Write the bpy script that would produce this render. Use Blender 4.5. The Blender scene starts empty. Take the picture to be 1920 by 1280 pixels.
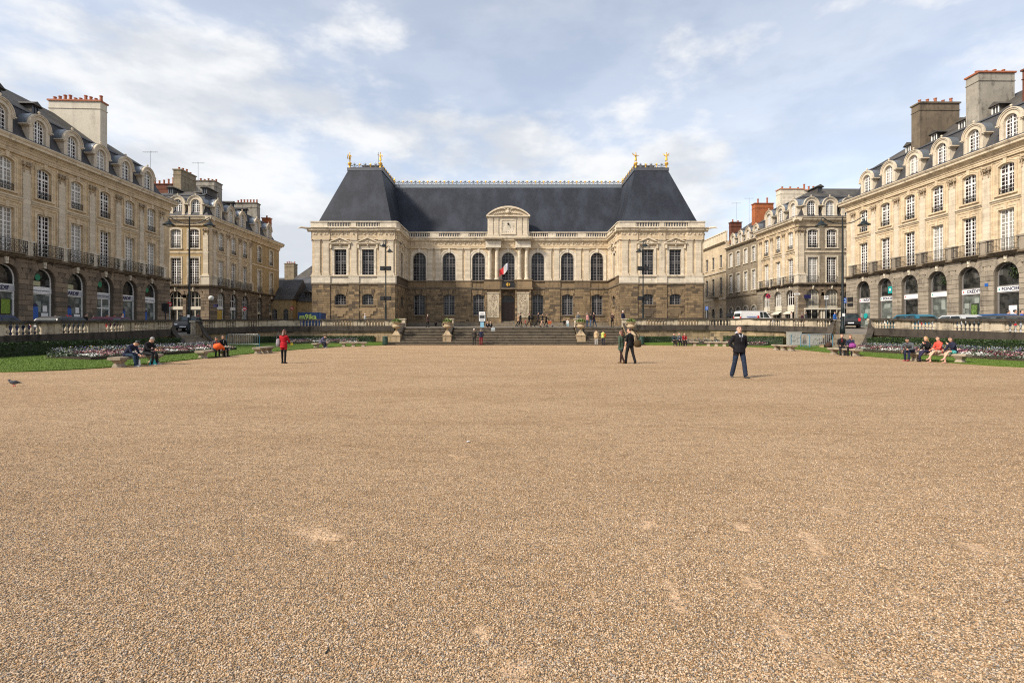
import bpy, math, random
import numpy as np
from mathutils import Vector, Matrix
rnd = random.Random(11)
PI = math.pi
scene = bpy.context.scene
COL = scene.collection

# ------------------------------------------------------------------ camera, world, sun, exposure
EYE = 1.62
cd = bpy.data.cameras.new("camera")
cam = bpy.data.objects.new("camera", cd)
COL.objects.link(cam)
cam.location = (0, 0, EYE)
cam.rotation_euler = (PI/2, 0, 0)
cd.sensor_width = 36.0
cd.lens = 18.0
cd.shift_y = -22/1920
cd.clip_start = 0.1
cd.clip_end = 3000
scene.camera = cam

SUN_EL = math.radians(41)
SUN_AZ = math.radians(33)          # light travels towards +X, turned this much towards +Y
ld = bpy.data.lights.new("sun", 'SUN')
ld.energy = 4.9
ld.angle = math.radians(7.0)
ld.color = (1.0, 0.90, 0.76)
sun = bpy.data.objects.new("sun", ld)
COL.objects.link(sun)
lv = Vector((math.cos(SUN_EL)*math.cos(SUN_AZ), math.cos(SUN_EL)*math.sin(SUN_AZ), -math.sin(SUN_EL)))
sun.rotation_euler = lv.to_track_quat('-Z', 'Y').to_euler()
sun.location = (-60, -30, 60)

world = bpy.data.worlds.new("World")
scene.world = world
world.use_nodes = True
wt = world.node_tree
wt.nodes.clear()

def wn(t, **k):
    n = wt.nodes.new(t)
    for a, b in k.items():
        setattr(n, a, b)
    return n
wl = wt.links.new
w_out = wn('ShaderNodeOutputWorld')
w_bg = wn('ShaderNodeBackground')
w_bg.inputs['Strength'].default_value = 0.092
sky = wn('ShaderNodeTexSky', sky_type='NISHITA')
sky.sun_disc = False
sky.sun_elevation = SUN_EL
sky.sun_rotation = math.radians(270) - SUN_AZ
sky.air_density = 1.0
sky.dust_density = 1.4
sky.ozone_density = 1.6
tc = wn('ShaderNodeTexCoord')
sep = wn('ShaderNodeSeparateXYZ')
wl(tc.outputs['Generated'], sep.inputs[0])
def wmath(op, a, b=None, c=None, clamp=False):
    n = wn('ShaderNodeMath', operation=op)
    n.use_clamp = clamp
    for i, x in enumerate((a, b, c)):
        if x is None: continue
        if isinstance(x, (int, float)): n.inputs[i].default_value = x
        else: wl(x, n.inputs[i])
    return n.outputs[0]
den = wmath('ADD', wmath('MAXIMUM', sep.outputs[2], 0.0), 0.16)
cx = wmath('DIVIDE', sep.outputs[0], den)
cy = wmath('DIVIDE', sep.outputs[1], den)
comb = wn('ShaderNodeCombineXYZ')
wl(cx, comb.inputs[0]); wl(cy, comb.inputs[1])
def wnoise(scale, detail, rough, dist, off, sx=1.0, sy=1.0):
    mp = wn('ShaderNodeMapping')
    mp.inputs['Location'].default_value = off
    mp.inputs['Scale'].default_value = (-sx, sy, 1)
    wl(comb.outputs[0], mp.inputs[0])
    n = wn('ShaderNodeTexNoise')
    n.inputs['Scale'].default_value = scale
    n.inputs['Detail'].default_value = detail
    n.inputs['Roughness'].default_value = rough
    n.inputs['Distortion'].default_value = dist
    wl(mp.outputs[0], n.inputs['Vector'])
    return n.outputs['Fac']
def wramp(x, p0, p1):
    n = wn('ShaderNodeMapRange')
    n.interpolation_type = 'SMOOTHSTEP'
    wl(x, n.inputs[0])
    n.inputs[1].default_value = p0; n.inputs[2].default_value = p1
    return n.outputs[0]
def dnoise(scale, detail, rough, dist, off, flat):
    """Noise on the view direction, squashed vertically: heaped clouds seen from the ground."""
    mp = wn('ShaderNodeMapping')
    mp.inputs['Location'].default_value = off
    mp.inputs['Scale'].default_value = (-1, 1, flat)
    wl(tc.outputs['Generated'], mp.inputs[0])
    n = wn('ShaderNodeTexNoise')
    n.inputs['Scale'].default_value = scale
    n.inputs['Detail'].default_value = detail
    n.inputs['Roughness'].default_value = rough
    n.inputs['Distortion'].default_value = dist
    wl(mp.outputs[0], n.inputs['Vector'])
    return n.outputs['Fac']
heap = dnoise(2.6, 9, 0.56, 0.12, (0.35, 0.2, 0.9), 2.3)
heap2 = dnoise(6.5, 8, 0.58, 0.1, (3.0, 1.2, 0.1), 2.0)
shade = dnoise(4.2, 7, 0.55, 0.15, (7.1, 0.6, 0.3), 2.6)
wisp = wnoise(0.75, 9, 0.6, 0.35, (11.0, 2.0, 1.0), 0.8, 1.25)
mack = wnoise(5.2, 6, 0.6, 0.1, (2.0, 7.0, 1.0))
low = wmath('SUBTRACT', 1.0, wramp(sep.outputs[2], 0.05, 0.50))      # denser cloud near the horizon
cover = wmath('ADD', wmath('ADD', wmath('MULTIPLY', heap, 0.78), wmath('MULTIPLY', heap2, 0.26)), wmath('MULTIPLY', low, 0.145))
m_big = wramp(cover, 0.52, 0.64)
m_wisp = wmath('MULTIPLY', wramp(wmath('ADD', wisp, wmath('MULTIPLY', mack, 0.16)), 0.44, 0.86), 0.46)
mask = wmath('MAXIMUM', m_big, m_wisp)
mask = wmath('ADD', wmath('MULTIPLY', mask, 0.66), 0.31, clamp=True)
cr = wn('ShaderNodeMix', data_type='RGBA')
wl(wramp(wmath('ADD', wmath('MULTIPLY', shade, 0.62), wmath('MULTIPLY', heap2, 0.42)), 0.43, 0.62), cr.inputs['Factor'])
cr.inputs[6].default_value = (6.6, 6.95, 7.5, 1)
cr.inputs[7].default_value = (9.2, 9.3, 9.4, 1)
mx = wn('ShaderNodeMix', data_type='RGBA')
wl(mask, mx.inputs['Factor'])
hs = wn('ShaderNodeHueSaturation')
hs.inputs['Saturation'].default_value = 0.72
hs.inputs['Value'].default_value = 2.15
wl(sky.outputs[0], hs.inputs['Color'])
wl(hs.outputs[0], mx.inputs[6])
wl(cr.outputs[2], mx.inputs[7])
wl(mx.outputs[2], w_bg.inputs['Color'])
wl(w_bg.outputs[0], w_out.inputs[0])

scene.view_settings.view_transform = 'Standard'
scene.view_settings.look = 'None'
scene.view_settings.exposure = 0.22
scene.view_settings.gamma = 1.0
scene.view_settings.use_curve_mapping = False
scene.cycles.max_bounces = 6
scene.cycles.diffuse_bounces = 3
scene.cycles.glossy_bounces = 3
scene.cycles.transmission_bounces = 4
scene.cycles.transparent_max_bounces = 8
scene.cycles.use_denoising = False
scene.cycles.filter_width = 1.15

# ------------------------------------------------------------------ materials
MATS = {}
def newmat(name):
    m = bpy.data.materials.new(name)
    m.use_nodes = True
    m.node_tree.nodes.clear()
    MATS[name] = m
    return m

class NT:
    def __init__(s, m):
        s.t = m.node_tree
        s.out = s.n('ShaderNodeOutputMaterial')
        s.b = s.n('ShaderNodeBsdfPrincipled')
        s.l(s.b.outputs[0], s.out.inputs[0])
    def n(s, t, **k):
        x = s.t.nodes.new(t)
        for a, b in k.items(): setattr(x, a, b)
        return x
    def l(s, a, b): s.t.links.new(a, b)
    def set(s, sock, v):
        if isinstance(v, (int, float)): sock.default_value = v
        elif isinstance(v, tuple): sock.default_value = v if len(v) == len(sock.default_value) else (*v, 1)
        else: s.l(v, sock)
    def math(s, op, a, b=None, clamp=False):
        x = s.n('ShaderNodeMath', operation=op); x.use_clamp = clamp
        s.set(x.inputs[0], a)
        if b is not None: s.set(x.inputs[1], b)
        return x.outputs[0]
    def mix(s, f, a, b, blend='MIX'):
        x = s.n('ShaderNodeMix', data_type='RGBA', blend_type=blend)
        s.set(x.inputs[0], f); s.set(x.inputs[6], a); s.set(x.inputs[7], b)
        return x.outputs[2]
    def rng(s, v, a, b, c=0.0, d=1.0):
        x = s.n('ShaderNodeMapRange'); x.interpolation_type = 'SMOOTHSTEP'
        s.set(x.inputs[0], v)
        for i, q in enumerate((a, b, c, d)): x.inputs[1+i].default_value = q
        return x.outputs[0]
    def noise(s, vec, scale, detail=4, rough=0.55, dist=0.0):
        x = s.n('ShaderNodeTexNoise')
        s.l(vec, x.inputs['Vector'])
        x.inputs['Scale'].default_value = scale; x.inputs['Detail'].default_value = detail
        x.inputs['Roughness'].default_value = rough; x.inputs['Distortion'].default_value = dist
        return x.outputs['Fac']
    def scaled(s, vec, sc, loc=(0, 0, 0)):
        x = s.n('ShaderNodeMapping'); s.l(vec, x.inputs[0])
        x.inputs['Scale'].default_value = sc; x.inputs['Location'].default_value = loc
        return x.outputs[0]
    def obj(s): return s.n('ShaderNodeTexCoord').outputs['Object']
    def pos(s): return s.n('ShaderNodeNewGeometry').outputs['Position']
    def island(s): return s.n('ShaderNodeNewGeometry').outputs['Random Per Island']
    def orand(s): return s.n('ShaderNodeObjectInfo').outputs['Random']
    def bump(s, h, strength=0.4, dist=0.02):
        x = s.n('ShaderNodeBump'); x.inputs['Strength'].default_value = strength
        x.inputs['Distance'].default_value = dist
        s.l(h, x.inputs['Height']); s.l(x.outputs[0], s.b.inputs['Normal'])
    def wallvec(s, vec):
        """(x + y, z) of a position: runs along any upright wall."""
        sp = s.n('ShaderNodeSeparateXYZ'); s.l(vec, sp.inputs[0])
        c = s.n('ShaderNodeCombineXYZ')
        s.l(s.math('ADD', sp.outputs[0], sp.outputs[1]), c.inputs[0]); s.l(sp.outputs[2], c.inputs[1])
        return c.outputs[0]

def plain(name, col, rough=0.6, metal=0.0, spec=0.5, var=0.0, coat=0.0):
    m = newmat(name); k = NT(m)
    k.b.inputs['Roughness'].default_value = rough
    k.b.inputs['Metallic'].default_value = metal
    k.b.inputs['Specular IOR Level'].default_value = spec
    k.b.inputs['Coat Weight'].default_value = coat
    if var:
        f = k.noise(k.pos(), 9.0, 5)
        c2 = tuple(c*(1-var) for c in col)
        k.l(k.mix(k.rng(f, 0.3, 0.7), c2, col), k.b.inputs['Base Color'])
    else:
        k.b.inputs['Base Color'].default_value = (*col, 1)
    return m

def stone(name, c1, c2, stain=(0.08, 0.07, 0.055), stain_amt=0.5, block=None, joint=0.55, island=0.0, islc=None,
          rough=0.85, bump=0.35, top_dark=0.0, grain=6.0):
    """Weathered masonry: two tones of stone, rain stains in vertical streaks, optional ashlar joints."""
    m = newmat(name); k = NT(m); p = k.pos()
    base = k.mix(k.rng(k.noise(p, 0.9, 5, 0.6), 0.3, 0.7), c1, c2)
    if island:
        r = k.math('FRACT', k.math('ADD', k.island(), k.math('MULTIPLY', k.orand(), 7.31)))
        base = k.mix(k.math('MULTIPLY', k.rng(r, 0.35, 1.0), island), base, islc or tuple(c*0.5 for c in c1))
        r2 = k.math('FRACT', k.math('MULTIPLY', r, 9.7))
        base = k.mix(k.math('MULTIPLY', k.rng(r2, 0.55, 1.0), island*0.6), base, tuple(min(1, c*1.45) for c in c1))
    streak = k.noise(k.scaled(p, (1.6, 1.6, 0.22)), 1.3, 6, 0.65)
    blot = k.noise(p, 2.3, 6, 0.7)
    st = k.math('MULTIPLY', k.rng(k.math('ADD', k.math('MULTIPLY', streak, 0.65), k.math('MULTIPLY', blot, 0.45)), 0.53, 0.72), stain_amt)
    col = k.mix(st, base, stain)
    col = k.mix(k.math('MULTIPLY', k.rng(k.noise(p, grain*3, 3, 0.7), 0.3, 0.75), 0.22), col, tuple(c*0.45 for c in c1))
    h = k.noise(p, grain*2.2, 5, 0.65)
    if block:
        br = k.n('ShaderNodeTexBrick')
        k.l(k.wallvec(p), br.inputs['Vector'])
        br.inputs['Scale'].default_value = 1.0
        br.inputs['Brick Width'].default_value = block[0]; br.inputs['Row Height'].default_value = block[1]
        br.inputs['Mortar Size'].default_value = 0.012; br.inputs['Mortar Smooth'].default_value = 0.3
        br.inputs['Color1'].default_value = (1, 1, 1, 1); br.inputs['Color2'].default_value = (0.80, 0.80, 0.80, 1)
        br.inputs['Mortar'].default_value = (joint, joint, joint, 1)
        col = k.mix(1.0, col, br.outputs['Color'], 'MULTIPLY')
        h = k.math('SUBTRACT', k.math('MULTIPLY', h, 0.5), br.outputs['Fac'])
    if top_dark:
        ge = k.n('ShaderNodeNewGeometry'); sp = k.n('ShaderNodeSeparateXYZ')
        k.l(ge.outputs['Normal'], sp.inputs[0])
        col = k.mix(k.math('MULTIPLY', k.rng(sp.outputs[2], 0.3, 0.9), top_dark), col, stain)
    k.l(col, k.b.inputs['Base Color'])
    k.b.inputs['Roughness'].default_value = rough
    k.b.inputs['Specular IOR Level'].default_value = 0.25
    k.bump(h, bump, 0.03)
    return m

def slate(name, c, c2, rough=0.5, w=0.22, h=0.14, worn=0.0):
    m = newmat(name); k = NT(m); p = k.pos()
    br = k.n('ShaderNodeTexBrick')
    k.l(k.wallvec(p), br.inputs['Vector'])
    br.inputs['Scale'].default_value = 1.0
    br.inputs['Brick Width'].default_value = w; br.inputs['Row Height'].default_value = h
    br.inputs['Mortar Size'].default_value = 0.008; br.inputs['Mortar Smooth'].default_value = 0.4
    br.inputs['Bias'].default_value = 0.0
    br.inputs['Color1'].default_value = (*c, 1); br.inputs['Color2'].default_value = (*c2, 1)
    br.inputs['Mortar'].default_value = (*[x*0.35 for x in c], 1)
    big = k.noise(k.scaled(p, (0.5, 0.5, 0.13)), 0.9, 6, 0.6)
    col = k.mix(k.rng(big, 0.40, 0.68), br.outputs['Color'], tuple(min(1, x*1.35+0.003) for x in c2))
    col = k.mix(k.math('MULTIPLY', k.rng(k.noise(p, 3.0, 6, 0.7), 0.5, 0.75), 0.35), col, tuple(x*0.6 for x in c))
    if worn:
        col = k.mix(k.math('MULTIPLY', k.rng(k.noise(p, 1.4, 6, 0.7), 0.45, 0.7), worn), col, (0.11, 0.10, 0.075))
    k.l(col, k.b.inputs['Base Color'])
    k.b.inputs['Roughness'].default_value = rough
    k.b.inputs['Specular IOR Level'].default_value = 0.28
    k.bump(k.math('SUBTRACT', k.math('MULTIPLY', k.noise(p, 8, 3), 0.4), br.outputs['Fac']), 0.5, 0.02)
    return m

def window_glass(name, dark, tint, rough=0.06, curtain=0.0, spec=0.3):
    """Panes of an unlit room: nearly black, reflecting the sky, each a little out of true."""
    m = newmat(name); k = NT(m); p = k.pos()
    r = k.orand()
    f = k.noise(p, 1.9, 3)
    col = k.mix(k.rng(f, 0.4, 0.65), dark, tint)
    if curtain:
        sp = k.n('ShaderNodeSeparateXYZ'); k.l(k.obj(), sp.inputs[0])
        fold = k.noise(k.scaled(k.obj(), (9, 1, 0.3)), 2.0, 3)
        sel = k.math('GREATER_THAN', r, 1.0-curtain)
        col = k.mix(k.math('MULTIPLY', sel, 0.8), col, k.mix(fold, (0.22, 0.21, 0.18), (0.50, 0.48, 0.43)))
    fl = k.n('ShaderNodeVectorMath', operation='SNAP'); k.l(k.wallvec(p), fl.inputs[0]); fl.inputs[1].default_value = (.42, .44, 1)
    wno = k.n('ShaderNodeTexWhiteNoise', noise_dimensions='3D'); k.l(fl.outputs[0], wno.inputs[0])
    col = k.mix(k.math('MULTIPLY', k.rng(wno.outputs[0], 0.78, 1.0), 0.5), col, tuple(min(1, t*3+.02) for t in tint))
    k.l(col, k.b.inputs['Base Color'])
    k.b.inputs['Roughness'].default_value = rough
    k.b.inputs['Specular IOR Level'].default_value = spec
    k.bump(k.noise(p, 1.6, 2), 0.12, 0.05)
    return m

CREAM = stone('limestone', (0.73, 0.59, 0.41), (0.64, 0.51, 0.34), (0.27, 0.20, 0.125), 0.45, block=(0.95, 0.38), joint=0.72)
CREAM_SHADED = stone('shade_warmed_limestone', (0.70, 0.535, 0.335), (0.60, 0.455, 0.275), (0.24, 0.17, 0.10), 0.5, block=(0.95, 0.38), joint=0.72)  # same limestone, the warm tone of its shaded front put into the colour
CREAM_PALE = stone('pale_limestone', (0.76, 0.68, 0.55), (0.69, 0.61, 0.48), (0.30, 0.25, 0.185), 0.5, block=(0.8, 0.36), joint=0.70)
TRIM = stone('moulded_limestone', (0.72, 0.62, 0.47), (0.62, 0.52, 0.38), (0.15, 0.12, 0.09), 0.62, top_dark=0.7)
PILA = stone('pilaster_stone', (0.71, 0.615, 0.475), (0.64, 0.545, 0.41), (0.29, 0.235, 0.17), 0.45, block=(9.0, 0.36), joint=0.7)
OCHRE = stone('ochre_render', (0.44, 0.32, 0.17), (0.36, 0.26, 0.13), (0.13, 0.10, 0.06), 0.55)
TAN_RENDER = stone('grey_tan_render', (0.36, 0.30, 0.22), (0.27, 0.22, 0.16), (0.10, 0.085, 0.065), 0.5, block=(0.75, 0.36), joint=0.7)
GRANITE = stone('granite_blocks', (0.245, 0.185, 0.128), (0.185, 0.142, 0.10), (0.04, 0.034, 0.028), 0.6, island=0.75, islc=(0.10, 0.082, 0.064))
GRANITE_R = stone('pale_granite_blocks', (0.34, 0.29, 0.225), (0.27, 0.23, 0.18), (0.06, 0.052, 0.042), 0.6, island=0.5, islc=(0.17, 0.145, 0.115))
GRANITE_P = stone('brown_granite_ashlar', (0.25, 0.178, 0.102), (0.195, 0.14, 0.083), (0.05, 0.04, 0.03), 0.6, island=1.0, islc=(0.095, 0.073, 0.052))
JOINT = stone('recessed_joint_mortar', (0.13, 0.105, 0.078), (0.10, 0.08, 0.06), (0.03, 0.025, 0.02), 0.4)
JOINT_R = stone('pale_recessed_joint', (0.17, 0.145, 0.115), (0.13, 0.11, 0.085), (0.04, 0.033, 0.027), 0.4)
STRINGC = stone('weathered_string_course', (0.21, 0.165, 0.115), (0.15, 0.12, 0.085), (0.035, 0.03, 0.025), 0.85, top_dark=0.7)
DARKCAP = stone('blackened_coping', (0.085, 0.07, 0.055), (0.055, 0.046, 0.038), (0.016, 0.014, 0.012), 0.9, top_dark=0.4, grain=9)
WALLST = stone('terrace_wall_stone', (0.38, 0.28, 0.165), (0.28, 0.21, 0.125), (0.05, 0.04, 0.03), 0.8, island=0.6, islc=(0.15, 0.115, 0.075))
BALST = stone('pale_baluster_stone', (0.56, 0.48, 0.36), (0.44, 0.37, 0.27), (0.06, 0.05, 0.038), 0.75, island=0.45, islc=(0.33, 0.27, 0.20))
STEPST = stone('worn_step_stone', (0.235, 0.195, 0.145), (0.175, 0.145, 0.105), (0.055, 0.047, 0.038), 0.8, island=0.4)
BENCHST = stone('bench_stone', (0.36, 0.30, 0.22), (0.29, 0.24, 0.18), (0.09, 0.075, 0.055), 0.7, grain=12)
URNST = stone('carved_urn_stone', (0.44, 0.34, 0.22), (0.34, 0.26, 0.165), (0.06, 0.05, 0.038), 0.8)
WHITEST = stone('white_chimney_render', (0.62, 0.57, 0.47), (0.55, 0.50, 0.41), (0.26, 0.23, 0.185), 0.45)
CHIMDARK = stone('sooty_chimney_stone', (0.19, 0.15, 0.105), (0.14, 0.11, 0.08), (0.035, 0.03, 0.025), 0.7)
CHIMTAN = stone('tan_chimney_stone', (0.34, 0.28, 0.19), (0.26, 0.21, 0.14), (0.07, 0.06, 0.045), 0.6, block=(0.6, 0.3))
CHIMGREY = stone('grey_chimney_render', (0.36, 0.33, 0.275), (0.27, 0.25, 0.21), (0.08, 0.072, 0.06), 0.85)
BRICKM = stone('orange_chimney_brick', (0.50, 0.165, 0.065), (0.40, 0.13, 0.055), (0.10, 0.05, 0.03), 0.5, block=(0.24, 0.08), joint=0.75)
SLATE_N = slate('new_slate', (0.013, 0.016, 0.024), (0.021, 0.025, 0.036), 0.6)
SLATE_O = slate('old_slate', (0.036, 0.036, 0.040), (0.056, 0.055, 0.057), 0.6)
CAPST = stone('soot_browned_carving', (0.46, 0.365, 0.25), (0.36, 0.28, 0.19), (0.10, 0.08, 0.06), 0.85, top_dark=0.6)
SLATE_W = slate('lichened_slate', (0.042, 0.039, 0.037), (0.066, 0.060, 0.054), 0.75, worn=0.45)
ZINC = plain('dull_zinc', (0.27, 0.30, 0.33), 0.45, 0.6, var=0.35)
LEAD = plain('lead_flashing', (0.12, 0.125, 0.14), 0.5, 0.4, var=0.3)
WHITEP = plain('white_window_paint', (0.78, 0.77, 0.74), 0.5, var=0.12)
GREYP = plain('grey_window_paint', (0.20, 0.19, 0.185), 0.5, var=0.2)
CREAMP = plain('cream_shop_paint', (0.66, 0.61, 0.50), 0.5, var=0.1)
IRON = plain('black_wrought_iron', (0.02, 0.02, 0.022), 0.5, 0.3)
LAMPG = plain('dark_green_lamp_paint', (0.006, 0.012, 0.014), 0.45, 0.1)
GOLD = plain('gilding', (0.72, 0.43, 0.08), 0.55, 0.8)
CRESTM = plain('painted_lead_cresting', (0.13, 0.15, 0.18), 0.55, 0.2)
TERRA = plain('terracotta', (0.40, 0.13, 0.06), 0.8, var=0.35)
GLASS_D = window_glass('dark_window_glass', (0.006, 0.006, 0.008), (0.016, 0.016, 0.019), 0.05, spec=0.2)
GLASS_H = window_glass('house_window_glass', (0.010, 0.007, 0.008), (0.035, 0.022, 0.022), 0.07, curtain=0.34, spec=0.25)
GLASS_S = window_glass('shop_window_glass', (0.075, 0.085, 0.078), (0.15, 0.165, 0.15), 0.05)
GLASS_K = window_glass('dim_shop_glass', (0.012, 0.013, 0.013), (0.045, 0.045, 0.042), 0.05)
GLASS_C = window_glass('car_glass', (0.01, 0.014, 0.015), (0.03, 0.04, 0.04), 0.03)
WOOD = plain('dark_oak_door', (0.045, 0.018, 0.010), 0.5, var=0.4)
BLACKM = plain('black_plastic', (0.012, 0.012, 0.013), 0.45)
GALV = plain('galvanised_steel', (0.42, 0.44, 0.45), 0.4, 0.7)
BLUESTEEL = plain('blue_painted_steel', (0.03, 0.16, 0.26), 0.45)
REDP = plain('sign_red', (0.55, 0.02, 0.025), 0.4)
BLUEP = plain('sign_blue', (0.02, 0.10, 0.38), 0.4)
WHITES = plain('sign_white', (0.75, 0.75, 0.74), 0.4)
TEAL = plain('bank_teal', (0.01, 0.30, 0.29), 0.45)
GREENS = plain('bank_green', (0.01, 0.19, 0.10), 0.45)
NAVY = plain('sign_navy', (0.015, 0.015, 0.07), 0.45)
RUBBER = plain('tyre_rubber', (0.018, 0.018, 0.018), 0.8)
RIM = plain('alloy_rim', (0.35, 0.36, 0.37), 0.35, 0.8)
CABG = plain('grey_cabinet_paint', (0.36, 0.35, 0.32), 0.6, var=0.3)
BINP = plain('dark_green_bin', (0.015, 0.045, 0.030), 0.5)
LEAF_D = plain('dark_hedge_leaf', (0.018, 0.036, 0.009), 0.6, var=0.6)
LEAF_M = plain('mid_green_leaf', (0.045, 0.085, 0.022), 0.6, var=0.5)

# trodden bare patches where the pebbles have been kicked aside: x, y, half width, half length, turn
SCUFFS = [(-1.52, 4.05, .42, .16, .5), (2.31, 3.85, .13, .34, .25), (1.52, 3.35, .10, .32, .12), (1.43, 2.86, .11, .26, .15), (.99, 3.12, .08, .28, .1), (2.46, 3.2, .10, .30, .3),
          (3.44, 3.82, .16, .2, .9), (.02, 2.42, .16, .12, .4), (.53, 3.15, .07, .16, .3), (1.55, 2.52, .12, .12, .2), (1.15, 4.3, .10, .2, .2), (-.2, 2.75, .10, .08, .3), (.3, 2.33, .10, .10, .2), (2.9, 4.6, .14, .2, .4), (-.75, 6.6, .2, .1, .2), (2.0, 2.35, .2, .1, .6), (1.9, 4.2, .08, .2, .2)]
def scuff_at(x, y):
    m = 0*x
    for cx_, cy_, a, b, t in SCUFFS:
        c, s_ = math.cos(t), math.sin(t)
        u, v = ((x-cx_)*c-(y-cy_)*s_)/a, ((x-cx_)*s_+(y-cy_)*c)/b
        m = np.maximum(m, 1-(u*u+v*v)*.5)
    return m
def gravel_material():
    m = newmat('raked_gravel'); k = NT(m); p = k.pos()
    warp = k.n('ShaderNodeTexVoronoi', feature='F1'); k.l(p, warp.inputs['Vector'])
    warp.inputs['Scale'].default_value = 125
    hsv = k.n('ShaderNodeSeparateColor'); k.l(warp.outputs['Color'], hsv.inputs[0])
    cr = k.n('ShaderNodeValToRGB'); k.l(hsv.outputs[0], cr.inputs[0])
    e = cr.color_ramp.elements
    cols = [(0.0, (0.20, 0.15, 0.11)), (0.10, (0.40, 0.28, 0.17)), (0.28, (0.58, 0.405, 0.235)), (0.5, (0.68, 0.50, 0.32)),
            (0.68, (0.52, 0.335, 0.175)), (0.8, (0.64, 0.51, 0.37)), (0.92, (0.78, 0.67, 0.52)), (1.0, (0.38, 0.33, 0.28))]
    e[0].position = 0.0; e[0].color = (*cols[0][1], 1); e[1].position = 1.0; e[1].color = (*cols[-1][1], 1)
    for q, c in cols[1:-1]:
        x = e.new(q); x.color = (*c, 1)
    cr.color_ramp.interpolation = 'CONSTANT'
    # bare, trodden sand showing through in diagonal scuffs
    scuff = 0.0
    for cx_, cy_, a, b, t in SCUFFS:
        rot = k.n('ShaderNodeMapping', vector_type='TEXTURE'); k.l(p, rot.inputs[0])
        rot.inputs['Location'].default_value = (cx_, cy_, 0); rot.inputs['Rotation'].default_value = (0, 0, -t); rot.inputs['Scale'].default_value = (a, b, 1)
        ln = k.n('ShaderNodeVectorMath', operation='LENGTH'); k.l(rot.outputs[0], ln.inputs[0])
        scuff = k.math('MAXIMUM', k.math('SUBTRACT', 1.0, k.math('MULTIPLY', k.math('POWER', ln.outputs['Value'], 2.0), .5)), scuff)
    patch = k.noise(k.scaled(p, (1.6, .8, 1)), 3.2, 6, 0.7)
    fine = k.noise(p, 26, 4, 0.7)
    bare = k.rng(k.math('ADD', scuff, k.math('ADD', k.math('MULTIPLY', patch, 3.4), k.math('MULTIPLY', fine, 1.3))), 2.98, 3.5)
    large = k.noise(k.scaled(p, (0.6, 1.5, 1)), 0.35, 6, 0.6)
    ridges = k.noise(k.scaled(p, (1.5, 4.2, 1)), 1.15, 7, 0.66, 0.5)
    col = k.mix(0.22, cr.outputs[0], (0.66, 0.475, 0.31))
    col = k.mix(k.math('MULTIPLY', k.rng(warp.outputs['Distance'], 0.38, 0.68), 0.62), col, (0.12, 0.085, 0.055))  # shade between the pebbles painted as darker gaps
    col = k.mix(k.rng(large, 0.36, 0.68), col, k.mix(1.0, col, (0.84, 0.81, 0.77), 'MULTIPLY'))
    col = k.mix(k.math('MULTIPLY', k.rng(ridges, 0.48, 0.64), 0.5), col, k.mix(1.0, col, (0.66, 0.61, 0.55), 'MULTIPLY'))
    mott = k.noise(p, 7.5, 5, 0.7)
    col = k.mix(k.math('MULTIPLY', k.rng(mott, 0.46, 0.64), 0.46), col, k.mix(1.0, col, (0.60, 0.55, 0.48), 'MULTIPLY'))
    sp_ = k.n('ShaderNodeSeparateXYZ'); k.l(p, sp_.inputs[0])
    grit = k.noise(p, 27, 3, 0.75); grit2 = k.noise(p, 55, 2, 0.8)
    col = k.mix(k.math('MULTIPLY', k.rng(grit, 0.50, 0.62), 0.42), col, k.mix(1.0, col, (0.50, 0.45, 0.40), 'MULTIPLY'))
    col = k.mix(k.math('MULTIPLY', k.rng(grit2, 0.52, 0.64), 0.30), col, k.mix(1.0, col, (0.50, 0.45, 0.40), 'MULTIPLY'))
    col = k.mix(k.math('MULTIPLY', k.rng(grit2, 0.46, 0.36), 0.30), col, (0.84, 0.70, 0.53))
    col = k.mix(bare, col, k.mix(k.rng(fine, 0.3, 0.7), (0.52, 0.385, 0.265), (0.46, 0.335, 0.225)))
    hv = k.n('ShaderNodeHueSaturation'); hv.inputs['Saturation'].default_value = 1.14; hv.inputs['Value'].default_value = 1.06; hv.inputs['Hue'].default_value = 0.4975; k.l(col, hv.inputs['Color'])
    k.l(hv.outputs[0], k.b.inputs['Base Color'])
    k.b.inputs['Roughness'].default_value = 0.85
    k.b.inputs['Specular IOR Level'].default_value = 0.3
    inv = k.math('SUBTRACT', 1.0, bare)
    peb = k.math('MULTIPLY', k.math('SUBTRACT', 1.0, warp.outputs['Distance']), inv)
    h = k.math('ADD', k.math('ADD', k.math('MULTIPLY', peb, 0.012), k.math('MULTIPLY', k.noise(p, 17, 3, 0.7), 0.050)), k.math('MULTIPLY', ridges, 0.11))
    bp = k.n('ShaderNodeBump'); bp.inputs['Strength'].default_value = 0.95; bp.inputs['Distance'].default_value = 1.0
    k.l(h, bp.inputs['Height']); k.l(bp.outputs[0], k.b.inputs['Normal'])
    return m
GRAVEL = gravel_material()

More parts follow.
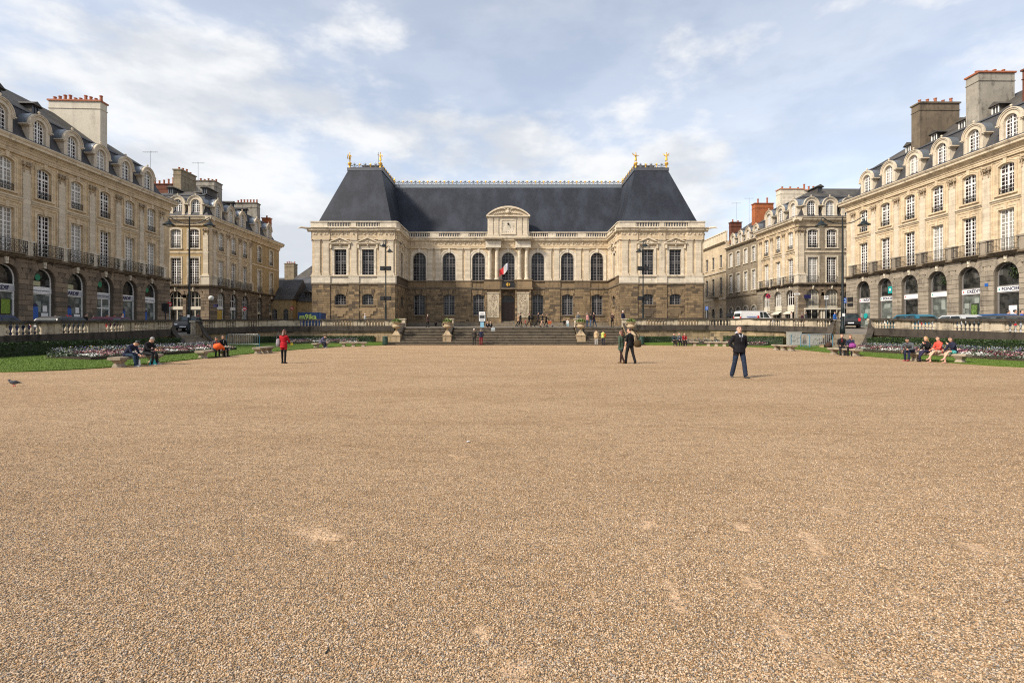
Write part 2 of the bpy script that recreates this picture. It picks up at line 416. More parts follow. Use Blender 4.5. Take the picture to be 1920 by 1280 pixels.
def pebble_material():
    m = newmat('loose_pebbles'); k = NT(m)
    cr = k.n('ShaderNodeValToRGB'); k.l(k.orand(), cr.inputs[0])
    e = cr.color_ramp.elements
    e[0].color = (0.12, 0.10, 0.08, 1); e[1].color = (0.66, 0.57, 0.45, 1)
    for q, c in ((0.14, (0.22, 0.165, 0.11)), (0.32, (0.41, 0.29, 0.18)), (0.5, (0.50, 0.38, 0.255)), (0.66, (0.36, 0.235, 0.13)),
                 (0.78, (0.58, 0.455, 0.33)), (0.9, (0.30, 0.265, 0.23))):
        x = e.new(q); x.color = (*c, 1)
    cr.color_ramp.interpolation = 'CONSTANT'
    hv = k.n('ShaderNodeHueSaturation'); hv.inputs['Saturation'].default_value = 1.08; hv.inputs['Value'].default_value = 0.94; hv.inputs['Hue'].default_value = 0.4975; k.l(cr.outputs[0], hv.inputs['Color'])
    k.l(hv.outputs[0], k.b.inputs['Base Color'])
    k.b.inputs['Roughness'].default_value = 0.75
    return m
PEBBLE = pebble_material()
RISERST = stone('shadowed_step_riser', (0.125, 0.105, 0.08), (0.09, 0.076, 0.058), (0.035, 0.03, 0.025), 0.8)  # darker copy of the step stone; riser shade put into its colour

def street_material():
    m = newmat('worn_paving'); k = NT(m); p = k.pos()
    c = k.mix(k.rng(k.noise(p, 0.5, 6), 0.3, 0.7), (0.20, 0.175, 0.145), (0.13, 0.118, 0.10))
    c = k.mix(k.math('MULTIPLY', k.rng(k.noise(p, 12, 4, 0.7), 0.4, 0.7), 0.4), c, (0.07, 0.065, 0.06))
    k.l(c, k.b.inputs['Base Color']); k.b.inputs['Roughness'].default_value = 0.85
    k.bump(k.noise(p, 14, 4), 0.3, 0.01)
    return m
STREET = street_material()

def leafy(name, cols, rough=0.55):
    m = newmat(name); k = NT(m)
    cr = k.n('ShaderNodeValToRGB'); k.l(k.island(), cr.inputs[0])
    e = cr.color_ramp.elements
    e[0].color = (*cols[0], 1); e[1].color = (*cols[-1], 1)
    for i, c in enumerate(cols[1:-1]):
        x = e.new((i+1)/(len(cols)-1)); x.color = (*c, 1)
    k.l(cr.outputs[0], k.b.inputs['Base Color'])
    k.b.inputs['Roughness'].default_value = rough
    k.b.inputs['Specular IOR Level'].default_value = 0.3
    return m
GRASSM = leafy('grass_blades', [(0.070, 0.118, 0.014), (0.088, 0.142, 0.018), (0.105, 0.160, 0.024), (0.13, 0.178, 0.036)])
HEDGEM = leafy('hedge_leaves', [(0.012, 0.028, 0.007), (0.022, 0.045, 0.010), (0.038, 0.068, 0.014), (0.018, 0.036, 0.009)])
URNLEAF = leafy('urn_plant_leaves', [(0.05, 0.09, 0.02), (0.12, 0.17, 0.04), (0.22, 0.26, 0.08)])
SILVER = leafy('silver_foliage', [(0.10, 0.13, 0.10), (0.19, 0.21, 0.18), (0.045, 0.08, 0.03), (0.13, 0.16, 0.12)])
def lawn_material():
    m = newmat('mown_turf'); k = NT(m); p = k.pos()
    c = k.mix(k.rng(k.noise(p, 1.2, 6), 0.3, 0.7), (0.070, 0.118, 0.014), (0.092, 0.145, 0.021))
    c = k.mix(k.math('MULTIPLY', k.rng(k.noise(p, 30, 3, 0.7), 0.35, 0.7), 0.45), c, (0.045, 0.08, 0.012))
    k.l(c, k.b.inputs['Base Color']); k.b.inputs['Roughness'].default_value = 0.8
    k.b.inputs['Specular IOR Level'].default_value = 0.15
    k.bump(k.noise(p, 40, 3), 0.6, 0.03)
    return m
TURF = lawn_material()
SOIL = plain('bed_soil', (0.06, 0.042, 0.028), 0.95, var=0.5)
# ------------------------------------------------------------------ mesh tools
class MB:
    """Collects faces; build() links them as one mesh object."""
    def __init__(s): s.v = []; s.f = []; s.m = []
    def add(s, vs, fs, mi=0):
        n = len(s.v); s.v.extend(tuple(v) for v in vs)
        for f in fs:
            s.f.append(tuple(i+n for i in f)); s.m.append(mi)
        return s
    def box(s, x0, x1, y0, y1, z0, z1, mi=0):
        return s.add([(x0,y0,z0),(x1,y0,z0),(x1,y1,z0),(x0,y1,z0),(x0,y0,z1),(x1,y0,z1),(x1,y1,z1),(x0,y1,z1)],
                     [(0,3,2,1),(4,5,6,7),(0,1,5,4),(1,2,6,5),(2,3,7,6),(3,0,4,7)], mi)
    def cbox(s, cx, cy, cz, sx, sy, sz, mi=0):
        return s.box(cx-sx/2, cx+sx/2, cy-sy/2, cy+sy/2, cz-sz/2, cz+sz/2, mi)
    def block(s, x0, x1, y0, y1, z0, z1, c=0.02, mi=0):
        """Dressed stone: a box whose front (y0) face is chamfered."""
        return s.add([(x0,y0+c,z0),(x1,y0+c,z0),(x1,y0+c,z1),(x0,y0+c,z1),
                      (x0+c,y0,z0+c),(x1-c,y0,z0+c),(x1-c,y0,z1-c),(x0+c,y0,z1-c),
                      (x0,y1,z0),(x1,y1,z0),(x1,y1,z1),(x0,y1,z1)],
                     [(4,5,6,7),(0,1,5,4),(1,2,6,5),(2,3,7,6),(3,0,4,7),(0,8,9,1),(1,9,10,2),(2,10,11,3),(3,11,8,0)], mi)
    def prof(s, pts, x0, x1, mi=0):
        """A (y, z) profile run along x."""
        n = len(pts)
        vs = [(x0,y,z) for y,z in pts]+[(x1,y,z) for y,z in pts]
        fs = [(i,(i+1)%n,n+(i+1)%n,n+i) for i in range(n)]+[tuple(range(n))[::-1], tuple(range(n,2*n))]
        return s.add(vs, fs, mi)
    def slab(s, pts, y0, y1, mi=0):
        """An (x, z) outline given thickness along y."""
        n = len(pts)
        vs = [(x,y0,z) for x,z in pts]+[(x,y1,z) for x,z in pts]
        fs = [(i,(i+1)%n,n+(i+1)%n,n+i) for i in range(n)]+[tuple(range(n)), tuple(range(n,2*n))[::-1]]
        return s.add(vs, fs, mi)
    def ring(s, inner, outer, y0, y1, mi=0, close=False):
        """Band between two (x, z) polylines with as many points, thick along y."""
        n = len(inner)
        for i in range(n if close else n-1):
            j = (i+1) % n
            a, b, c, d = inner[i], inner[j], outer[j], outer[i]
            s.add([(a[0],y0,a[1]),(b[0],y0,b[1]),(c[0],y0,c[1]),(d[0],y0,d[1]),(a[0],y1,a[1]),(b[0],y1,b[1]),(c[0],y1,c[1]),(d[0],y1,d[1])],
                  [(0,1,2,3),(7,6,5,4),(0,4,5,1),(2,6,7,3),(1,5,6,2),(3,7,4,0)], mi)
        return s
    def lathe(s, pr, n=10, cx=0, cy=0, cz=0, mi=0):
        vs = []
        for r, z in pr:
            for i in range(n):
                a = 2*PI*i/n; vs.append((cx+r*math.cos(a), cy+r*math.sin(a), cz+z))
        fs = [(k*n+i, k*n+(i+1)%n, (k+1)*n+(i+1)%n, (k+1)*n+i) for k in range(len(pr)-1) for i in range(n)]
        fs += [tuple(range(n))[::-1], tuple(range((len(pr)-1)*n, len(pr)*n))]
        return s.add(vs, fs, mi)
    def tube(s, path, r, n=5, mi=0):
        path = [Vector(p) for p in path]
        rs = r if isinstance(r, (list, tuple)) else [r]*len(path)
        vs = []; up = None
        for i, p in enumerate(path):
            d = (path[min(i+1, len(path)-1)]-path[max(i-1, 0)])
            if d.length < 1e-9: d = Vector((0,0,1))
            d.normalize()
            if up is None:
                up = Vector((0,0,1)) if abs(d.z) < 0.9 else Vector((0,1,0))
            a = d.cross(up); 
            if a.length < 1e-4: a = d.cross(Vector((1,0,0)))
            a.normalize(); b = a.cross(d); up = b
            for j in range(n):
                t = 2*PI*j/n
                vs.append(p+a*math.cos(t)*rs[i]+b*math.sin(t)*rs[i])
        k = len(path)
        fs = [(i*n+j, i*n+(j+1)%n, (i+1)*n+(j+1)%n, (i+1)*n+j) for i in range(k-1) for j in range(n)]
        fs += [tuple(range(n))[::-1], tuple(range((k-1)*n, k*n))]
        return s.add(vs, fs, mi)
    def ball(s, c, r, n=8, mi=0, sz=1.0):
        k = max(4, n//2+1)
        return s.lathe([(r*math.sin(PI*i/k)+1e-4, -r*sz*math.cos(PI*i/k)) for i in range(k+1)], n, c[0], c[1], c[2], mi)
    def join(s, o, M=None):
        n = len(s.v)
        s.v.extend(tuple(M @ Vector(v)) if M else v for v in o.v)
        s.f.extend(tuple(i+n for i in f) for f in o.f); s.m.extend(o.m)
        return s
    def mesh(s, name, mats, smooth=False):
        me = bpy.data.meshes.new(name)
        me.from_pydata(s.v, [], s.f)
        for m in (mats if isinstance(mats, (list, tuple)) else [mats]): me.materials.append(m)
        if any(s.m): me.polygons.foreach_set('material_index', s.m)
        if smooth: me.polygons.foreach_set('use_smooth', [True]*len(s.f))
        me.update()
        return me
    def build(s, name, mats, parent=None, loc=(0,0,0), rz=0.0, smooth=False, **tags):
        return put(s.mesh(name, mats, smooth), name, parent, loc, rz, **tags)

def tag(o, label=None, cat=None, group=None, kind=None):
    if label: o['label'] = label
    if cat: o['category'] = cat
    if group: o['group'] = group
    if kind: o['kind'] = kind
    return o
def put(me, name, parent=None, loc=(0,0,0), rz=0.0, **tags):
    o = bpy.data.objects.new(name, me)
    COL.objects.link(o)
    o.location = loc
    if rz: o.rotation_euler = (0, 0, rz)
    if parent: o.parent = parent
    return tag(o, **tags)
def empty(name, loc=(0,0,0), rz=0.0, parent=None, **tags):
    return put(None, name, parent, loc, rz, **tags)
def copy_tree(o, parent=None, loc=None, rz=None):
    c = o.copy(); COL.objects.link(c); c.parent = parent
    if loc is not None: c.location = loc
    if rz is not None: c.rotation_euler = (0, 0, rz)
    for ch in list(o.children): copy_tree(ch, c)
    return c

class Frame:
    """A facade: s runs along the wall, y goes into the building, z up; held by a root at a corner."""
    def __init__(s, root, ox=0.0, oy=0.0, rot=0.0):
        s.root, s.ox, s.oy, s.rot = root, ox, oy, rot
        s.M = Matrix.Translation((ox, oy, 0)) @ Matrix.Rotation(rot, 4, 'Z')
    def p(s, x, y, z): return s.M @ Vector((x, y, z))
    def put(s, me, name, x, y, z, parent=None, **t):
        if parent: return put(me, name, parent, (x, y, z), **t)
        return put(me, name, s.root, s.p(x, y, z), s.rot, **t)
    def build(s, mb, name, mats, smooth=False, **t):
        return s.put(mb.mesh(name, mats, smooth), name, 0, 0, 0, **t)

def arc_z(x, w, h, rise):
    if rise <= 0: return h
    R = (w*w/4+rise*rise)/(2*rise)
    return h-R+math.sqrt(max(0, R*R-x*x))
def arc_pts(w, h, rise, n=10):
    if rise <= 0: return [(-w/2, h), (w/2, h)]
    if abs(rise-w/2) < 1e-6:
        return [(-w/2*math.cos(PI*i/n), h-rise+w/2*math.sin(PI*i/n)) for i in range(n+1)]
    return [(-w/2+w*i/n, arc_z(-w/2+w*i/n, w, h, rise)) for i in range(n+1)]

def wall_open(mb, s0, s1, z0, z1, ops, y=0.0, depth=0.35, mi=0, mj=None):
    """A wall face with real openings and reveals. ops: (cx, w, zb, zt, rise)."""
    mj = mi if mj is None else mj
    x = s0
    for cx, w, zb, zt, rise in sorted(ops):
        a, b = cx-w/2, cx+w/2
        if a > x: mb.add([(x,y,z0),(a,y,z0),(a,y,z1),(x,y,z1)], [(0,1,2,3)], mi)
        if zb > z0: mb.add([(a,y,z0),(b,y,z0),(b,y,zb),(a,y,zb)], [(0,1,2,3)], mi)
        pts = [(cx+px, zb+pz) for px, pz in arc_pts(w, zt-zb, rise)]
        for (xa, za), (xb, zb2) in zip(pts, pts[1:]):
            if z1 > max(za, zb2)+1e-5: mb.add([(xa,y,za),(xb,y,zb2),(xb,y,z1),(xa,y,z1)], [(0,1,2,3)], mi)
        loop = [(a, zb)]+pts+[(b, zb)]
        for (xa, za), (xb, zb2) in zip(loop, loop[1:]+loop[:1]):
            mb.add([(xa,y,za),(xb,y,zb2),(xb,y+depth,zb2),(xa,y+depth,za)], [(0,3,2,1)], mj)
        x = b
    if x < s1: mb.add([(x,y,z0),(s1,y,z0),(s1,y,z1),(x,y,z1)], [(0,1,2,3)], mi)
    return mb

def window_mesh(w, h, rise=0.0, cols=4, rows=8, transoms=(0.68,), bar=0.046, fr=0.085, d=0.07, mullion=0.13, mi=0):
    """Casement frame with glazing bars, standing on z=0, front at y=0."""
    mb = MB()
    out = [(-w/2, 0)]+arc_pts(w, h, rise)+[(w/2, 0)]
    inn = [(-w/2+fr, fr)]+[(x*(w-2*fr)/w, z-fr) for x, z in arc_pts(w, h, rise)]+[(w/2-fr, fr)]
    mb.ring(inn, out, 0, d, mi, close=True)
    iw = w-2*fr
    zt = lambda x: arc_z(min(abs(x), w/2), w, h, rise)-fr
    def hx(z):
        if rise <= 0 or z < h-rise: return w/2-fr
        R = (w*w/4+rise*rise)/(2*rise); t = z-(h-R)
        return max(0.0, min(w/2-fr, math.sqrt(max(0, R*R-t*t))-fr))
    if mullion: mb.box(-mullion/2, mullion/2, -0.012, d-0.004, fr, zt(0)+0.004, mi)
    for t in transoms:
        z = t*h; a = hx(z)
        mb.box(-a, a, -0.008, d-0.006, z-0.045, z+0.045, mi)
    for i in range(1, cols):
        x = -iw/2+iw*i/cols
        if mullion and abs(x) < mullion*0.7: continue
        mb.box(x-bar/2, x+bar/2, 0.012, d-0.012, fr, zt(x)+0.004, mi)
    for j in range(1, rows):
        z = fr+(h-2*fr)*j/rows; a = hx(z)
        if a > 0.12 and all(abs(z-t*h) > 0.08 for t in transoms):
            mb.box(-a, a, 0.015, d-0.015, z-bar/2, z+bar/2, mi)
    return mb
def glass_mesh(w, h, rise=0.0, y=0.04, fr=0.05):
    return MB().slab([(-w/2+fr, fr)]+[(x*(w-2*fr)/w, z-fr) for x, z in arc_pts(w, h, rise)]+[(w/2-fr, fr)], y, y+0.012)
def surround_mesh(w, h, rise=0.0, bw=0.2, pr=0.06, key=True, step=True, bottom=True):
    """Moulded frame round an opening, proud of the wall (front at y=-pr)."""
    mb = MB()
    top = arc_pts(w, h, rise)
    def off(k): return [(x*(w+2*k)/w, z+k) for x, z in top]
    inn = [(-w/2, 0)]+top+[(w/2, 0)]
    mid = [(-w/2-bw*0.6, 0)]+off(bw*0.6)+[(w/2+bw*0.6, 0)]
    out = [(-w/2-bw, 0)]+off(bw)+[(w/2+bw, 0)]
    mb.ring(inn, mid, -pr*0.55, 0.01)
    mb.ring(mid, out, -pr, 0.01)
    if key:
        z = h; mb.slab([(-0.11, z-0.05), (0.11, z-0.05), (0.16, z+bw+0.16), (-0.16, z+bw+0.16)], -pr-0.07, 0.0)
    if bottom: mb.box(-w/2-bw-0.04, w/2+bw+0.04, -pr-0.06, 0.02, -0.13, 0.0)
    return mb

NP = np.random.RandomState(5)
def scatter_mesh(name, tv, tf, pos, scl, mats, midx=None, tilt=1.0, parent=None, **tags):
    """Many small copies of a template, each turned and sized at random, as one mesh."""
    tv = np.array(tv, float); tf = np.array(tf, int)
    n, k, q = len(pos), len(tv), len(tf)
    a = NP.uniform(0, 2*PI, n); b = NP.uniform(-1, 1, n)*tilt; c = NP.uniform(-1, 1, n)*tilt
    ca, sa, cb, sb, cc, sc = np.cos(a), np.sin(a), np.cos(b), np.sin(b), np.cos(c), np.sin(c)
    z0 = np.zeros(n); o1 = np.ones(n)
    Rz = np.stack([np.stack([ca,-sa,z0],1), np.stack([sa,ca,z0],1), np.stack([z0,z0,o1],1)],1)
    Rx = np.stack([np.stack([o1,z0,z0],1), np.stack([z0,cb,-sb],1), np.stack([z0,sb,cb],1)],1)
    Ry = np.stack([np.stack([cc,z0,sc],1), np.stack([z0,o1,z0],1), np.stack([-sc,z0,cc],1)],1)
    R = Rz @ Rx @ Ry
    scl = np.asarray(scl, float)
    if scl.ndim == 1: scl = scl[:, None]
    v = np.einsum('nij,nkj->nki', R, tv[None]*scl[:, None, :]) + np.asarray(pos)[:, None, :]
    f = (tf[None]+(np.arange(n)*k)[:, None, None])
    me = bpy.data.meshes.new(name)
    me.vertices.add(n*k); me.vertices.foreach_set('co', v.reshape(-1))
    m = tf.shape[1]
    me.loops.add(n*q*m); me.loops.foreach_set('vertex_index', f.reshape(-1))
    me.polygons.add(n*q); me.polygons.foreach_set('loop_start', np.arange(n*q)*m)
    for x in (mats if isinstance(mats, (list, tuple)) else [mats]): me.materials.append(x)
    if midx is not None: me.polygons.foreach_set('material_index', np.repeat(midx, q))
    me.update(calc_edges=True)
    return put(me, name, parent, **tags)
LEAFT = ([(0,-.5,0),(.28,0,.06),(0,.5,0),(-.28,0,.06)], [(0,1,2,3)])
# ------------------------------------------------------------------ ground, street, lawns
def smooth(t): t = max(0.0, min(1.0, t)); return t*t*(3-2*t)
def cap_z(x, y):
    """Top of the balustrade; the street behind rises gently towards the palace."""
    l = 2.08+(min(y, 57)-27)*0.0240
    r = 2.22+(min(y, 57)-28.7)*0.0240
    t = smooth((x+20)/40)
    return l+(r-l)*t
def street_z(x, y):
    z = cap_z(x, y)-(1.32-0.35*smooth((y-46)/11))
    if y > 57: z += min(y-57, 18)*0.012
    return z

WL_A = [(-26.0, 16.3), (-26.0, 27.0), (-26.3, 34.0), (-27.4, 39.6), (-27.9, 42.0)]
WL_B = [(-27.6, 45.6), (-27.3, 50.0), (-26.3, 53.8), (-24.4, 56.0), (-21.6, 57.0), (-13.1, 57.0)]
WR_A = [(28.2, 15.8), (28.3, 28.0), (28.9, 36.0), (29.1, 41.4)]
WR_B = [(27.8, 44.6), (27.3, 48.4), (26.4, 52.4), (25.0, 55.2), (22.3, 57.0), (13.5, 57.0)]

def sheet(name, polys, mat_, label=None, kind='structure', zf=lambda x, y: 0.0, step=None):
    mb = MB()
    for p in polys:
        mb.add([(x, y, zf(x, y)) for x, y in p], [tuple(range(len(p)))])
    return mb.build(name, mat_, kind=kind)

g = MB(); g.add([(-1500,-1500,-0.03),(1500,-1500,-0.03),(1500,1500,-0.03),(-1500,1500,-0.03)], [(0,1,2,3)])
g.build('ground', STREET, kind='structure')
g = MB(); g.add([(-30,-30,0),(31,-30,0),(31,58,0),(-30,58,0)], [(0,1,2,3)])
g.build('gravel_ground', GRAVEL, kind='structure')

# the street round three sides, standing above the sunken square
def strip(edge, xo):
    mb = MB(); xs = [0, .12, .35, .65, 1]
    for (xa, ya), (xb, yb) in zip(edge, edge[1:]):
        for u, v in zip(xs, xs[1:]):
            q = [(xa+(xo-xa)*u, ya), (xb+(xo-xb)*u, yb), (xb+(xo-xb)*v, yb), (xa+(xo-xa)*v, ya)]
            mb.add([(x, y, street_z(x, y)) for x, y in q], [(0,1,2,3)])
    return mb
eL = [(-26.2, -40), (-26.2, 10)]+[(x-0.15, y) for x, y in WL_A+WL_B[:3]]+[(-26.0, 57.1)]
eR = [(28.4, -40), (28.4, 10)]+[(x+0.15, y) for x, y in WR_A+WR_B[:3]]+[(26.0, 57.1)]
st = strip(eL, -160); st.join(strip(eR, 160))
ys = [57.1, 60, 66, 72, 80, 100, 160, 400]
xs = [-400, -160, -80, -40, -26, -13, 0, 13, 26, 40, 80, 160, 400]
for a, b in zip(ys, ys[1:]):
    for c, d in zip(xs, xs[1:]):
        st.add([(x, y, street_z(x, y)) for x, y in ((c,a),(d,a),(d,b),(c,b))], [(0,1,2,3)])
for ex, s_ in ((-1, WL_B), (1, WR_B)):            # corner pieces behind the curved walls
    pts = [s_[2], s_[3], s_[4]]
    st.add([(x+0.15*ex, y+0.1, street_z(x, y)-0.002) for x, y in pts]+[(26.1*ex, 57.2, street_z(26*ex, 57)-0.002)], [(0,1,2,3)])
st.build('street', STREET, kind='structure')

from mathutils.geometry import delaunay_2d_cdt
def seg_dist(px, py, poly):
    best = 1e9
    for (ax, ay), (bx, by) in zip(poly, poly[1:]):
        dx, dy = bx-ax, by-ay
        t = max(0, min(1, ((px-ax)*dx+(py-ay)*dy)/(dx*dx+dy*dy+1e-9)))
        best = min(best, math.hypot(px-ax-dx*t, py-ay-dy*t))
    return best
def inside(px, py, poly):
    c = False; j = len(poly)-1
    for i in range(len(poly)):
        (xi, yi), (xj, yj) = poly[i], poly[j]
        if (yi > py) != (yj > py) and px < (xj-xi)*(py-yi)/(yj-yi)+xi: c = not c
        j = i
    return c
def catmull(pts, n=6):
    out = []
    P = [pts[0]]+list(pts)+[pts[-1]]
    for i in range(1, len(P)-2):
        p0, p1, p2, p3 = P[i-1], P[i], P[i+1], P[i+2]
        for k in range(n):
            t = k/n
            out.append(tuple(0.5*((2*p1[j])+(-p0[j]+p2[j])*t+(2*p0[j]-5*p1[j]+4*p2[j]-p3[j])*t*t+(-p0[j]+3*p1[j]-3*p2[j]+p3[j])*t**3) for j in range(len(p1))))
    out.append(pts[-1]); return out

EDGE_L = catmull([(-28.5, 19.35), (-20.2, 19.4), (-18.2, 20.1), (-17.2, 22.0), (-17.2, 26), (-17.5, 32), (-17.5, 38), (-17.2, 43), (-16.2, 48), (-13.2, 53.4)])
EDGE_R = catmull([(30.5, 20.7), (24.4, 20.9), (22.2, 21.7), (21.4, 23.4), (21.4, 27), (21.5, 31), (22.2, 36), (23.1, 41), (22.8, 46), (21.2, 50.2), (18.0, 52.4), (14.0, 53.6)])
POLY_L = EDGE_L+[(-13.2, 56.9), (-21.6, 56.9), (-24.4, 55.9), (-26.3, 53.7), (-27.2, 50), (-27.5, 45.6), (-28.6, 43.5)]
POLY_R = EDGE_R+[(14.0, 56.9), (22.3, 56.9), (24.9, 55.1), (26.3, 52.4), (27.2, 48.4), (27.7, 44.6), (30.5, 42)]
def lawn_h(x, y):
    e, po = (EDGE_L, POLY_L) if x < 0 else (EDGE_R, POLY_R)
    d = seg_dist(x, y, e)
    return 0.045+0.24*smooth(d/(3.2 if abs(x) < 22 and y > 50 else 6.0))
def lawn(name, edge, poly, n_blades, seed):
    rs = random.Random(seed)
    pts = [Vector(p) for p in poly]
    xs_ = [p[0] for p in poly]; ys_ = [p[1] for p in poly]
    x = min(xs_)+0.4
    while x < max(xs_):
        y = min(ys_)+0.4
        while y < max(ys_):
            if inside(x, y, poly) and seg_dist(x, y, poly+poly[:1]) > 0.3: pts.append(Vector((x+rs.uniform(-.1,.1), y+rs.uniform(-.1,.1))))
            y += 0.8
        x += 0.8
    n = len(poly)
    r = delaunay_2d_cdt(pts, [(i, (i+1) % n) for i in range(n)], [], 1, 1e-6)
    vs = [(v.x, v.y, lawn_h(v.x, v.y)) for v in r[0]]
    mb = MB(); mb.add(vs, r[2])
    for (ax, ay), (bx, by) in zip(edge, edge[1:]):                # cut turf edge standing on the gravel
        mb.add([(ax,ay,-0.02),(bx,by,-0.02),(bx,by,lawn_h(bx,by)),(ax,ay,lawn_h(ax,ay))], [(0,1,2,3)])
    mb.build(name, TURF, kind='structure')
    P = []
    while len(P) < n_blades:
        px, py = rs.uniform(min(xs_), max(xs_)), rs.uniform(min(ys_), max(ys_))
        if rs.random() > (22.0/py)**1.5: continue
        if inside(px, py, poly): P.append((px, py, lawn_h(px, py)))
    for (ax, ay), (bx, by) in zip(edge, edge[1:]):                # longer tufts along the cut edge
        L = math.hypot(bx-ax, by-ay)
        for q in range(int(L*34)):
            t = rs.random(); px, py = ax+(bx-ax)*t+rs.uniform(-.05,.05), ay+(by-ay)*t+rs.uniform(-.05,.05)
            P.append((px, py, 0.02))
    P = np.array(P)
    return P
bladeT = ([(-.5,0,0),(.5,0,0),(0,.35,1)], [(0,1,2)])
for nm, e, po, lab in (('lawn', EDGE_L, POLY_L, 'left'), ('lawn', EDGE_R, POLY_R, 'right')):
    P = lawn(nm, e, po, 60000, 3)
    s = NP.uniform(0.6, 1.2, len(P))
    sc = np.stack([0.022*s, 0.04*s, 0.036*s], 1)
    scatter_mesh('grass', *bladeT, P, sc, GRASSM, tilt=0.5, kind='stuff', label='short mown grass of the %s lawn strip beside the gravel' % lab, cat='grass')

# loose pebbles lying on the near gravel
def pebbles():
    rs = np.random.RandomState(9)
    n = 260000
    y = 2.1+11.0*rs.rand(n*2)**1.9
    x = rs.uniform(-1, 1, n*2)*(y*1.06+0.3)
    keep = rs.rand(n*2) < np.clip(1.0-(y-2.1)/11.0, 0, 1)**1.1*np.clip(y/4.0, .5, 1)
    keep &= (scuff_at(x, y)+rs.uniform(-.45, .45, n*2)) < .78
    x, y = x[keep][:n], y[keep][:n]
    me = bpy.data.meshes.new('gravel')
    me.vertices.add(len(x)); me.vertices.foreach_set('co', np.stack([x, y, np.full(len(x), 0.002)], 1).reshape(-1)); me.update()
    o = put(me, 'gravel', kind='stuff', label='loose tan pebbles scattered over the near gravel', cat='gravel')
    ng = bpy.data.node_groups.new('pebble_scatter', 'GeometryNodeTree')
    ng.interface.new_socket('Geometry', in_out='INPUT', socket_type='NodeSocketGeometry')
    ng.interface.new_socket('Geometry', in_out='OUTPUT', socket_type='NodeSocketGeometry')
    N = ng.nodes.new; Lk = ng.links.new
    gi, go = N('NodeGroupInput'), N('NodeGroupOutput')
    ico = N('GeometryNodeMeshIcoSphere'); ico.inputs['Radius'].default_value = 1.0; ico.inputs['Subdivisions'].default_value = 2
    sm = N('GeometryNodeSetMaterial'); sm.inputs['Material'].default_value = PEBBLE
    iop = N('GeometryNodeInstanceOnPoints')
    rv = N('FunctionNodeRandomValue'); rv.data_type = 'FLOAT_VECTOR'
    rv.inputs[0].default_value = (0.0022, 0.002, 0.0016); rv.inputs[1].default_value = (0.0075, 0.0055, 0.0045)
    rr = N('FunctionNodeRandomValue'); rr.data_type = 'FLOAT_VECTOR'
    rr.inputs[0].default_value = (-0.5, -0.5, 0); rr.inputs[1].default_value = (0.5, 0.5, 6.28)
    Lk(ico.outputs['Mesh'], sm.inputs['Geometry']); Lk(sm.outputs[0], iop.inputs['Instance'])
    Lk(gi.outputs[0], iop.inputs['Points']); Lk(rv.outputs[0], iop.inputs['Scale']); Lk(rr.outputs[0], iop.inputs['Rotation'])
    Lk(iop.outputs[0], go.inputs[0])
    md = o.modifiers.new('scatter', 'NODES'); md.node_group = ng
pebbles()

# ------------------------------------------------------------------ balustraded terrace walls
balM = MB().lathe([(.085,0),(.085,.045),(.05,.07),(.062,.10),(.095,.17),(.098,.24),(.07,.33),(.046,.42),(.05,.455),(.075,.475),(.05,.50),(.082,.53),(.082,.60)], 8).mesh('baluster', BALST, True)
def path_at(pts, t):
    for (ax, ay), (bx, by) in zip(pts, pts[1:]):
        L = math.hypot(bx-ax, by-ay)
        if t <= L+1e-6: return (ax+(bx-ax)*t/L, ay+(by-ay)*t/L)
        t -= L
    return pts[-1]
def path_len(pts): return sum(math.hypot(b[0]-a[0], b[1]-a[1]) for a, b in zip(pts, pts[1:]))
def seg_box(mb, A, B, n, f0, f1, za0, za1, zb0, zb1, mi=0, c=0.0):
    """Box along A->B; f0/f1 offsets along the inward normal n."""
    q = []
    for (P, z0, z1) in ((A, za0, za1), (B, zb0, zb1)):
        for f in (f0, f1):
            q.append((P[0]+n[0]*f, P[1]+n[1]*f, z0)); q.append((P[0]+n[0]*f, P[1]+n[1]*f, z1))
    # 0 A f0 lo,1 A f0 hi,2 A f1 lo,3 A f1 hi,4 B f0 lo,5 B f0 hi,6 B f1 lo,7 B f1 hi
    mb.add(q, [(0,1,3,2),(4,6,7,5),(0,4,5,1),(2,3,7,6),(1,5,7,3),(0,2,6,4)], mi)
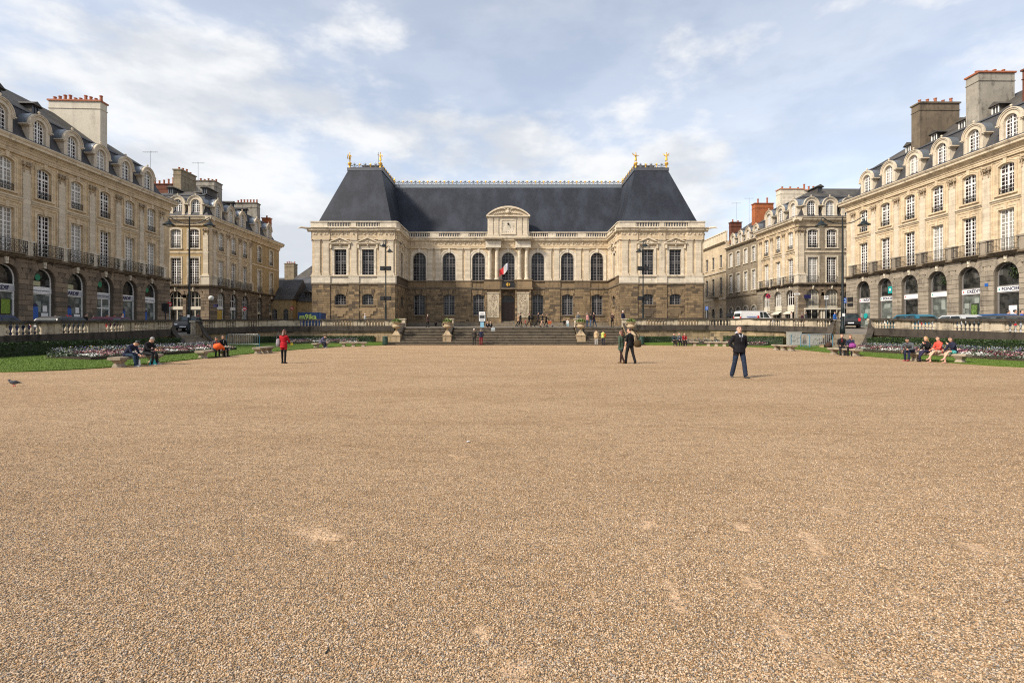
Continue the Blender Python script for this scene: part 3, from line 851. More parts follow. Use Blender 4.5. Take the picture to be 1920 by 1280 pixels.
def terrace_wall(label, pts, side, modules, root_at):
    """side: +1 when the sunken garden lies to the right of the walking direction."""
    root = empty('terrace_wall', (root_at[0], root_at[1], 0), label=label, cat='wall')
    inv = (-root_at[0], -root_at[1])
    L = path_len(pts); T = path_len(pts)
    sh = lambda P: (P[0]+inv[0], P[1]+inv[1])
    def fr(t0, t1):
        A, B = path_at(pts, t0), path_at(pts, t1)
        d = (B[0]-A[0], B[1]-A[1]); l = math.hypot(*d) or 1
        n = (d[1]/l*side, -d[0]/l*side)
        return A, B, n, l
    ledge, cap, core = MB(), MB(), MB()
    t = 0.0; k = 0
    while t < L-0.15:
        kind, w = modules[k % len(modules)]; k += 1
        t1 = min(L, t+w)
        if L-t1 < 0.4: t1 = L
        sub = max(1, int(round((t1-t)/1.2)))
        for i in range(sub):
            u0, u1 = t+(t1-t)*i/sub, t+(t1-t)*(i+1)/sub
            A, B, n, l = fr(u0, u1); za, zb = cap_z(*A), cap_z(*B); A, B = sh(A), sh(B)
            seg_box(cap, A, B, n, -0.22, 0.20, za-0.15, za-0.02, zb-0.15, zb-0.02)
            seg_box(cap, A, B, n, -0.17, 0.14, za-0.02, za+0.01, zb-0.02, zb+0.01)
            seg_box(ledge, A, B, n, -0.25, 0.12, za-1.18, za-0.75, zb-1.18, zb-0.75)
            seg_box(ledge, A, B, n, -0.24, 0.20, za-1.33, za-1.18, zb-1.33, zb-1.18)
            seg_box(core, A, B, n, -0.25, -0.04, -0.2, za-1.33, -0.2, zb-1.33)
        if kind == 'b':
            nb = max(3, int(round((t1-t)/0.33)))
            for i in range(nb):
                P = path_at(pts, t+(t1-t)*(i+0.5)/nb)
                z = cap_z(*P)-0.75
                put(balM, 'baluster', root, (P[0]+inv[0], P[1]+inv[1], z), rnd.uniform(0, 6))
        else:
            A, B, n, l = fr(t, t1); za, zb = cap_z(*A), cap_z(*B); A, B = sh(A), sh(B)
            p = MB(); seg_box(p, A, B, n, -0.15, 0.10 if kind == 'p' else 0.04, za-0.75, za-0.15, zb-0.75, zb-0.15)
            if kind == 'w':
                mA = (A[0]+(B[0]-A[0])*.12, A[1]+(B[1]-A[1])*.12); mB_ = (A[0]+(B[0]-A[0])*.88, A[1]+(B[1]-A[1])*.88)
                seg_box(p, mA, mB_, n, 0.04, 0.065, za-0.68, za-0.22, zb-0.68, zb-0.22)
            p.build('pier' if kind == 'p' else 'panel', BALST, root)
        t = t1
    ledge.build('ledge', DARKCAP, root); cap.build('coping', DARKCAP, root); core.build('core', JOINT, root)
    row = 0; z = 0.0
    while z < 1.45:
        t = -0.45 if row % 2 else 0.0
        while t < L-0.02:
            w = rnd.uniform(0.75, 1.25)
            a, b = max(0, t), min(L, t+w)
            if b-a > 0.12:
                A, B, n, l = fr(a+0.008, b-0.008)
                top = min(z+0.41, min(cap_z(*A), cap_z(*B))-1.335)
                if top > z+0.06:
                    A, B = sh(A), sh(B); q = MB(); f = rnd.uniform(0.0, 0.03)
                    seg_box(q, A, B, n, -0.05, 0.02+f, z+0.008, top, z+0.008, top)
                    q.build('stone', WALLST, root)
            t += w
        z += 0.42; row += 1
    return root
near = [('b', 2.1), ('w', 0.8), ('p', 0.4)]
far = [('b', 1.65), ('p', 0.35), ('w', 0.75), ('p', 0.35)]
terrace_wall('soot-dark balustraded terrace wall along the left street, nearest the left shopfronts', WL_A, 1, near, (-26, 30))
terrace_wall('balustraded terrace wall curving from the left garden steps to the palace stairs', WL_B, 1, far+far+far+[('w', 2.6), ('p', 0.5)]+[('b', 2.3), ('p', 0.4), ('w', 0.8)]*5, (-22, 57))
terrace_wall('sunlit balustraded terrace wall along the right street in front of parked cars', WR_A, -1, [('b', 2.3), ('w', 1.0), ('p', 0.5)], (28.3, 30))
terrace_wall('balustraded terrace wall curving from the right garden steps to the palace stairs', WR_B, -1, far+far+far+[('w', 2.6), ('p', 0.5)]+[('b', 2.3), ('p', 0.4), ('w', 0.8)]*5, (22, 57))

def garden_steps(label, A, B, n, top, k=9):
    """Flight through the gap A-B going down along n (towards the garden)."""
    M = ((A[0]+B[0])/2, (A[1]+B[1])/2)
    root = empty('garden_steps', (M[0], M[1], 0), label=label, cat='steps')
    d = (B[0]-A[0], B[1]-A[1]); l = math.hypot(*d); u = (d[0]/l, d[1]/l); hw = l/2-0.25
    zt = top; rise = (zt-0.22)/k
    for i in range(k):
        z1 = zt-rise*i
        q = MB(); f0 = -0.5+0.34*i; f1 = f0+0.36+(0.5 if i == 0 else 0)
        if i == 0: f0 = -1.2
        P = (-u[0]*hw, -u[1]*hw); Q = (u[0]*hw, u[1]*hw)
        seg_box(q, P, Q, n, f0, f1, 0.0, z1, 0.0, z1)
        q.build('step', STEPST, root)
    for s_ in (-1, 1):                                  # cheek walls that sweep down with the steps
        P = (u[0]*(hw+0.02)*s_, u[1]*(hw+0.02)*s_); Q = (u[0]*(hw+0.42)*s_, u[1]*(hw+0.42)*s_)
        prof = [(-0.75, zt+1.12), (-0.4, zt+1.08), (0.0, zt+0.75), (0.3, zt+0.30), (0.6, zt-0.02), (1.2, zt-0.36), (2.0, zt-0.76), (2.9, 0.36), (2.9, 0), (-0.75, 0)]
        m = MB(); vs = []
        for (f, z) in prof: vs.append((P[0]+n[0]*f, P[1]+n[1]*f, z))
        for (f, z) in prof: vs.append((Q[0]+n[0]*f, Q[1]+n[1]*f, z))
        c = len(prof)
        m.add(vs, [(i, (i+1) % c, c+(i+1) % c, c+i) for i in range(c)]+[tuple(range(c)), tuple(range(c, 2*c))[::-1]])
        ch = m.build('cheek_wall', WALLST, root)
        cp = MB()
        Pm = (u[0]*(hw-0.04)*s_, u[1]*(hw-0.04)*s_); Qm = (u[0]*(hw+0.48)*s_, u[1]*(hw+0.48)*s_)
        for (fa, za), (fb, zb) in zip(prof[:8], prof[1:8]):
            v = []
            for R_ in (Pm, Qm):
                for f, z in ((fa, za), (fb, zb)):
                    v += [(R_[0]+n[0]*f, R_[1]+n[1]*f, z+0.004), (R_[0]+n[0]*f, R_[1]+n[1]*f, z+0.13)]
            cp.add(v, [(0,1,3,2),(4,6,7,5),(0,4,5,1),(2,3,7,6),(1,5,7,3),(0,2,6,4)])
        cp.build('coping', DARKCAP, ch)
        me = MB().tube([(0,-0.28,0),(0,0.28,0)], 0.2, 10)
        a, b = P[0]+n[0]*3.2, P[1]+n[1]*3.2
    for s_ in (-1, 1):                                  # square gate piers at the stair head
        c = Vector((u[0]*(hw+.22)*s_-n[0]*.95, u[1]*(hw+.22)*s_-n[1]*.95))
        g_ = MB().box(-.3,.3,-.3,.3,zt-.3,zt+1.12).box(-.36,.36,-.36,.36,zt+1.12,zt+1.27)
        g_.build('gate_pier', BALST, root, (c[0], c[1], 0), math.atan2(u[1], u[0]))
    return root
nl = Vector((0.86, -0.51)).normalized(); nr = Vector((-0.72, -0.70)).normalized()
garden_steps('flight of garden steps through the left terrace wall below the tall lamp', WL_A[-1], WL_B[0], nl, street_z(-27.7, 43.8))
garden_steps('flight of garden steps through the right terrace wall in front of the dark car', WR_A[-1], WR_B[0], nr, street_z(28.4, 43))

# ------------------------------------------------------------------ the great staircase, its pedestals and urns
ST_Y, TR, RS, NST = 53.8, 0.30, 0.166, 11
root = empty('grand_staircase', (0, ST_Y, 0), label='broad grey stone staircase of three flights below the palace', cat='staircase')
for i in range(NST):
    if i < 2: spans = [(-13.7, -4.6), (-4.59, 4.9), (4.91, 13.9)]
    else: spans = [(-11.85, -7.38), (-6.42, 6.88), (7.84, 12.25)]
    for a, b in spans:
        q = MB(); y0 = TR*i; z = RS*(i+1)
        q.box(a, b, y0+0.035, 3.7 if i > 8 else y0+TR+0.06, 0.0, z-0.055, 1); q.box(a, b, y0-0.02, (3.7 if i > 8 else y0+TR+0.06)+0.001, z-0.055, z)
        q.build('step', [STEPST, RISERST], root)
for x in (-12.33, -6.9, 7.36, 12.73):                    # ramped cheek walls behind the pedestals
    m = MB()
    pr = [(1.35, 0.0), (1.35, 1.15), (1.9, 1.35), (3.2, 2.1), (3.5, 2.25), (3.5, 0.0)]
    m.prof(pr, x-0.3, x+0.3)
    c = m.build('cheek_wall', WALLST, root)
    cp = MB()
    for (ya, za), (yb, zb) in zip(pr[1:5], pr[2:5]):
        cp.add([(x-.36,ya,za+.003),(x+.36,ya,za+.003),(x+.36,yb,zb+.003),(x-.36,yb,zb+.003),(x-.36,ya,za+.12),(x+.36,ya,za+.12),(x+.36,yb,zb+.12),(x-.36,yb,zb+.12)],
               [(0,3,2,1),(4,5,6,7),(0,1,5,4),(1,2,6,5),(2,3,7,6),(3,0,4,7)])
    cp.build('coping', DARKCAP, c)
    MB().box(x-.34, x+.34, 3.5, 4.1, 1.2, 2.75).box(x-.4, x+.4, 3.44, 4.16, 2.75, 2.88).build('gate_pier', BALST, root)

def urn_with_pedestal(x, y, n):
    r = empty('pedestal', (x, y, 0), label='%s tan stone pedestal of the staircase, a carved urn on it' % n, cat='pedestal', group='pedestals of the staircase')
    MB().cbox(0,0,.17,1.06,1.06,.34).cbox(0,0,.66,.9,.9,.62).build('die', URNST, r)
    MB().cbox(0,0,1.01,1.02,1.02,.09).add([(-.42,-.42,1.06),(.42,-.42,1.06),(.42,.42,1.06),(-.42,.42,1.06),(-.17,-.17,1.46),(.17,-.17,1.46),(.17,.17,1.46),(-.17,.17,1.46)],
        [(0,1,5,4),(1,2,6,5),(2,3,7,6),(3,0,4,7),(4,5,6,7)]).build('tapered_cap', URNST, r)
    u = empty('urn', (x, y, 1.46), label='%s carved stone urn of greenery on a pedestal of the staircase' % n, cat='urn', group='urns on the staircase pedestals')
    MB().lathe([(.22,0),(.22,.05),(.10,.10),(.09,.20),(.16,.26),(.38,.36),(.47,.50),(.45,.58),(.36,.62),(.37,.80),(.42,.86),(.50,.90),(.50,.97),(.42,.97),(.40,.9)], 14).build('bowl', URNST, u, smooth=True)
    for s_ in (-1, 1):
        MB().tube([(s_*.36,0,.82),(s_*.52,0,.84),(s_*.58,0,.70),(s_*.50,0,.55),(s_*.42,0,.52)], .04, 6).build('handle', URNST, u)
    k = 420
    a = NP.uniform(0, 2*PI, k); rr = 0.46*np.sqrt(NP.rand(k)); z = 0.95+0.45*NP.rand(k)*(1.1-rr/0.46*0.7)
    scatter_mesh('plant', *LEAFT, np.stack([rr*np.cos(a)*1.1, rr*np.sin(a)*1.1, z], 1), NP.uniform(.10, .2, k), URNLEAF, parent=u, tilt=1.2)
for x, n in ((-12.33, 'leftmost'), (-6.9, 'second from left'), (7.36, 'third from left'), (12.73, 'rightmost')):
    urn_with_pedestal(x, 54.75, n)

# ------------------------------------------------------------------ hedges and flower beds
def hedge(label, pts, width, h, dens=420):
    L = path_len(pts); n = int(L*dens)
    core = MB()
    m = max(2, int(L/1.0)); pp = [path_at(pts, L*i/m) for i in range(m+1)]
    P = []
    for A, B in zip(pp, pp[1:]):
        d = (B[0]-A[0], B[1]-A[1]); l = math.hypot(*d); nn = (-d[1]/l, d[0]/l)
        z0 = 0.0
        seg_box(core, A, B, nn, -width/2+.1, width/2-.1, z0, h-.1, z0, h-.1)
    t = NP.rand(n)*L; u = NP.uniform(-1, 1, n); v = NP.rand(n)
    face = NP.rand(n)
    for i in range(n):
        A = path_at(pts, t[i]); B = path_at(pts, min(L, t[i]+.1)); 
        if t[i]+.1 > L: A = path_at(pts, t[i]-.1); B = path_at(pts, t[i])
        d = (B[0]-A[0], B[1]-A[1]); l = math.hypot(*d) or 1; nn = (-d[1]/l, d[0]/l)
        q = width/2*u[i]; z = h*v[i]
        if face[i] < .45: q = width/2*(1 if u[i] > 0 else -1)*(0.88+0.2*NP.rand())
        else: z = h*(0.9+0.14*NP.rand())
        P.append((A[0]+nn[0]*q, A[1]+nn[1]*q, z))
    o = scatter_mesh('hedge', *LEAFT, np.array(P), NP.uniform(.07, .15, n), HEDGEM, tilt=1.5, label=label, cat='hedge')
    o2 = core.build('branches', LEAF_D, o)
    return o
hedge('long dark clipped hedge under the left near terrace wall', [(-25.2, 18.5), (-25.2, 27), (-25.5, 34), (-26.4, 40)], 1.1, 0.95)
hedge('low clipped hedge under the terrace wall left of the palace stairs', [(-25.4, 51), (-24.6, 54.2), (-22.5, 55.9), (-15.0, 56.1)], 1.0, 0.9)
hedge('long clipped hedge under the right near terrace wall behind bright flowers', [(27.3, 19), (27.4, 28), (28.0, 36), (28.2, 40.0)], 1.1, 1.0)
hedge('short clipped hedge right of the palace stairs behind the green bin', [(14.2, 56.1), (18.6, 56.1)], 1.0, 0.85)
hedge('rounded hedge beside the grey graffiti cabinets on the right', [(22.0, 52.8), (25.9, 48.6)], 1.2, 0.95)

FLW = {n: plain(n, c, 0.6, var=0.25) for n, c in (('white_petals', (.80,.78,.74)), ('pink_petals', (.60,.36,.33)), ('crimson_petals', (.12,.012,.028)),
       ('lavender_petals', (.34,.33,.42)), ('yellow_petals', (.62,.46,.07)), ('magenta_petals', (.26,.04,.12)), ('violet_petals', (.12,.075,.26)))}
FM = list(FLW.values())
PET = ([(0,0,.3),(.5,0,.1),(.35,.35,0),(0,.5,.1),(-.35,.35,0),(-.5,0,.1),(-.35,-.35,0),(0,-.5,.1),(.35,-.35,0)], [(0,1,2),(0,2,3),(0,3,4),(0,4,5),(0,5,6),(0,6,7),(0,7,8),(0,8,1)])
def flower_bed(label, pts, width, side, dens=270):
    """pts: front edge; the bed goes back along side*normal. Low white and pink in front, lavender behind."""
    L = path_len(pts); n = int(L*width*dens)
    t = NP.rand(n)*L; v = NP.rand(n)
    F, S, MI, LP, LS = [], [], [], [], []
    soil = MB(); m = max(2, int(L)); pp = [path_at(pts, L*i/m) for i in range(m+1)]
    for A, B in zip(pp, pp[1:]):
        d = (B[0]-A[0], B[1]-A[1]); l = math.hypot(*d); nn = (-d[1]/l*side, d[0]/l*side)
        za = lawn_h(A[0]+nn[0]*width*.5, A[1]+nn[1]*width*.5)
        seg_box(soil, A, B, nn, 0.03, width, za-.15, za+.07, za-.15, za+.07)
    for i in range(n):
        A = path_at(pts, max(0, t[i]-.05)); B = path_at(pts, min(L, t[i]+.05))
        d = (B[0]-A[0], B[1]-A[1]); l = math.hypot(*d) or 1; nn = (-d[1]/l*side, d[0]/l*side)
        q = v[i]*width
        x, y = A[0]+nn[0]*q, A[1]+nn[1]*q
        z = lawn_h(x, y)+0.06
        clump = math.sin(t[i]*2.1+1)+0.6*math.sin(t[i]*5.3)+NP.uniform(-.5, .5)
        if v[i] < .3: h = .10+.12*NP.rand(); mi = (0 if clump > .35 else (1 if clump > -.1 else 2)) if NP.rand() < .62 else 7
        elif v[i] < .52: h = .17+.14*NP.rand(); mi = (2 if clump > -.3 else (1 if clump > -.9 else 5)) if NP.rand() < .7 else 7
        else:
            h = .18+.26*NP.rand(); mi = 3 if clump > -.5 else 6
            if NP.rand() < .07: mi = 4
        if mi == 7: LP.append((x, y, z+h*.7)); LS.append(.10); continue
        isleaf = NP.rand() < (.28 if v[i] < .5 else .62)
        if isleaf: LP.append((x, y, z+h*NP.rand())); LS.append(.14 if v[i] > .5 else .10)
        else: F.append((x, y, z+h)); S.append((.066 if v[i] < .5 else .042)*NP.uniform(.7, 1.3)); MI.append(mi)
    r = empty('flower_bed', (0, 0, 0), label=label, cat='flower bed')
    soil.build('soil', SOIL, r)
    scatter_mesh('blossoms', *PET, np.array(F), np.array(S), FM, np.array(MI), 0.6, r, kind='stuff')
    scatter_mesh('foliage', *LEAFT, np.array(LP), np.array(LS), SILVER, None, 1.2, r, kind='stuff')
    lf = np.array(LP)[::2]; lf[:, 2] -= 0.05
    scatter_mesh('leaves', *LEAFT, lf, np.array(LS)[::2], LEAF_M, None, 1.2, r, kind='stuff')
flower_bed('long bed of white, pink and lavender flowers behind the left reading couple', [(-20.2, 24.6), (-20.2, 29), (-20.4, 38.0)], 2.3, 1)
flower_bed('bed of mixed flowers left of the palace stairs behind a leaning person', [(-21.6, 49.0), (-18.6, 51.2), (-15.6, 52.2)], 1.7, 1, 260)
flower_bed('bed of pale mixed flowers right of the palace stairs behind stone benches', [(17.6, 53.4), (21.2, 52.0), (23.8, 48.4)], 1.6, 1, 260)
flower_bed('long bright bed of blue-grey, white and crimson flowers behind the right benches', [(23.9, 23.6), (23.9, 28.5), (24.2, 37.5)], 2.2, -1)
# ------------------------------------------------------------------ the arcaded palaces round the square
def scroll_rail(w, h=1.0):
    """Wrought-iron balcony front with scrolls, standing on z=0."""
    mb = MB()
    mb.box(-w/2, w/2, -.02, .02, h-.04, h); mb.box(-w/2, w/2, -.015, .015, .05, .08); mb.box(-w/2, w/2, -.012, .012, h*.8, h*.8+.025)
    n = max(3, int(w/0.36)); p = w/n
    for i in range(n+1): mb.box(-w/2+p*i-.012, -w/2+p*i+.012, -.012, .012, 0, h)
    for i in range(n):
        cx = -w/2+p*(i+.5); q = 1 if i % 2 else -1
        path = [(cx+q*p*.38*math.cos(t)*(1-.06*j), 0, h*.26+h*.17*math.sin(t)*(1-.06*j)) for j, t in enumerate([PI*x/4 for x in range(0, 8)])]
        path2 = [(cx-q*p*.38*math.cos(t)*(1-.06*j), 0, h*.60-h*.17*math.sin(t)*(1-.06*j)) for j, t in enumerate([PI*x/4 for x in range(0, 8)])]
        mb.tube(path, .016, 3); mb.tube(path2, .016, 3)
    return mb
def bar_rail(w, h=1.0, pitch=.13):
    mb = MB(); mb.box(-w/2, w/2, -.02, .02, h-.04, h); mb.box(-w/2, w/2, -.015, .015, .05, .08)
    n = int(w/pitch)
    for i in range(n+1): mb.box(-w/2+w*i/n-.009, -w/2+w*i/n+.009, -.009, .009, .05, h)
    return mb
RAIL1 = {}
def rail_mesh(kind, w, h):
    k = (kind, round(w, 2), h)
    if k not in RAIL1: RAIL1[k] = (scroll_rail if kind == 's' else bar_rail)(w, h).mesh('railing', IRON)
    return RAIL1[k]

W1, H1 = 1.36, 3.45
W2, H2, R2 = 1.36, 2.5, 0.2
M_W1 = window_mesh(W1, H1, 0, 4, 10, (0.68,)).mesh('window', WHITEP)
M_G1 = glass_mesh(W1, H1).mesh('glass', GLASS_H)
M_S1 = surround_mesh(W1, H1, 0, .26, .07).mesh('surround', CREAM)
M_W2 = window_mesh(W2, H2, R2, 4, 7, (0.66,)).mesh('window', WHITEP)
M_G2 = glass_mesh(W2, H2, R2).mesh('glass', GLASS_H)
M_S2 = surround_mesh(W2, H2, R2, .24, .07).mesh('surround', CREAM)
M_SP1 = surround_mesh(W1, H1, 0, .2, .04, key=False).mesh('surround', CREAM_PALE)
M_SP2 = surround_mesh(W2, H2, R2, .2, .04, key=False).mesh('surround', CREAM_PALE)
WR, AR = 1.05, 1.05
def pilaster_mesh(h):
    mb = MB()
    mb.box(-.43, .43, -.16, .02, 0, .16).box(-.39, .39, -.13, .02, .16, .26).box(-.33, .33, -.10, .02, .26, h)
    return mb.mesh('pilaster', PILA)
def capital_mesh():
    mb = MB(); mb.box(-.42, .42, -.19, .02, .56, .66); mb.box(-.36, .36, -.13, .02, .0, .06)
    mb.box(-.34, .34, -.12, .02, .30, .56)
    for s_ in (-1, 1):
        mb.tube([(s_*.33, -.23, .44), (s_*.33, .0, .44)], .125, 9); mb.tube([(s_*.33, -.26, .44), (s_*.33, -.23, .44)], .05, 6)
        mb.tube([(s_*.27, -.15, .34), (s_*.27, -.15, .05), (s_*.27, -.14, -.22)], [.05, .035, .05], 5)
    mb.tube([(-.2, -.15, .40), (0, -.16, .30), (.2, -.15, .40)], .04, 5)
    mb.ball((0, -.15, .50), .08, 6)
    return mb.mesh('capital', CAPST)
PIL_H = 5.55
M_PIL = pilaster_mesh(PIL_H); M_CAP = capital_mesh()
M_PED = MB().box(-.55, .55, -.22, .02, 0, 1.05).box(-.6, .6, -.27, .02, 1.05, 1.2).mesh('pedestal', CREAM_PALE)
M_PEDG = MB().box(-.55, .55, -.22, .02, 0, 1.05).box(-.6, .6, -.27, .02, 1.05, 1.2).mesh('pedestal', GRANITE_R)
def keystone_mesh():
    mb = MB().slab([(-.10, 0), (.10, 0), (.15, .52), (-.15, .52)], -.11, .02)
    mb.ball((0, -.12, .28), .10, 8, sz=1.3).ball((0, -.13, .42), .07, 6)
    return mb.mesh('keystone', CREAM_PALE)
M_KEY = keystone_mesh()

def dormer_parts():
    w, hs, r = 1.16, 1.72, .58                   # opening; springing height
    mb = MB(); ow = .95; n = 14
    arc = lambda q: [(-q*math.cos(PI*i/n), hs+q*math.sin(PI*i/n)) for i in range(n+1)]
    for a in (-1, 1): mb.box(min(a*w/2, a*ow), max(a*w/2, a*ow), 0, 1.1, 0, hs)
    mb.ring(arc(r), arc(ow), 0, .32)
    mb.ring(arc(r), arc(r+.09), -.03, 0)
    mb.ring(arc(ow-.07), arc(ow+.05), -.07, .30); mb.ring(arc(ow+.05), arc(ow+.12), -.13, .30)
    for a in (-1, 1):                           # the moulding returns level and runs back along the cheeks
        mb.box(min(a*.86, a*1.20), max(a*.86, a*1.20), -.13, 1.25, hs-.13, hs-.02)
        mb.box(min(a*.86, a*1.08), max(a*.86, a*1.08), -.07, 1.2, hs-.22, hs-.13)
        mb.box(min(a*w/2*1.02, a*(ow+.04)), max(a*w/2*1.02, a*(ow+.04)), -.05, .3, 0, .32)
    mb.tube([(0, .05, hs+ow+.1), (0, .05, hs+ow+.22)], .045, 6).ball((0, .05, hs+ow+.30), .10, 8)
    rf = MB(); o3 = arc(ow+.15)
    o3 = [(-1.2, hs-.0)]+[(x, z+.0) for x, z in o3]+[(1.2, hs-.0)]
    for (xa, za), (xb, zb) in zip(o3, o3[1:]): rf.add([(xa,.10,za),(xb,.10,zb),(xb,2.6,zb),(xa,2.6,za)], [(0,3,2,1)])
    ck = MB()
    for a in (-1, 1):
        x = a*(ow-.02); ck.add([(x,.3,-.1),(x,2.4,-.1),(x,2.4,hs+.1),(x,.3,hs+.1)], [(0,1,2,3)])
    return (mb.mesh('dormer', DORMST), rf.mesh('dormer_roof', ZINC, True), ck.mesh('cheek', LEAD),
            window_mesh(w, hs+r, r, 4, 7, (.70,)).mesh('window_frame', WHITEP), glass_mesh(w, hs+r, r).mesh('glass', GLASS_H))
DORMST = stone('dormer_stone', (0.66, 0.575, 0.45), (0.57, 0.49, 0.375), (0.20, 0.165, 0.12), 0.5)
DORM = dormer_parts()
def add_dormer(fr, s, y, z, sc=1.0):
    d = fr.put(DORM[0], 'dormer', s, y, z)
    put(DORM[1], 'dormer_roof', d); put(DORM[2], 'cheek', d)
    put(DORM[3], 'window_frame', d, (0, .2, 0)); put(DORM[4], 'glass', d, (0, .2, 0))
    if sc != 1: d.scale = (sc, 1, sc)
    return d
def lucarne_mesh(white=True):
    mb = MB()
    mb.box(-.34, -.24, 0, .1, 0, .85, 1).box(.24, .34, 0, .1, 0, .85, 1).box(-.34, .34, 0, .1, .78, .88, 1).box(-.34, .34, 0, .1, 0, .07, 1).box(-.03, .03, .02, .08, 0, .8, 1)
    mb.box(-.26, .26, .06, .08, .05, .8, 2)
    for a in (-1, 1): mb.add([(a*.36,.02,-.1),(a*.36,2.3,-.1),(a*.36,2.3,.95),(a*.36,.02,.95)], [(0,1,2,3)], 0)
    mb.add([(-.55,-.15,.86),(.0,-.15,1.22),(.55,-.15,.86),(-.55,2.6,.86),(0,2.6,1.22),(.55,2.6,.86)], [(0,1,4,3),(1,2,5,4),(0,2,1)], 0)
    mb.add([(-.55,-.15,.80),(.55,-.15,.80),(.55,2.6,.80),(-.55,2.6,.80)], [(0,1,2,3)], 0)
    return mb.mesh('lucarne', [SLATE_W, WHITEP if white else LEAD, GLASS_K])
LUC_W, LUC_D = lucarne_mesh(), lucarne_mesh(False)

def chimney(fr, s0, s1, y0, y1, z0, z1, mat_, pots=6, pot_mat=None, capm=None, along='y', potk=1.0):
    mb = MB(); mb.box(s0, s1, y0, y1, z0, z1)
    c = fr.build(mb, 'chimney', mat_)
    put(MB().box(s0-.05, s1+.05, y0-.05, y1+.05, z1-.72, z1-.65).mesh('band', mat_), 'band', c)
    mb = MB(); mb.box(s0-.10, s1+.10, y0-.10, y1+.10, z1, z1+.14)
    put(mb.mesh('chimney_cap', capm or mat_), 'chimney_cap', c)
    for i in range(pots):
        t = (i+.5)/pots; h = rnd.choice((.42, .5, .62, .35))*potk
        x, y = ((s0+s1)/2, y0+(y1-y0)*t) if along == 'y' else (s0+(s1-s0)*t, (y0+y1)/2)
        put(MB().lathe([(.17,0),(.15,.05),(.12,h*.8),(.155,h*.85),(.155,h)], 8).mesh('chimney_pot', pot_mat or TERRA), 'chimney_pot', c, (x, y, z1+.14), rnd.random())
    return c

def roof_mesh(L0, L1, D, z0, in0=.3, in1=1.45, h1=3.1, ridge=5.8, h2=6.3, hip0=True, hip1=True, low=None, up=None):
    """Mansard: steep lower slope then a shallow one up to a ridge."""
    low, up = low or SLATE_O, up or SLATE_W
    a0, b0 = L0+(in0 if hip0 else 0), L1-(in0 if hip1 else 0)
    a1, b1 = L0+(in1 if hip0 else 0), L1-(in1 if hip1 else 0)
    a2, b2 = L0+(ridge if hip0 else 0), L1-(ridge if hip1 else 0)
    if a2 > b2: a2 = b2 = (L0+L1)/2
    mb = MB()
    # flared foot then straight
    am, bm = L0+((in0*.45+in1*.55) if hip0 else 0), L1-((in0*.45+in1*.55) if hip1 else 0)
    r0 = [(a0,in0,z0),(b0,in0,z0),(b0,D-in0,z0),(a0,D-in0,z0)]
    im = in0+(in1-in0)*.55
    rm = [(am,im,z0+h1*.42),(bm,im,z0+h1*.42),(bm,D-im,z0+h1*.42),(am,D-im,z0+h1*.42)]
    r1 = [(a1,in1,z0+h1),(b1,in1,z0+h1),(b1,D-in1,z0+h1),(a1,D-in1,z0+h1)]
    mb.add(r0+rm+r1, [(i,(i+1)%4,4+(i+1)%4,4+i) for i in range(4)]+[(4+i,4+(i+1)%4,8+(i+1)%4,8+i) for i in range(4)], 0)
    yr = min(ridge, D/2)
    q = [(a2,yr,z0+h2),(b2,yr,z0+h2),(b2,D-yr,z0+h2),(a2,D-yr,z0+h2)]
    mb.add(r1+q, [(i,(i+1)%4,4+(i+1)%4,4+i) for i in range(4)]+[(4,5,6,7)], 1)
    e = MB()                                     # lead roll at the break
    k = .06
    e.box(a1-k, b1+k, in1-.10, in1+.02, z0+h1-.03, z0+h1+.07).box(a1-k, b1+k, D-in1-.02, D-in1+.1, z0+h1-.03, z0+h1+.07)
    e.box(a1-.10, a1+.02, in1, D-in1, z0+h1-.031, z0+h1+.069).box(b1-.02, b1+.1, in1, D-in1, z0+h1-.031, z0+h1+.069)
    return mb.mesh('roof', [low, up]), e.mesh('lead_roll', LEAD)

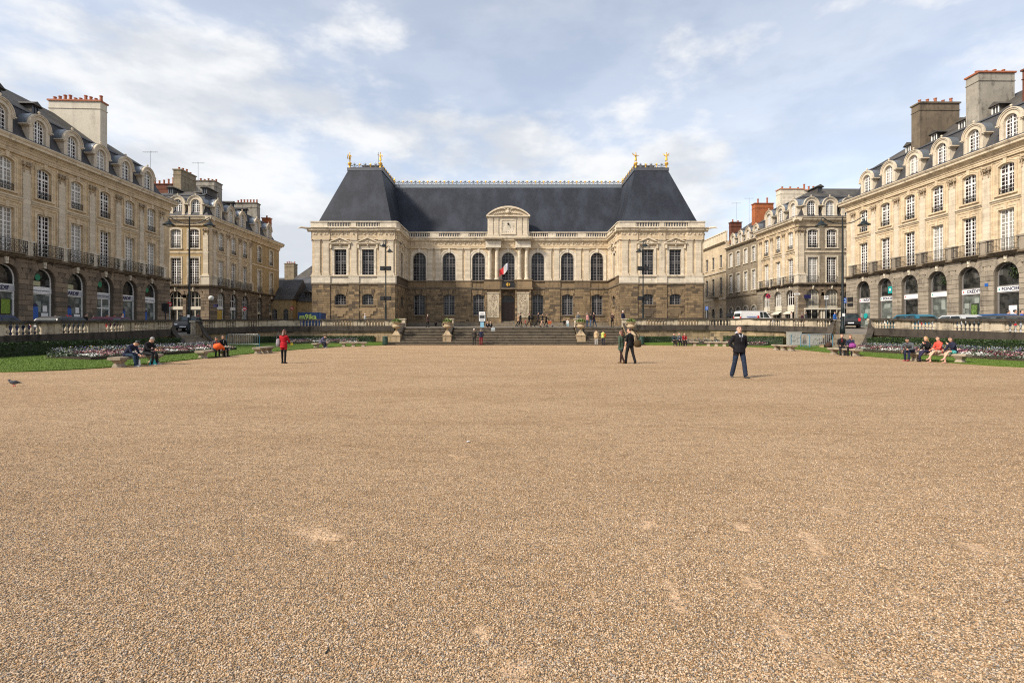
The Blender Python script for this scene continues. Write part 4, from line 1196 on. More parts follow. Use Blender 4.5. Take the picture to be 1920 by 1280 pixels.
def gab_facade(fr, s0, s1, bays, zs, zg=1.0, rail='s', piers=True, plain=False, stones='parts', gmat=None, wallm=None, pilas=None,
               aw=2.1, shop=None, dormers=True, peds=None, ends=(True, True), dorm_y=.35, dorm_h=.06, joined_small=False, lunette_only=False):
    """One street front: arcaded rusticated ground floor, two storeys between giant pilasters, entablature."""
    gmat = gmat or GRANITE; wallm = wallm or CREAM
    zc = zs+9.19; r = aw/2; crown = zs-.52; spring = crown-r
    pitch = abs(bays[1]-bays[0]) if len(bays) > 1 else 3.33
    # ground floor
    mb = MB(); ops = [(b, aw, zg, crown, r) for b in bays]
    ops = [(b, aw, 0, crown-zg, r) for b in bays]
    ops = [(b, aw, zg, zg+(crown-zg), r) for b in bays]
    wall_open(mb, s0, s1, zg, zs, ops, 0.05, .5)
    fr.build(mb, 'ground_floor_wall', (JOINT_R if gmat == GRANITE_R else JOINT) if stones else wallm)
    blocks = []
    edges = [s0]+[v for b in sorted(bays) for v in (b-r, b+r)]+[s1]
    ch = .415
    spans = list(zip(edges[0::2], edges[1::2]))
    z = spring-ch*int((spring-zg)/ch)
    k = 0
    while z < spring-.01:
        for a, b in spans:
            w = b-a
            if w > 2.2:
                m = int(round(w/1.2)); off = .5 if k % 2 else 0
                cuts = [a]+[a+(i+off)*w/m for i in range(1 if not off else 0, m) if a+(i+off)*w/m > a+.3]+[b]
            elif w > .9 and k % 2: cuts = [a, a+w*(.42 if (k//2) % 2 else .58), b]
            else: cuts = [a, b]
            for u, v in zip(cuts, cuts[1:]): blocks.append(('r', u, v, z, z+ch))
        z += ch; k += 1
    ro = r+.56
    for bi in bays:
        nv = 9
        for i in range(nv):
            t0, t1 = PI*i/nv, PI*(i+1)/nv
            if i == nv//2: continue
            blocks.append(('v', bi, t0, t1, 0))
    z = spring; 
    while z < zs-.02:
        z1 = min(z+ch, zs-.005); zm = min(z1-spring, ro-.2)
        cuts = [s0]
        for b in sorted(bays):
            e = math.sqrt(max(0, ro*ro-min(zm, ro)**2)) if zm < ro else 0
            if e > .05: cuts += [b-e, b+e]
            else: cuts += [b, b]
        cuts.append(s1)
        for a, b in zip(cuts[0::2], cuts[1::2]):
            w = b-a
            if w < .12: continue
            m = max(1, int(round(w/1.35)))
            for i in range(m): blocks.append(('r', a+w*i/m, a+w*(i+1)/m, z, z1))
        z += ch
    cache = {}
    big = MB()
    for q in blocks:
        if q[0] == 'r':
            _, a, b, za, zb = q; pr = .05+rnd.uniform(0, .012)
            if stones == 'parts':
                key = (round(b-a, 2), round(zb-za, 2))
                if key not in cache: cache[key] = MB().block(-key[0]/2+.012, key[0]/2-.012, -.055, .05, .012, key[1]-.012, .02).mesh('stone', gmat)
                fr.put(cache[key], 'stone', (a+b)/2, rnd.uniform(-.008, .008), za)
            else: big.block(a+.012, b-.012, -pr, .05, za+.012, zb-.012, .02)
        else:
            _, bi, t0, t1, _x = q; g_ = .012
            pts_in = [(-r*math.cos(t), r*math.sin(t)) for t in (t0+g_, (t0+t1)/2, t1-g_)]
            rr = ro if int(round(t0*9/PI)) % 2 == 0 else ro-.14
            g2 = .012/ro*r
            pts_out = [(-rr*math.cos(t), rr*math.sin(t)) for t in (t1-g2, (t0+t1)/2, t0+g2)]
            key = ('v', round(t0, 3))
            if stones == 'parts':
                if key not in cache: cache[key] = MB().slab(pts_in+pts_out, -.075, .05).mesh('stone', gmat)
                fr.put(cache[key], 'stone', bi, rnd.uniform(-.006, .006), spring)
            else: big.slab([(bi+x, spring+z_) for x, z_ in pts_in+pts_out], -.07, .05)
    if stones and stones != 'parts': fr.build(big, 'stone_courses', gmat, kind='stuff')
    for b in bays: fr.put(M_KEY, 'keystone', b, 0, crown-.03)
    # string course carrying the balconies
    sc = MB(); sc.box(s0-.12, s1+.12, -.20, .06, zs, zs+.10).box(s0-.2, s1+.2, -.34, .06, zs+.10, zs+.26)
    fr.build(sc, 'string_course', STRINGC)
    # upper wall
    z1b, z2b = zs+.34, zs+5.05
    mb = MB()
    wall_open(mb, s0, s1, zs+.26, zs+4.5, [(b, W1, z1b, z1b+H1, 0) for b in bays], 0, .32)
    wall_open(mb, s0, s1, zs+4.5, zs+8.0, [(b, W2, z2b, z2b+H2, R2) for b in bays], 0, .32)
    fr.build(mb, 'wall', wallm)
    for b in bays:
        w = fr.put(M_W1, 'window', b, .2, z1b); put(M_G1, 'glass', w); put(M_SP1 if plain else M_S1, 'surround', w, (0, -.2, 0))
        w = fr.put(M_W2, 'window', b, .2, z2b); put(M_G2, 'glass', w); put(M_SP2 if plain else M_S2, 'surround', w, (0, -.2, 0))
        put(rail_mesh('s', W2-.04 if rail == 's' else W2-.1, .55), 'railing', w, (0, -.16, .02))
        wd = pitch-.78
        if not plain:
            bal = fr.put(MB().box(-wd/2, wd/2, -.52, -.02, 0, .07).mesh('balcony', STRINGC) if ('b', wd) not in RAIL1 else RAIL1[('b', wd)], 'balcony', b, 0, zs+.262)
            RAIL1[('b', wd)] = bal.data
            put(rail_mesh(rail, wd, 1.0), 'railing', bal, (0, -.48, .07))
            for e in (-1, 1): put(rail_mesh(rail, .42, 1.0), 'railing', bal, (e*wd/2, -.26, .07), PI/2)
            # ledge and blind panel frames between the storeys
        else:
            put(rail_mesh('s' if rail == 's' else 'b', W1, .9), 'railing', w.parent and fr.put(MB().box(-.8, .8, -.2, 0, 0, .06).mesh('sill', STRINGC), 'sill', b, 0, z1b-.08), (0, -.12, .06))
    ld = MB()
    if plain: ld.box(s0, s1, -.06, .01, zs+4.42, zs+4.6)
    else:
        for b in bays:
            h = pitch/2-.36
            ld.prof([(.01, zs+4.42), (-.06, zs+4.46), (-.10, zs+4.56), (-.18, zs+4.62), (-.18, zs+4.70), (.01, zs+4.72)], b-h, b+h)
    fr.build(ld, 'ledge', TRIM)
    if not plain:
        fm = MB()
        for b in bays:
            h = pitch/2-.42
            for (za, zb) in ((zs+.34, zs+4.34), (zs+4.76, zs+7.86)):
                fm.box(b-h, b-h+.07, -.05, .01, za, zb).box(b+h-.07, b+h, -.05, .01, za, zb).box(b-h+.07, b+h-.07, -.05, .01, zb-.07, zb)
        fr.build(fm, 'panel_moulding', CREAM)
    # pilasters
    if pilas is None:
        pb = sorted(bays); pilas = [pb[0]-pitch/2]+[(a+b)/2 for a, b in zip(pb, pb[1:])]+[pb[-1]+pitch/2]
    for x in pilas:
        p = fr.put(M_PIL, 'pilaster', x, 0, zs+1.46); put(M_CAP, 'capital', p, (0, 0, PIL_H))
        fr.put(peds or M_PED, 'pedestal', x, 0, zs+.262)
    # entablature
    zt = zs+7.98
    ent = MB()
    a, b = s0-.05, s1+.05
    ent.prof([(.02, zt), (-.16, zt), (-.16, zt+.14), (-.19, zt+.14), (-.19, zt+.28), (-.26, zt+.34), (-.26, zt+.38), (-.14, zt+.40), (-.14, zt+.58), (.02, zt+.58)], a, b)
    fr.build(ent, 'frieze', CREAM)
    co = MB()
    prof_ = [(.02, zt+.58), (-.18, zt+.59), (-.24, zt+.69), (-.32, zt+.74), (-.56, zt+.77), (-.58, zt+.94), (-.64, zt+.98), (-.72, zt+1.10), (-.72, zt+1.17), (.3, zt+1.21)]
    co.prof(prof_, s0-(.68 if ends[0] else 0), s1+(.68 if ends[1] else 0))
    fr.build(co, 'cornice', TRIM)
    gt = MB(); gt.box(s0-(.6 if ends[0] else 0), s1+(.6 if ends[1] else 0), -.66, .35, zt+1.21, zt+1.27)
    fr.build(gt, 'gutter', LEAD)
    if dormers:
        for b in bays: add_dormer(fr, b, dorm_y, zc+dorm_h)
    return zc

def body(fr, s0, s1, D, z0, z1, mat_, name='rear_wall', skip=None):
    mb = MB()
    if skip != 0: mb.add([(s0,.02,z0),(s0,D,z0),(s0,D,z1),(s0,.02,z1)], [(0,1,2,3)])
    if skip != 1: mb.add([(s1,.02,z0),(s1,D,z0),(s1,D,z1),(s1,.02,z1)], [(0,3,2,1)])
    mb.add([(s0,D,z0),(s1,D,z0),(s1,D,z1),(s0,D,z1)], [(0,3,2,1)])
    return fr.build(mb, name, mat_)

FONT = None
def text_obj(fr, txt, s, y, z, size, mat_, parent=None, ext=.006, bold=0.0, name='lettering', rz=0.0, align='CENTER', sx=1.0):
    c = bpy.data.curves.new(name, 'FONT'); c.body = txt; c.size = size; c.extrude = ext; c.align_x = align; c.align_y = 'CENTER'; c.offset = bold
    c.materials.append(mat_); c.resolution_u = 2
    o = bpy.data.objects.new(name, c); COL.objects.link(o)
    if fr is not None and parent is None:
        o.parent = fr.root; o.location = fr.p(s, y, z); o.rotation_euler = (PI/2, 0, fr.rot+rz)
    else:
        o.parent = parent; o.location = (s, y, z); o.rotation_euler = (PI/2, 0, rz)
    o.scale = (sx, 1, 1)
    return o

DKBRICK = stone('dark_red_chimney_brick', (.20,.075,.045), (.15,.055,.035), (.05,.03,.02), .5, block=(.24,.08), joint=.75)
# --- shop fronts inside the arches
def shopfront_meshes(zs, zg, aw, framem, band, bandz, glassm, style='open'):
    r = aw/2; crown = zs-.52-zg; b0, b1 = bandz[0]-zg, bandz[1]-zg
    f = MB()
    pts = arc_pts(aw, crown, r)
    keep = [(x, z) for x, z in pts if z > b1]
    hx = math.sqrt(max(0, r*r-(max(0, b1-(crown-r)))**2))
    keep = [(-hx, b1)]+keep+[(hx, b1)]
    inn = [(x*.92, b1+(z-b1)*.93+.02) for x, z in keep]
    f.ring(inn, keep, 0, .1)
    f.box(-hx+.02, hx-.02, -.02, .1, b1-.02, b1+.09)
    f.box(-r, -r+.12, 0, .1, 0, b0).box(r-.12, r, 0, .1, 0, b0).box(-r+.12, r-.12, 0, .1, b0-.1, b0)
    if style == 'cross': f.box(-.05, .05, 0, .08, 0, b0-.1).box(-r+.12, r-.12, .01, .07, b0-1.0, b0-.9)
    if style == 'three': f.box(-.38, -.31, 0, .08, 0, b0-.1).box(.31, .38, 0, .08, 0, b0-.1).box(-r+.12, r-.12, .01, .07, b0-.75, b0-.67)
    fm = f.mesh('shopfront', framem)
    bm = MB().box(-r+.02, r-.02, -.05, .06, b0, b1-.02).mesh('sign_band', band)
    lg = MB().slab([(x*.96, z-.02) for x, z in keep], .05, .06).mesh('lunette_glass', GLASS_K)
    sg = MB().box(-r+.05, r-.05, .05, .06, 0, b0).mesh('shop_glass', glassm)
    return fm, bm, lg, sg

def shop(fr, b, zg, M):
    o = fr.put(M[0], 'shopfront', b, .32, zg)
    bo = put(M[1], 'sign_band', o); put(M[2], 'lunette_glass', o); put(M[3], 'shop_glass', o)
    return o

SIGNGREY = plain('pale_grey_sign_band', (.42,.43,.45), .4)
# ================= left palace (in its own shade), shop signs CARDIF
A_ROT = math.atan2(1, -.05)
rootA = empty('arcaded_palace', (-36.3, 0, 0), label='cream arcaded palace with a white rendered chimney at the left edge', cat='building')
frA = Frame(rootA, 0, 0, A_ROT)
baysA = [38.72+3.365*i for i in range(-2, 6)]
zsA = 7.18; S0A, S1A = 29.6, 58.75
zcA = gab_facade(frA, S0A, S1A, baysA, zsA, zg=.9, rail='s', wallm=CREAM_SHADED, ends=(True, True))
body(frA, S0A, S1A, 11.6, .9, zcA, OCHRE)
rm, rl = roof_mesh(S0A, S1A, 11.6, zcA+.03); frA.put(rm, 'roof', 0, 0, 0); frA.put(rl, 'lead_roll', 0, 0, 0)
for s_, y_ in ((36.9, 2.1), (40.4, 2.1), (43.8, 2.1)): frA.put(LUC_D, 'lucarne', s_, y_, zcA+3.45)
chimney(frA, 50.2, 51.1, 1.45, 6.3, zcA+2.6, 23.9, WHITEST, 10, TERRA, TERRA)
SHA = {k: shopfront_meshes(zsA, .9, 2.1, WHITEP, SIGNGREY if k != 'white' else WHITES, (4.62, 5.05), GLASS_S, st) for k, st in (('open', 'open'), ('cross', 'cross'), ('white', 'open'))}
for i, b in enumerate(baysA):
    k = i-2
    M = SHA['cross'] if k == 3 else (SHA['white'] if k in (1, 5) else SHA['open'])
    o = shop(frA, b, .9, M)
    if k in (0, 2, 4, -2): text_obj(None, 'CARDIF', -.2, -.06, 3.93, .44, NAVY, o, bold=.016)
    else: text_obj(None, 'Assurances et prévoyance', 0, -.06, 3.92, .16, NAVY, o)
    if k in (0,):
        put(MB().box(-.1, .75, -.01, .03, 1.9, 3.1).mesh('poster_frame', BLACKM), 'poster_frame', o)
        put(MB().box(-.05, .70, -.016, -.008, 1.95, 3.05).mesh('poster', plain('green_poster', (.22, .34, .04), .5, var=.5)), 'poster', o)
    if k in (1, 3, 5):
        put(MB().box(-.45, -.1, -.01, .03, 4.85, 5.2).mesh('green_sign', GREENS), 'green_sign', o)
        put(MB().tube([(-.27, -.03, 5.0), (-.27, -.011, 5.0)], .27, 12).mesh('green_disc', GREENS), 'green_disc', o)
    if k in (1, 2, 4, 5):
        put(MB().slab([(-.7,1.55),(-.2,1.55),(-.2,2.5),(-.45,2.75),(-.7,2.5)], -.01, .03).mesh('blue_poster', BLUEP), 'blue_poster', o)
        put(MB().slab([(-.68+.5*i_/8, 2.62+.24*math.sin(PI*i_/8)) for i_ in range(9)], -.02, .03).mesh('umbrella_sign', NAVY), 'umbrella_sign', o)
    if k in (1, 2):
        put(MB().box(.1, .75, -.01, .03, 1.3, 2.1).mesh('notice', WHITES), 'notice', o)
        put(MB().box(.25, .65, -.01, .03, 2.2, 2.7).mesh('notice', WHITES), 'notice', o)
        put(MB().box(-.95, .0, -.01, .03, 4.3, 4.68).mesh('cardboard', plain('beige_panel', (.42, .40, .24), .8)), 'blind', o)
for z_, w_ in ((3.95, .62), (3.55, .62)):
    frA.build(MB().box(57.55, 58.45, -.14, -.08, z_, z_+.28), 'wall_plaque', IRON)

# ================= right palace (sunlit), shop signs CREDIT / FONCIER
R_ROT = math.atan2(-1, .0156)
rootR = empty('arcaded_palace', (41.0, 0, 0), label='sunlit cream arcaded palace with tall grey chimneys at the right edge', cat='building')
frR = Frame(rootR, 0, 0, R_ROT)
ysR = [58.40, 55.08, 51.76, 48.44, 45.12, 41.80, 38.48, 35.16]
baysR = sorted(-y for y in ysR)
zsR = 7.70; S0R, S1R = -61.3, -32.6
zcR = gab_facade(frR, S0R, S1R, baysR, zsR, zg=.9, rail='b', gmat=GRANITE_R, peds=M_PEDG)
body(frR, S0R, S1R, 11.6, .9, zcR, TAN_RENDER)
rm, rl = roof_mesh(S0R, S1R, 11.6, zcR+.03, h1=3.2); frR.put(rm, 'roof', 0, 0, 0); frR.put(rl, 'lead_roll', 0, 0, 0)
for y_ in (54.6, 51.3, 48.2, 44.9, 41.4, 38.2): frR.put(LUC_W, 'lucarne', -y_, 2.1, zcR+3.5)
chimney(frR, -53.4, -52.3, 1.5, 5.6, zcR+2.6, 24.75, CHIMDARK, 5, TERRA, CHIMDARK)
chimney(frR, -47.1, -45.8, 1.5, 4.75, zcR+2.6, 24.6, CHIMGREY, 4, TERRA, TERRA, potk=.75)
chimney(frR, -42.4, -41.4, 1.95, 4.6, zcR+2.6, 23.0, DKBRICK, 4, TERRA)
SHR = {k: shopfront_meshes(zsR, .9, 2.1, GREYP, WHITES, (4.75, 5.20), g_, 'open') for k, g_ in (('s', GLASS_S), ('k', GLASS_K))}
for i, y_ in enumerate(ysR):
    o = shop(frR, -y_, .9, SHR['k' if i in (2, 5) else 's'])
    t = {0: 'CRÉDIT', 1: 'FONCIER', 4: 'CRÉDIT', 5: 'FONCIER'}.get(i)
    if t: text_obj(None, t, .12, -.06, 4.07, .38, NAVY, o, bold=.008)
    put(MB().tube([(-.85, -.065, 4.07), (-.85, -.05, 4.07)], .07, 8).mesh('sign_dot', TEAL if i % 2 else REDP), 'sign_dot', o)
    if i == 1: put(MB().box(.0, .6, -.02, .03, 4.6, 5.35).mesh('teal_sign', TEAL), 'teal_sign', o); put(MB().tube([(.3,-.03,5.0),(.3,-.021,5.0)], .15, 8).mesh('emblem', WHITES), 'emblem', o)
    if i == 0: put(MB().tube([(-.1,-.03,2.3),(-.1,.03,2.3)], .3, 14).mesh('teal_disc', TEAL), 'teal_disc', o)
    if i == 4:
        put(MB().box(-.2, .5, -.01, .03, 1.6, 3.0).mesh('poster_frame', BLACKM), 'poster_frame', o)
        put(MB().box(-.13, .43, -.018, -.008, 1.68, 2.92).mesh('poster', plain('tree_poster', (.16, .27, .07), .5, var=.7)), 'poster', o)
        put(MB().box(-.9, -.35, -.01, .02, 1.2, 3.3).mesh('glass_door', GLASS_S), 'door', o)
    if i == 5:
        put(MB().box(-.1, .55, -.01, .03, 2.0, 2.7).mesh('notice', WHITES), 'notice', o)
        put(MB().box(-.9, .3, -.01, .03, 1.2, 1.9).mesh('counter_screen', plain('green_glass_screen', (.10, .30, .24), .2)), 'counter_screen', o)
    if i in (1, 3): put(MB().box(-.7, .5, -.01, .03, 1.3, 1.75).mesh('low_display', WHITES), 'low_display', o)
    if i in (3, 5):
        k = 160
        scatter_mesh('foliage', *LEAFT, np.stack([NP.normal(.45, .22, k), NP.uniform(-.12, -.02, k), NP.normal(5.35, .28, k)], 1), NP.uniform(.08, .16, k), LEAF_M, parent=o)
frR.build(MB().box(-60.95, -60.05, -.14, -.08, 5.0, 5.45).box(-60.95, -60.05, -.14, -.08, 4.4, 4.75), 'wall_plaque', IRON)
frR.build(MB().box(-43.6, -43.3, -.09, -.05, 5.3, 5.55), 'house_number', BLUEP)

# ================= middle houses B (left) and C (right): a front face and a long side face
def corner_block(label, corner, rot_side, side_bays, plain_bays, side_len, plain_from, front_w, front_bays, zs, mirror, rail, dark_front, name='corner_palace', h2=5.9):
    """corner: world point of the near street corner. Side face runs away from it, front face looks down the square."""
    root = empty(name, (corner[0], corner[1], 0), label=label, cat='building')
    D = front_w
    zg = 1.0
    if not mirror:   # house on the left: side face looks towards +X
        fs = Frame(root, 0, 0, rot_side)
        seg = lambda a, b: (a, b)
        ff = Frame(root, -front_w, 0, 0.0)
        fb = [front_w-b for b in front_bays]
    else:
        L = side_len
        d = Vector((math.cos(rot_side+PI), math.sin(rot_side+PI)))
        fs = Frame(root, 0, 0, rot_side)
        seg = lambda a, b: (-b, -a)
        ff = Frame(root, 0, 0, 0.0)
        fb = list(front_bays)
    sg = 1 if not mirror else -1
    a, b = seg(0, plain_from)
    zc = gab_facade(fs, a, b, sorted(sg*x for x in side_bays), zs, zg, rail=rail, stones='joined', aw=2.0, ends=(not mirror, mirror), gmat=GRANITE if not mirror else GRANITE_R)
    if plain_bays:
        a, b = seg(plain_from, side_len)
        gab_facade(fs, a, b, sorted(sg*x for x in plain_bays), zs, zg, rail=rail, stones='joined', aw=1.7, plain=True, pilas=[], ends=(False, not mirror) if not mirror else (mirror, False), wallm=OCHRE if not mirror else TAN_RENDER, gmat=GRANITE)
    gab_facade(ff, 0.0, front_w, sorted(fb), zs, zg, rail=rail, stones='joined', aw=1.85, plain=True, pilas=[], ends=(mirror, not mirror), wallm=OCHRE if not mirror else TAN_RENDER, gmat=GRANITE)
    for x in ((front_w-.45,) if not mirror else (.45,)):
        p = ff.put(M_PIL, 'pilaster', x, 0, zs+1.46); put(M_CAP, 'capital', p, (0, 0, PIL_H)); ff.put(M_PED, 'pedestal', x, 0, zs+.262)
    a, b = seg(0, side_len)
    body(fs, a, b, D, zg, zc, OCHRE if not mirror else TAN_RENDER, skip=1 if mirror else 0)
    rm, rl = roof_mesh(a, b, D, zc+.03, ridge=min(5.8, D/2-.2), h2=h2); fs.put(rm, 'roof', 0, 0, 0); fs.put(rl, 'lead_roll', 0, 0, 0)
    return root, fs, ff, zc

B_ROT = math.atan2(1, -.03125)
bY = [69.75, 73.1, 76.4]; bP = [81.1, 85.3]; Y0B = 66.9
rootB, fsB, ffB, zcB = corner_block('ochre corner palace with two square tan chimneys behind the tall left lamp', (-39.55, Y0B), B_ROT,
    [y-Y0B for y in bY], [y-Y0B for y in bP], 88.4-Y0B, 78.3-Y0B, 12.0, [2.05, 4.4, 6.75, 9.3], 7.22, False, 's', True, h2=4.7)
chimney(ffB, 3.85, 4.95, 5.2, 8.6, zcB+2.2, 24.1, CHIMTAN, 4, TERRA, CHIMTAN)
chimney(fsB, 13.0, 15.3, 6.4, 9.4, zcB+2.2, 24.7, CHIMGREY, 5, TERRA, CHIMDARK)
chimney(fsB, 18.7, 19.9, 2.5, 6.1, zcB+1.8, 22.7, CHIMGREY, 7, TERRA, CHIMDARK)
chimney(fsB, 20.6, 21.4, 1.2, 2.5, zcB+.5, 20.6, BRICKM, 1, TERRA, BRICKM)
for s_ in (5.0, 10.5, 14.5): fsB.put(LUC_D, 'lucarne', s_, 2.2, zcB+3.4)
ffB.put(LUC_D, 'lucarne', 9.8, 2.6, zcB+3.6); ffB.put(LUC_D, 'lucarne', 5.2, 2.6, zcB+3.6)

ORANGER = plain('orange_tile_coping', (.52,.24,.12), .8, var=.3)
C_ROT = math.atan2(-1, .0177)
cY = [71.4, 74.6, 77.9]; cP = []; Y0C = 69.5
rootC, fsC, ffC, zcC = corner_block('stone corner palace with a broad slate hip roof and cream chimney on the right', (38.85, Y0C), C_ROT,
    [y-Y0C for y in cY], [], 80.6-Y0C, 80.6-Y0C, 20.0, [2.0, 4.55, 7.15, 9.75], 7.70, True, 's', False, h2=5.4)
chimney(fsC, -9.7, -8.5, 2.2, 5.9, zcC+2.2, 23.0, CREAM_PALE, 3, TERRA, ORANGER)
chimney(fsC, -10.9, -9.8, 6.6, 9.5, zcC+2.2, 23.2, CREAM_PALE, 4, TERRA, ORANGER, potk=1.6)
ffC.put(LUC_D, 'lucarne', 5.0, 3.4, zcC+4.2)

def shop_box(fr, cx, w, zb, zt, kind, col):
    o = fr.build(MB().box(cx-w/2, cx+w/2, .0, .06, zt, zt+.12).box(cx-w/2, cx-w/2+.08, .0, .06, zb, zt).box(cx+w/2-.08, cx+w/2, 0, .06, zb, zt), kind, CREAMP)
    return o
# glazing of the arches of B and C
def arch_window(fr, b, zs, zg, aw, split, framem, lower, blind=None, lunglass=None):
    r = aw/2; crown = zs-.52-zg; sp = split-zg
    f = MB(); pts = [(x, z) for x, z in arc_pts(aw, crown, r, 10)]
    out = [(-r, sp)]+pts+[(r, sp)]; inn = [(-r+.07, sp+.07)]+[(x*.92, z-.07) for x, z in pts]+[(r-.07, sp+.07)]
    f.ring(inn, out, 0, .1, close=True)
    f.box(-.04, .04, .01, .08, sp, crown-.05).box(-r*.55, -r*.55+.05, .02, .07, sp, crown-.25).box(r*.5, r*.5+.05, .02, .07, sp, crown-.25).box(-r+.05, r-.05, .02, .08, crown-r-.05, crown-r+.03)
    f.box(-r, r, -.04, .1, sp-.35, sp)
    f.box(-r, -r+.1, .02, .1, 0, sp-.35).box(r-.1, r, .02, .1, 0, sp-.35).box(-.05, .05, .03, .09, 0, sp-.35)
    o = fr.put(f.mesh('arch_window', framem), 'arch_window', b, .28, zg)
    put(MB().slab([(-r+.02, sp)]+[(x*.97, z-.03) for x, z in pts]+[(r-.02, sp)], .05, .06).mesh('glass', lunglass or GLASS_H), 'glass', o)
    put(MB().box(-r+.05, r-.05, .05, .06, 0, sp-.3).mesh('shop_glass', lower), 'shop_glass', o)
    if blind: put(MB().box(-r+.12, r-.1, 0.02, .04, .3, sp-.45).mesh('blind', blind), 'blind', o)
    return o
YBL = plain('ochre_blind', (.46, .30, .06), .7)
for i, y in enumerate(bY): arch_window(fsB, y-Y0B, 7.22, 1.0, 2.0, 4.75, WHITEP, GLASS_S, YBL if i == 0 else None)
for i, y in enumerate(bP): arch_window(fsB, y-Y0B, 7.22, 1.0, 1.7, 4.4, CREAMP, GLASS_K)
for b in (2.05, 4.4, 6.75, 9.3): arch_window(ffB, 12.0-b, 7.22, 1.0, 1.85, 4.6, CREAMP, GLASS_K, None, GLASS_K)
for i, y in enumerate(cY):
    o = arch_window(fsC, -(y-Y0C), 7.70, 1.0, 2.0, 5.0, WHITEP, GLASS_K)
    put(MB().box(-1.0, 1.0, -.12, .0, 3.35, 4.0).mesh('sign_band', CREAMP), 'sign_band', o)
    put(MB().add([(-1.0,-.02,3.3),(1.0,-.02,3.3),(1.0,-.75,2.95),(-1.0,-.75,2.95),(-1.0,-.75,2.8),(1.0,-.75,2.8)], [(0,1,2,3),(3,2,5,4)]).mesh('awning', CREAMP), 'awning', o)
for b in (2.0, 4.55, 7.15, 9.75):
    o = arch_window(ffC, b, 7.70, 1.0, 1.85, 4.8, CREAMP, GLASS_K, None, None)
    put(rail_mesh('b', 1.9, .9), 'railing', o, (0, -.35, 3.85))
for b in (2.0, 4.55):
    ffC.build(MB().box(b-1.25, b+1.25, -.3, -.08, 4.35, 4.55).box(b-1.2, b-1.0, -.12, -.08, 1.0, 4.35).box(b+1.0, b+1.2, -.12, -.08, 1.0, 4.35), 'shop_surround', CREAMP)

# ================= plain tan house and cornice house down the right street
def plain_front(fr, s0, s1, bays, zg, rows, wallm, h, frame_w, corn=True, glass=GLASS_H, framem=WHITEP, surr=CREAM_PALE):
    """rows: (z bottom, width, height, rise) of each storey's windows."""
    mb = MB(); zs_ = [zg]+[(rows[i][0]+rows[i][2]+rows[i+1][0])/2 for i in range(len(rows)-1)]+[h]
    for (za, zb), (z0, w, hh, rs_) in zip(zip(zs_, zs_[1:]), rows):
        wall_open(mb, s0, s1, za, zb, [(b, w, z0, z0+hh, rs_) for b in bays], 0, .28)
    fr.build(mb, 'wall', wallm)
    for (z0, w, hh, rs_) in rows:
        wm = window_mesh(w, hh, rs_, 4, max(4, int(hh/.36)), (.68,)).mesh('window', framem)
        gm = glass_mesh(w, hh, rs_).mesh('glass', glass); sm = surround_mesh(w, hh, rs_, frame_w, .05, key=False).mesh('surround', surr)
        for b in bays:
            o = fr.put(wm, 'window', b, .16, z0); put(gm, 'glass', o); put(sm, 'surround', o, (0, -.16, 0))
    if corn:
        fr.build(MB().prof([(.02, h-.35), (-.1, h-.3), (-.2, h-.2), (-.45, h-.1), (-.45, h), (.2, h+.03)], s0, s1), 'cornice', TRIM)
D_ROT = C_ROT
rootD = empty('tan_house', (40.1-.0177*80.7-.0, 80.7, 0), label='plain grey-tan house with four white dormers down the right street', cat='building')
frD = Frame(rootD, 0, 0, D_ROT)
bd = [-(y-80.7) for y in (81.9, 84.6, 87.3, 90.1)]
plain_front(frD, -11.2, 0, sorted(bd), 1.0, [(1.3, 1.7, 4.2, .85), (8.1, 1.25, 3.1, 0), (12.6, 1.25, 2.4, .15)], TAN_RENDER, 16.2, .2)
frD.build(MB().box(-11.2, 0, -.1, .02, 7.2, 7.45), 'string_course', STRINGC)
frD.build(MB().box(-10.9, -.4, -.16, -.06, 3.9, 4.5), 'shop_fascia', BLACKM)
body(frD, -11.2, 0, 11, 1.0, 16.2, TAN_RENDER)
rm, rl = roof_mesh(-11.2, 0, 11, 16.25, h1=2.6, ridge=5.4, h2=5.2, hip0=False, hip1=False); frD.put(rm, 'roof', 0, 0, 0); frD.put(rl, 'lead_roll', 0, 0, 0)
for b in bd: add_dormer(frD, b, .35, 16.3, .8)
chimney(frD, -4.9, -3.8, 1.5, 4.6, 17.5, 22.4, BRICKM, 2, TERRA, BRICKM, potk=1.6)
rootE = empty('cornice_house', (40.1-.0177*92, 92, 0), label='narrow cream-grey house with a parapet and dark windows beyond the tan house', cat='building')
frE = Frame(rootE, 0, 0, D_ROT)
be = sorted(-(y-92) for y in (94.2, 97.6, 100.6))
plain_front(frE, -10.5, 0, be, 1.0, [(1.3, 1.5, 4.3, .75), (8.0, 1.15, 3.2, .1), (13.0, 1.15, 2.3, 0)], CREAM, 17.6, .22, glass=GLASS_D, framem=GREYP, surr=TRIM)
body(frE, -10.5, 0, 11, 1.0, 17.6, CREAM)
frE.build(MB().box(-10.5, 0, -.1, .02, 7.1, 7.5).box(-10.5, 0, -.16, .02, 12.1, 12.4), 'string_course', TRIM)
frE.build(MB().box(-10.5, 0, -.05, .25, 17.6, 19.2).box(-10.5, 0, -.15, .3, 19.2, 19.4), 'parapet', TRIM)
frE.build(MB().box(-5.5, -3.0, -.9, 0, 7.5, 7.65), 'balcony', STRINGC); 
frE.put(rail_mesh('s', 2.5, 1.0), 'railing', -4.25, -.85, 7.65)
chimney(frE, -.2, .7, .6, 2.5, 17.0, 20.7, DKBRICK, 2, TERRA)

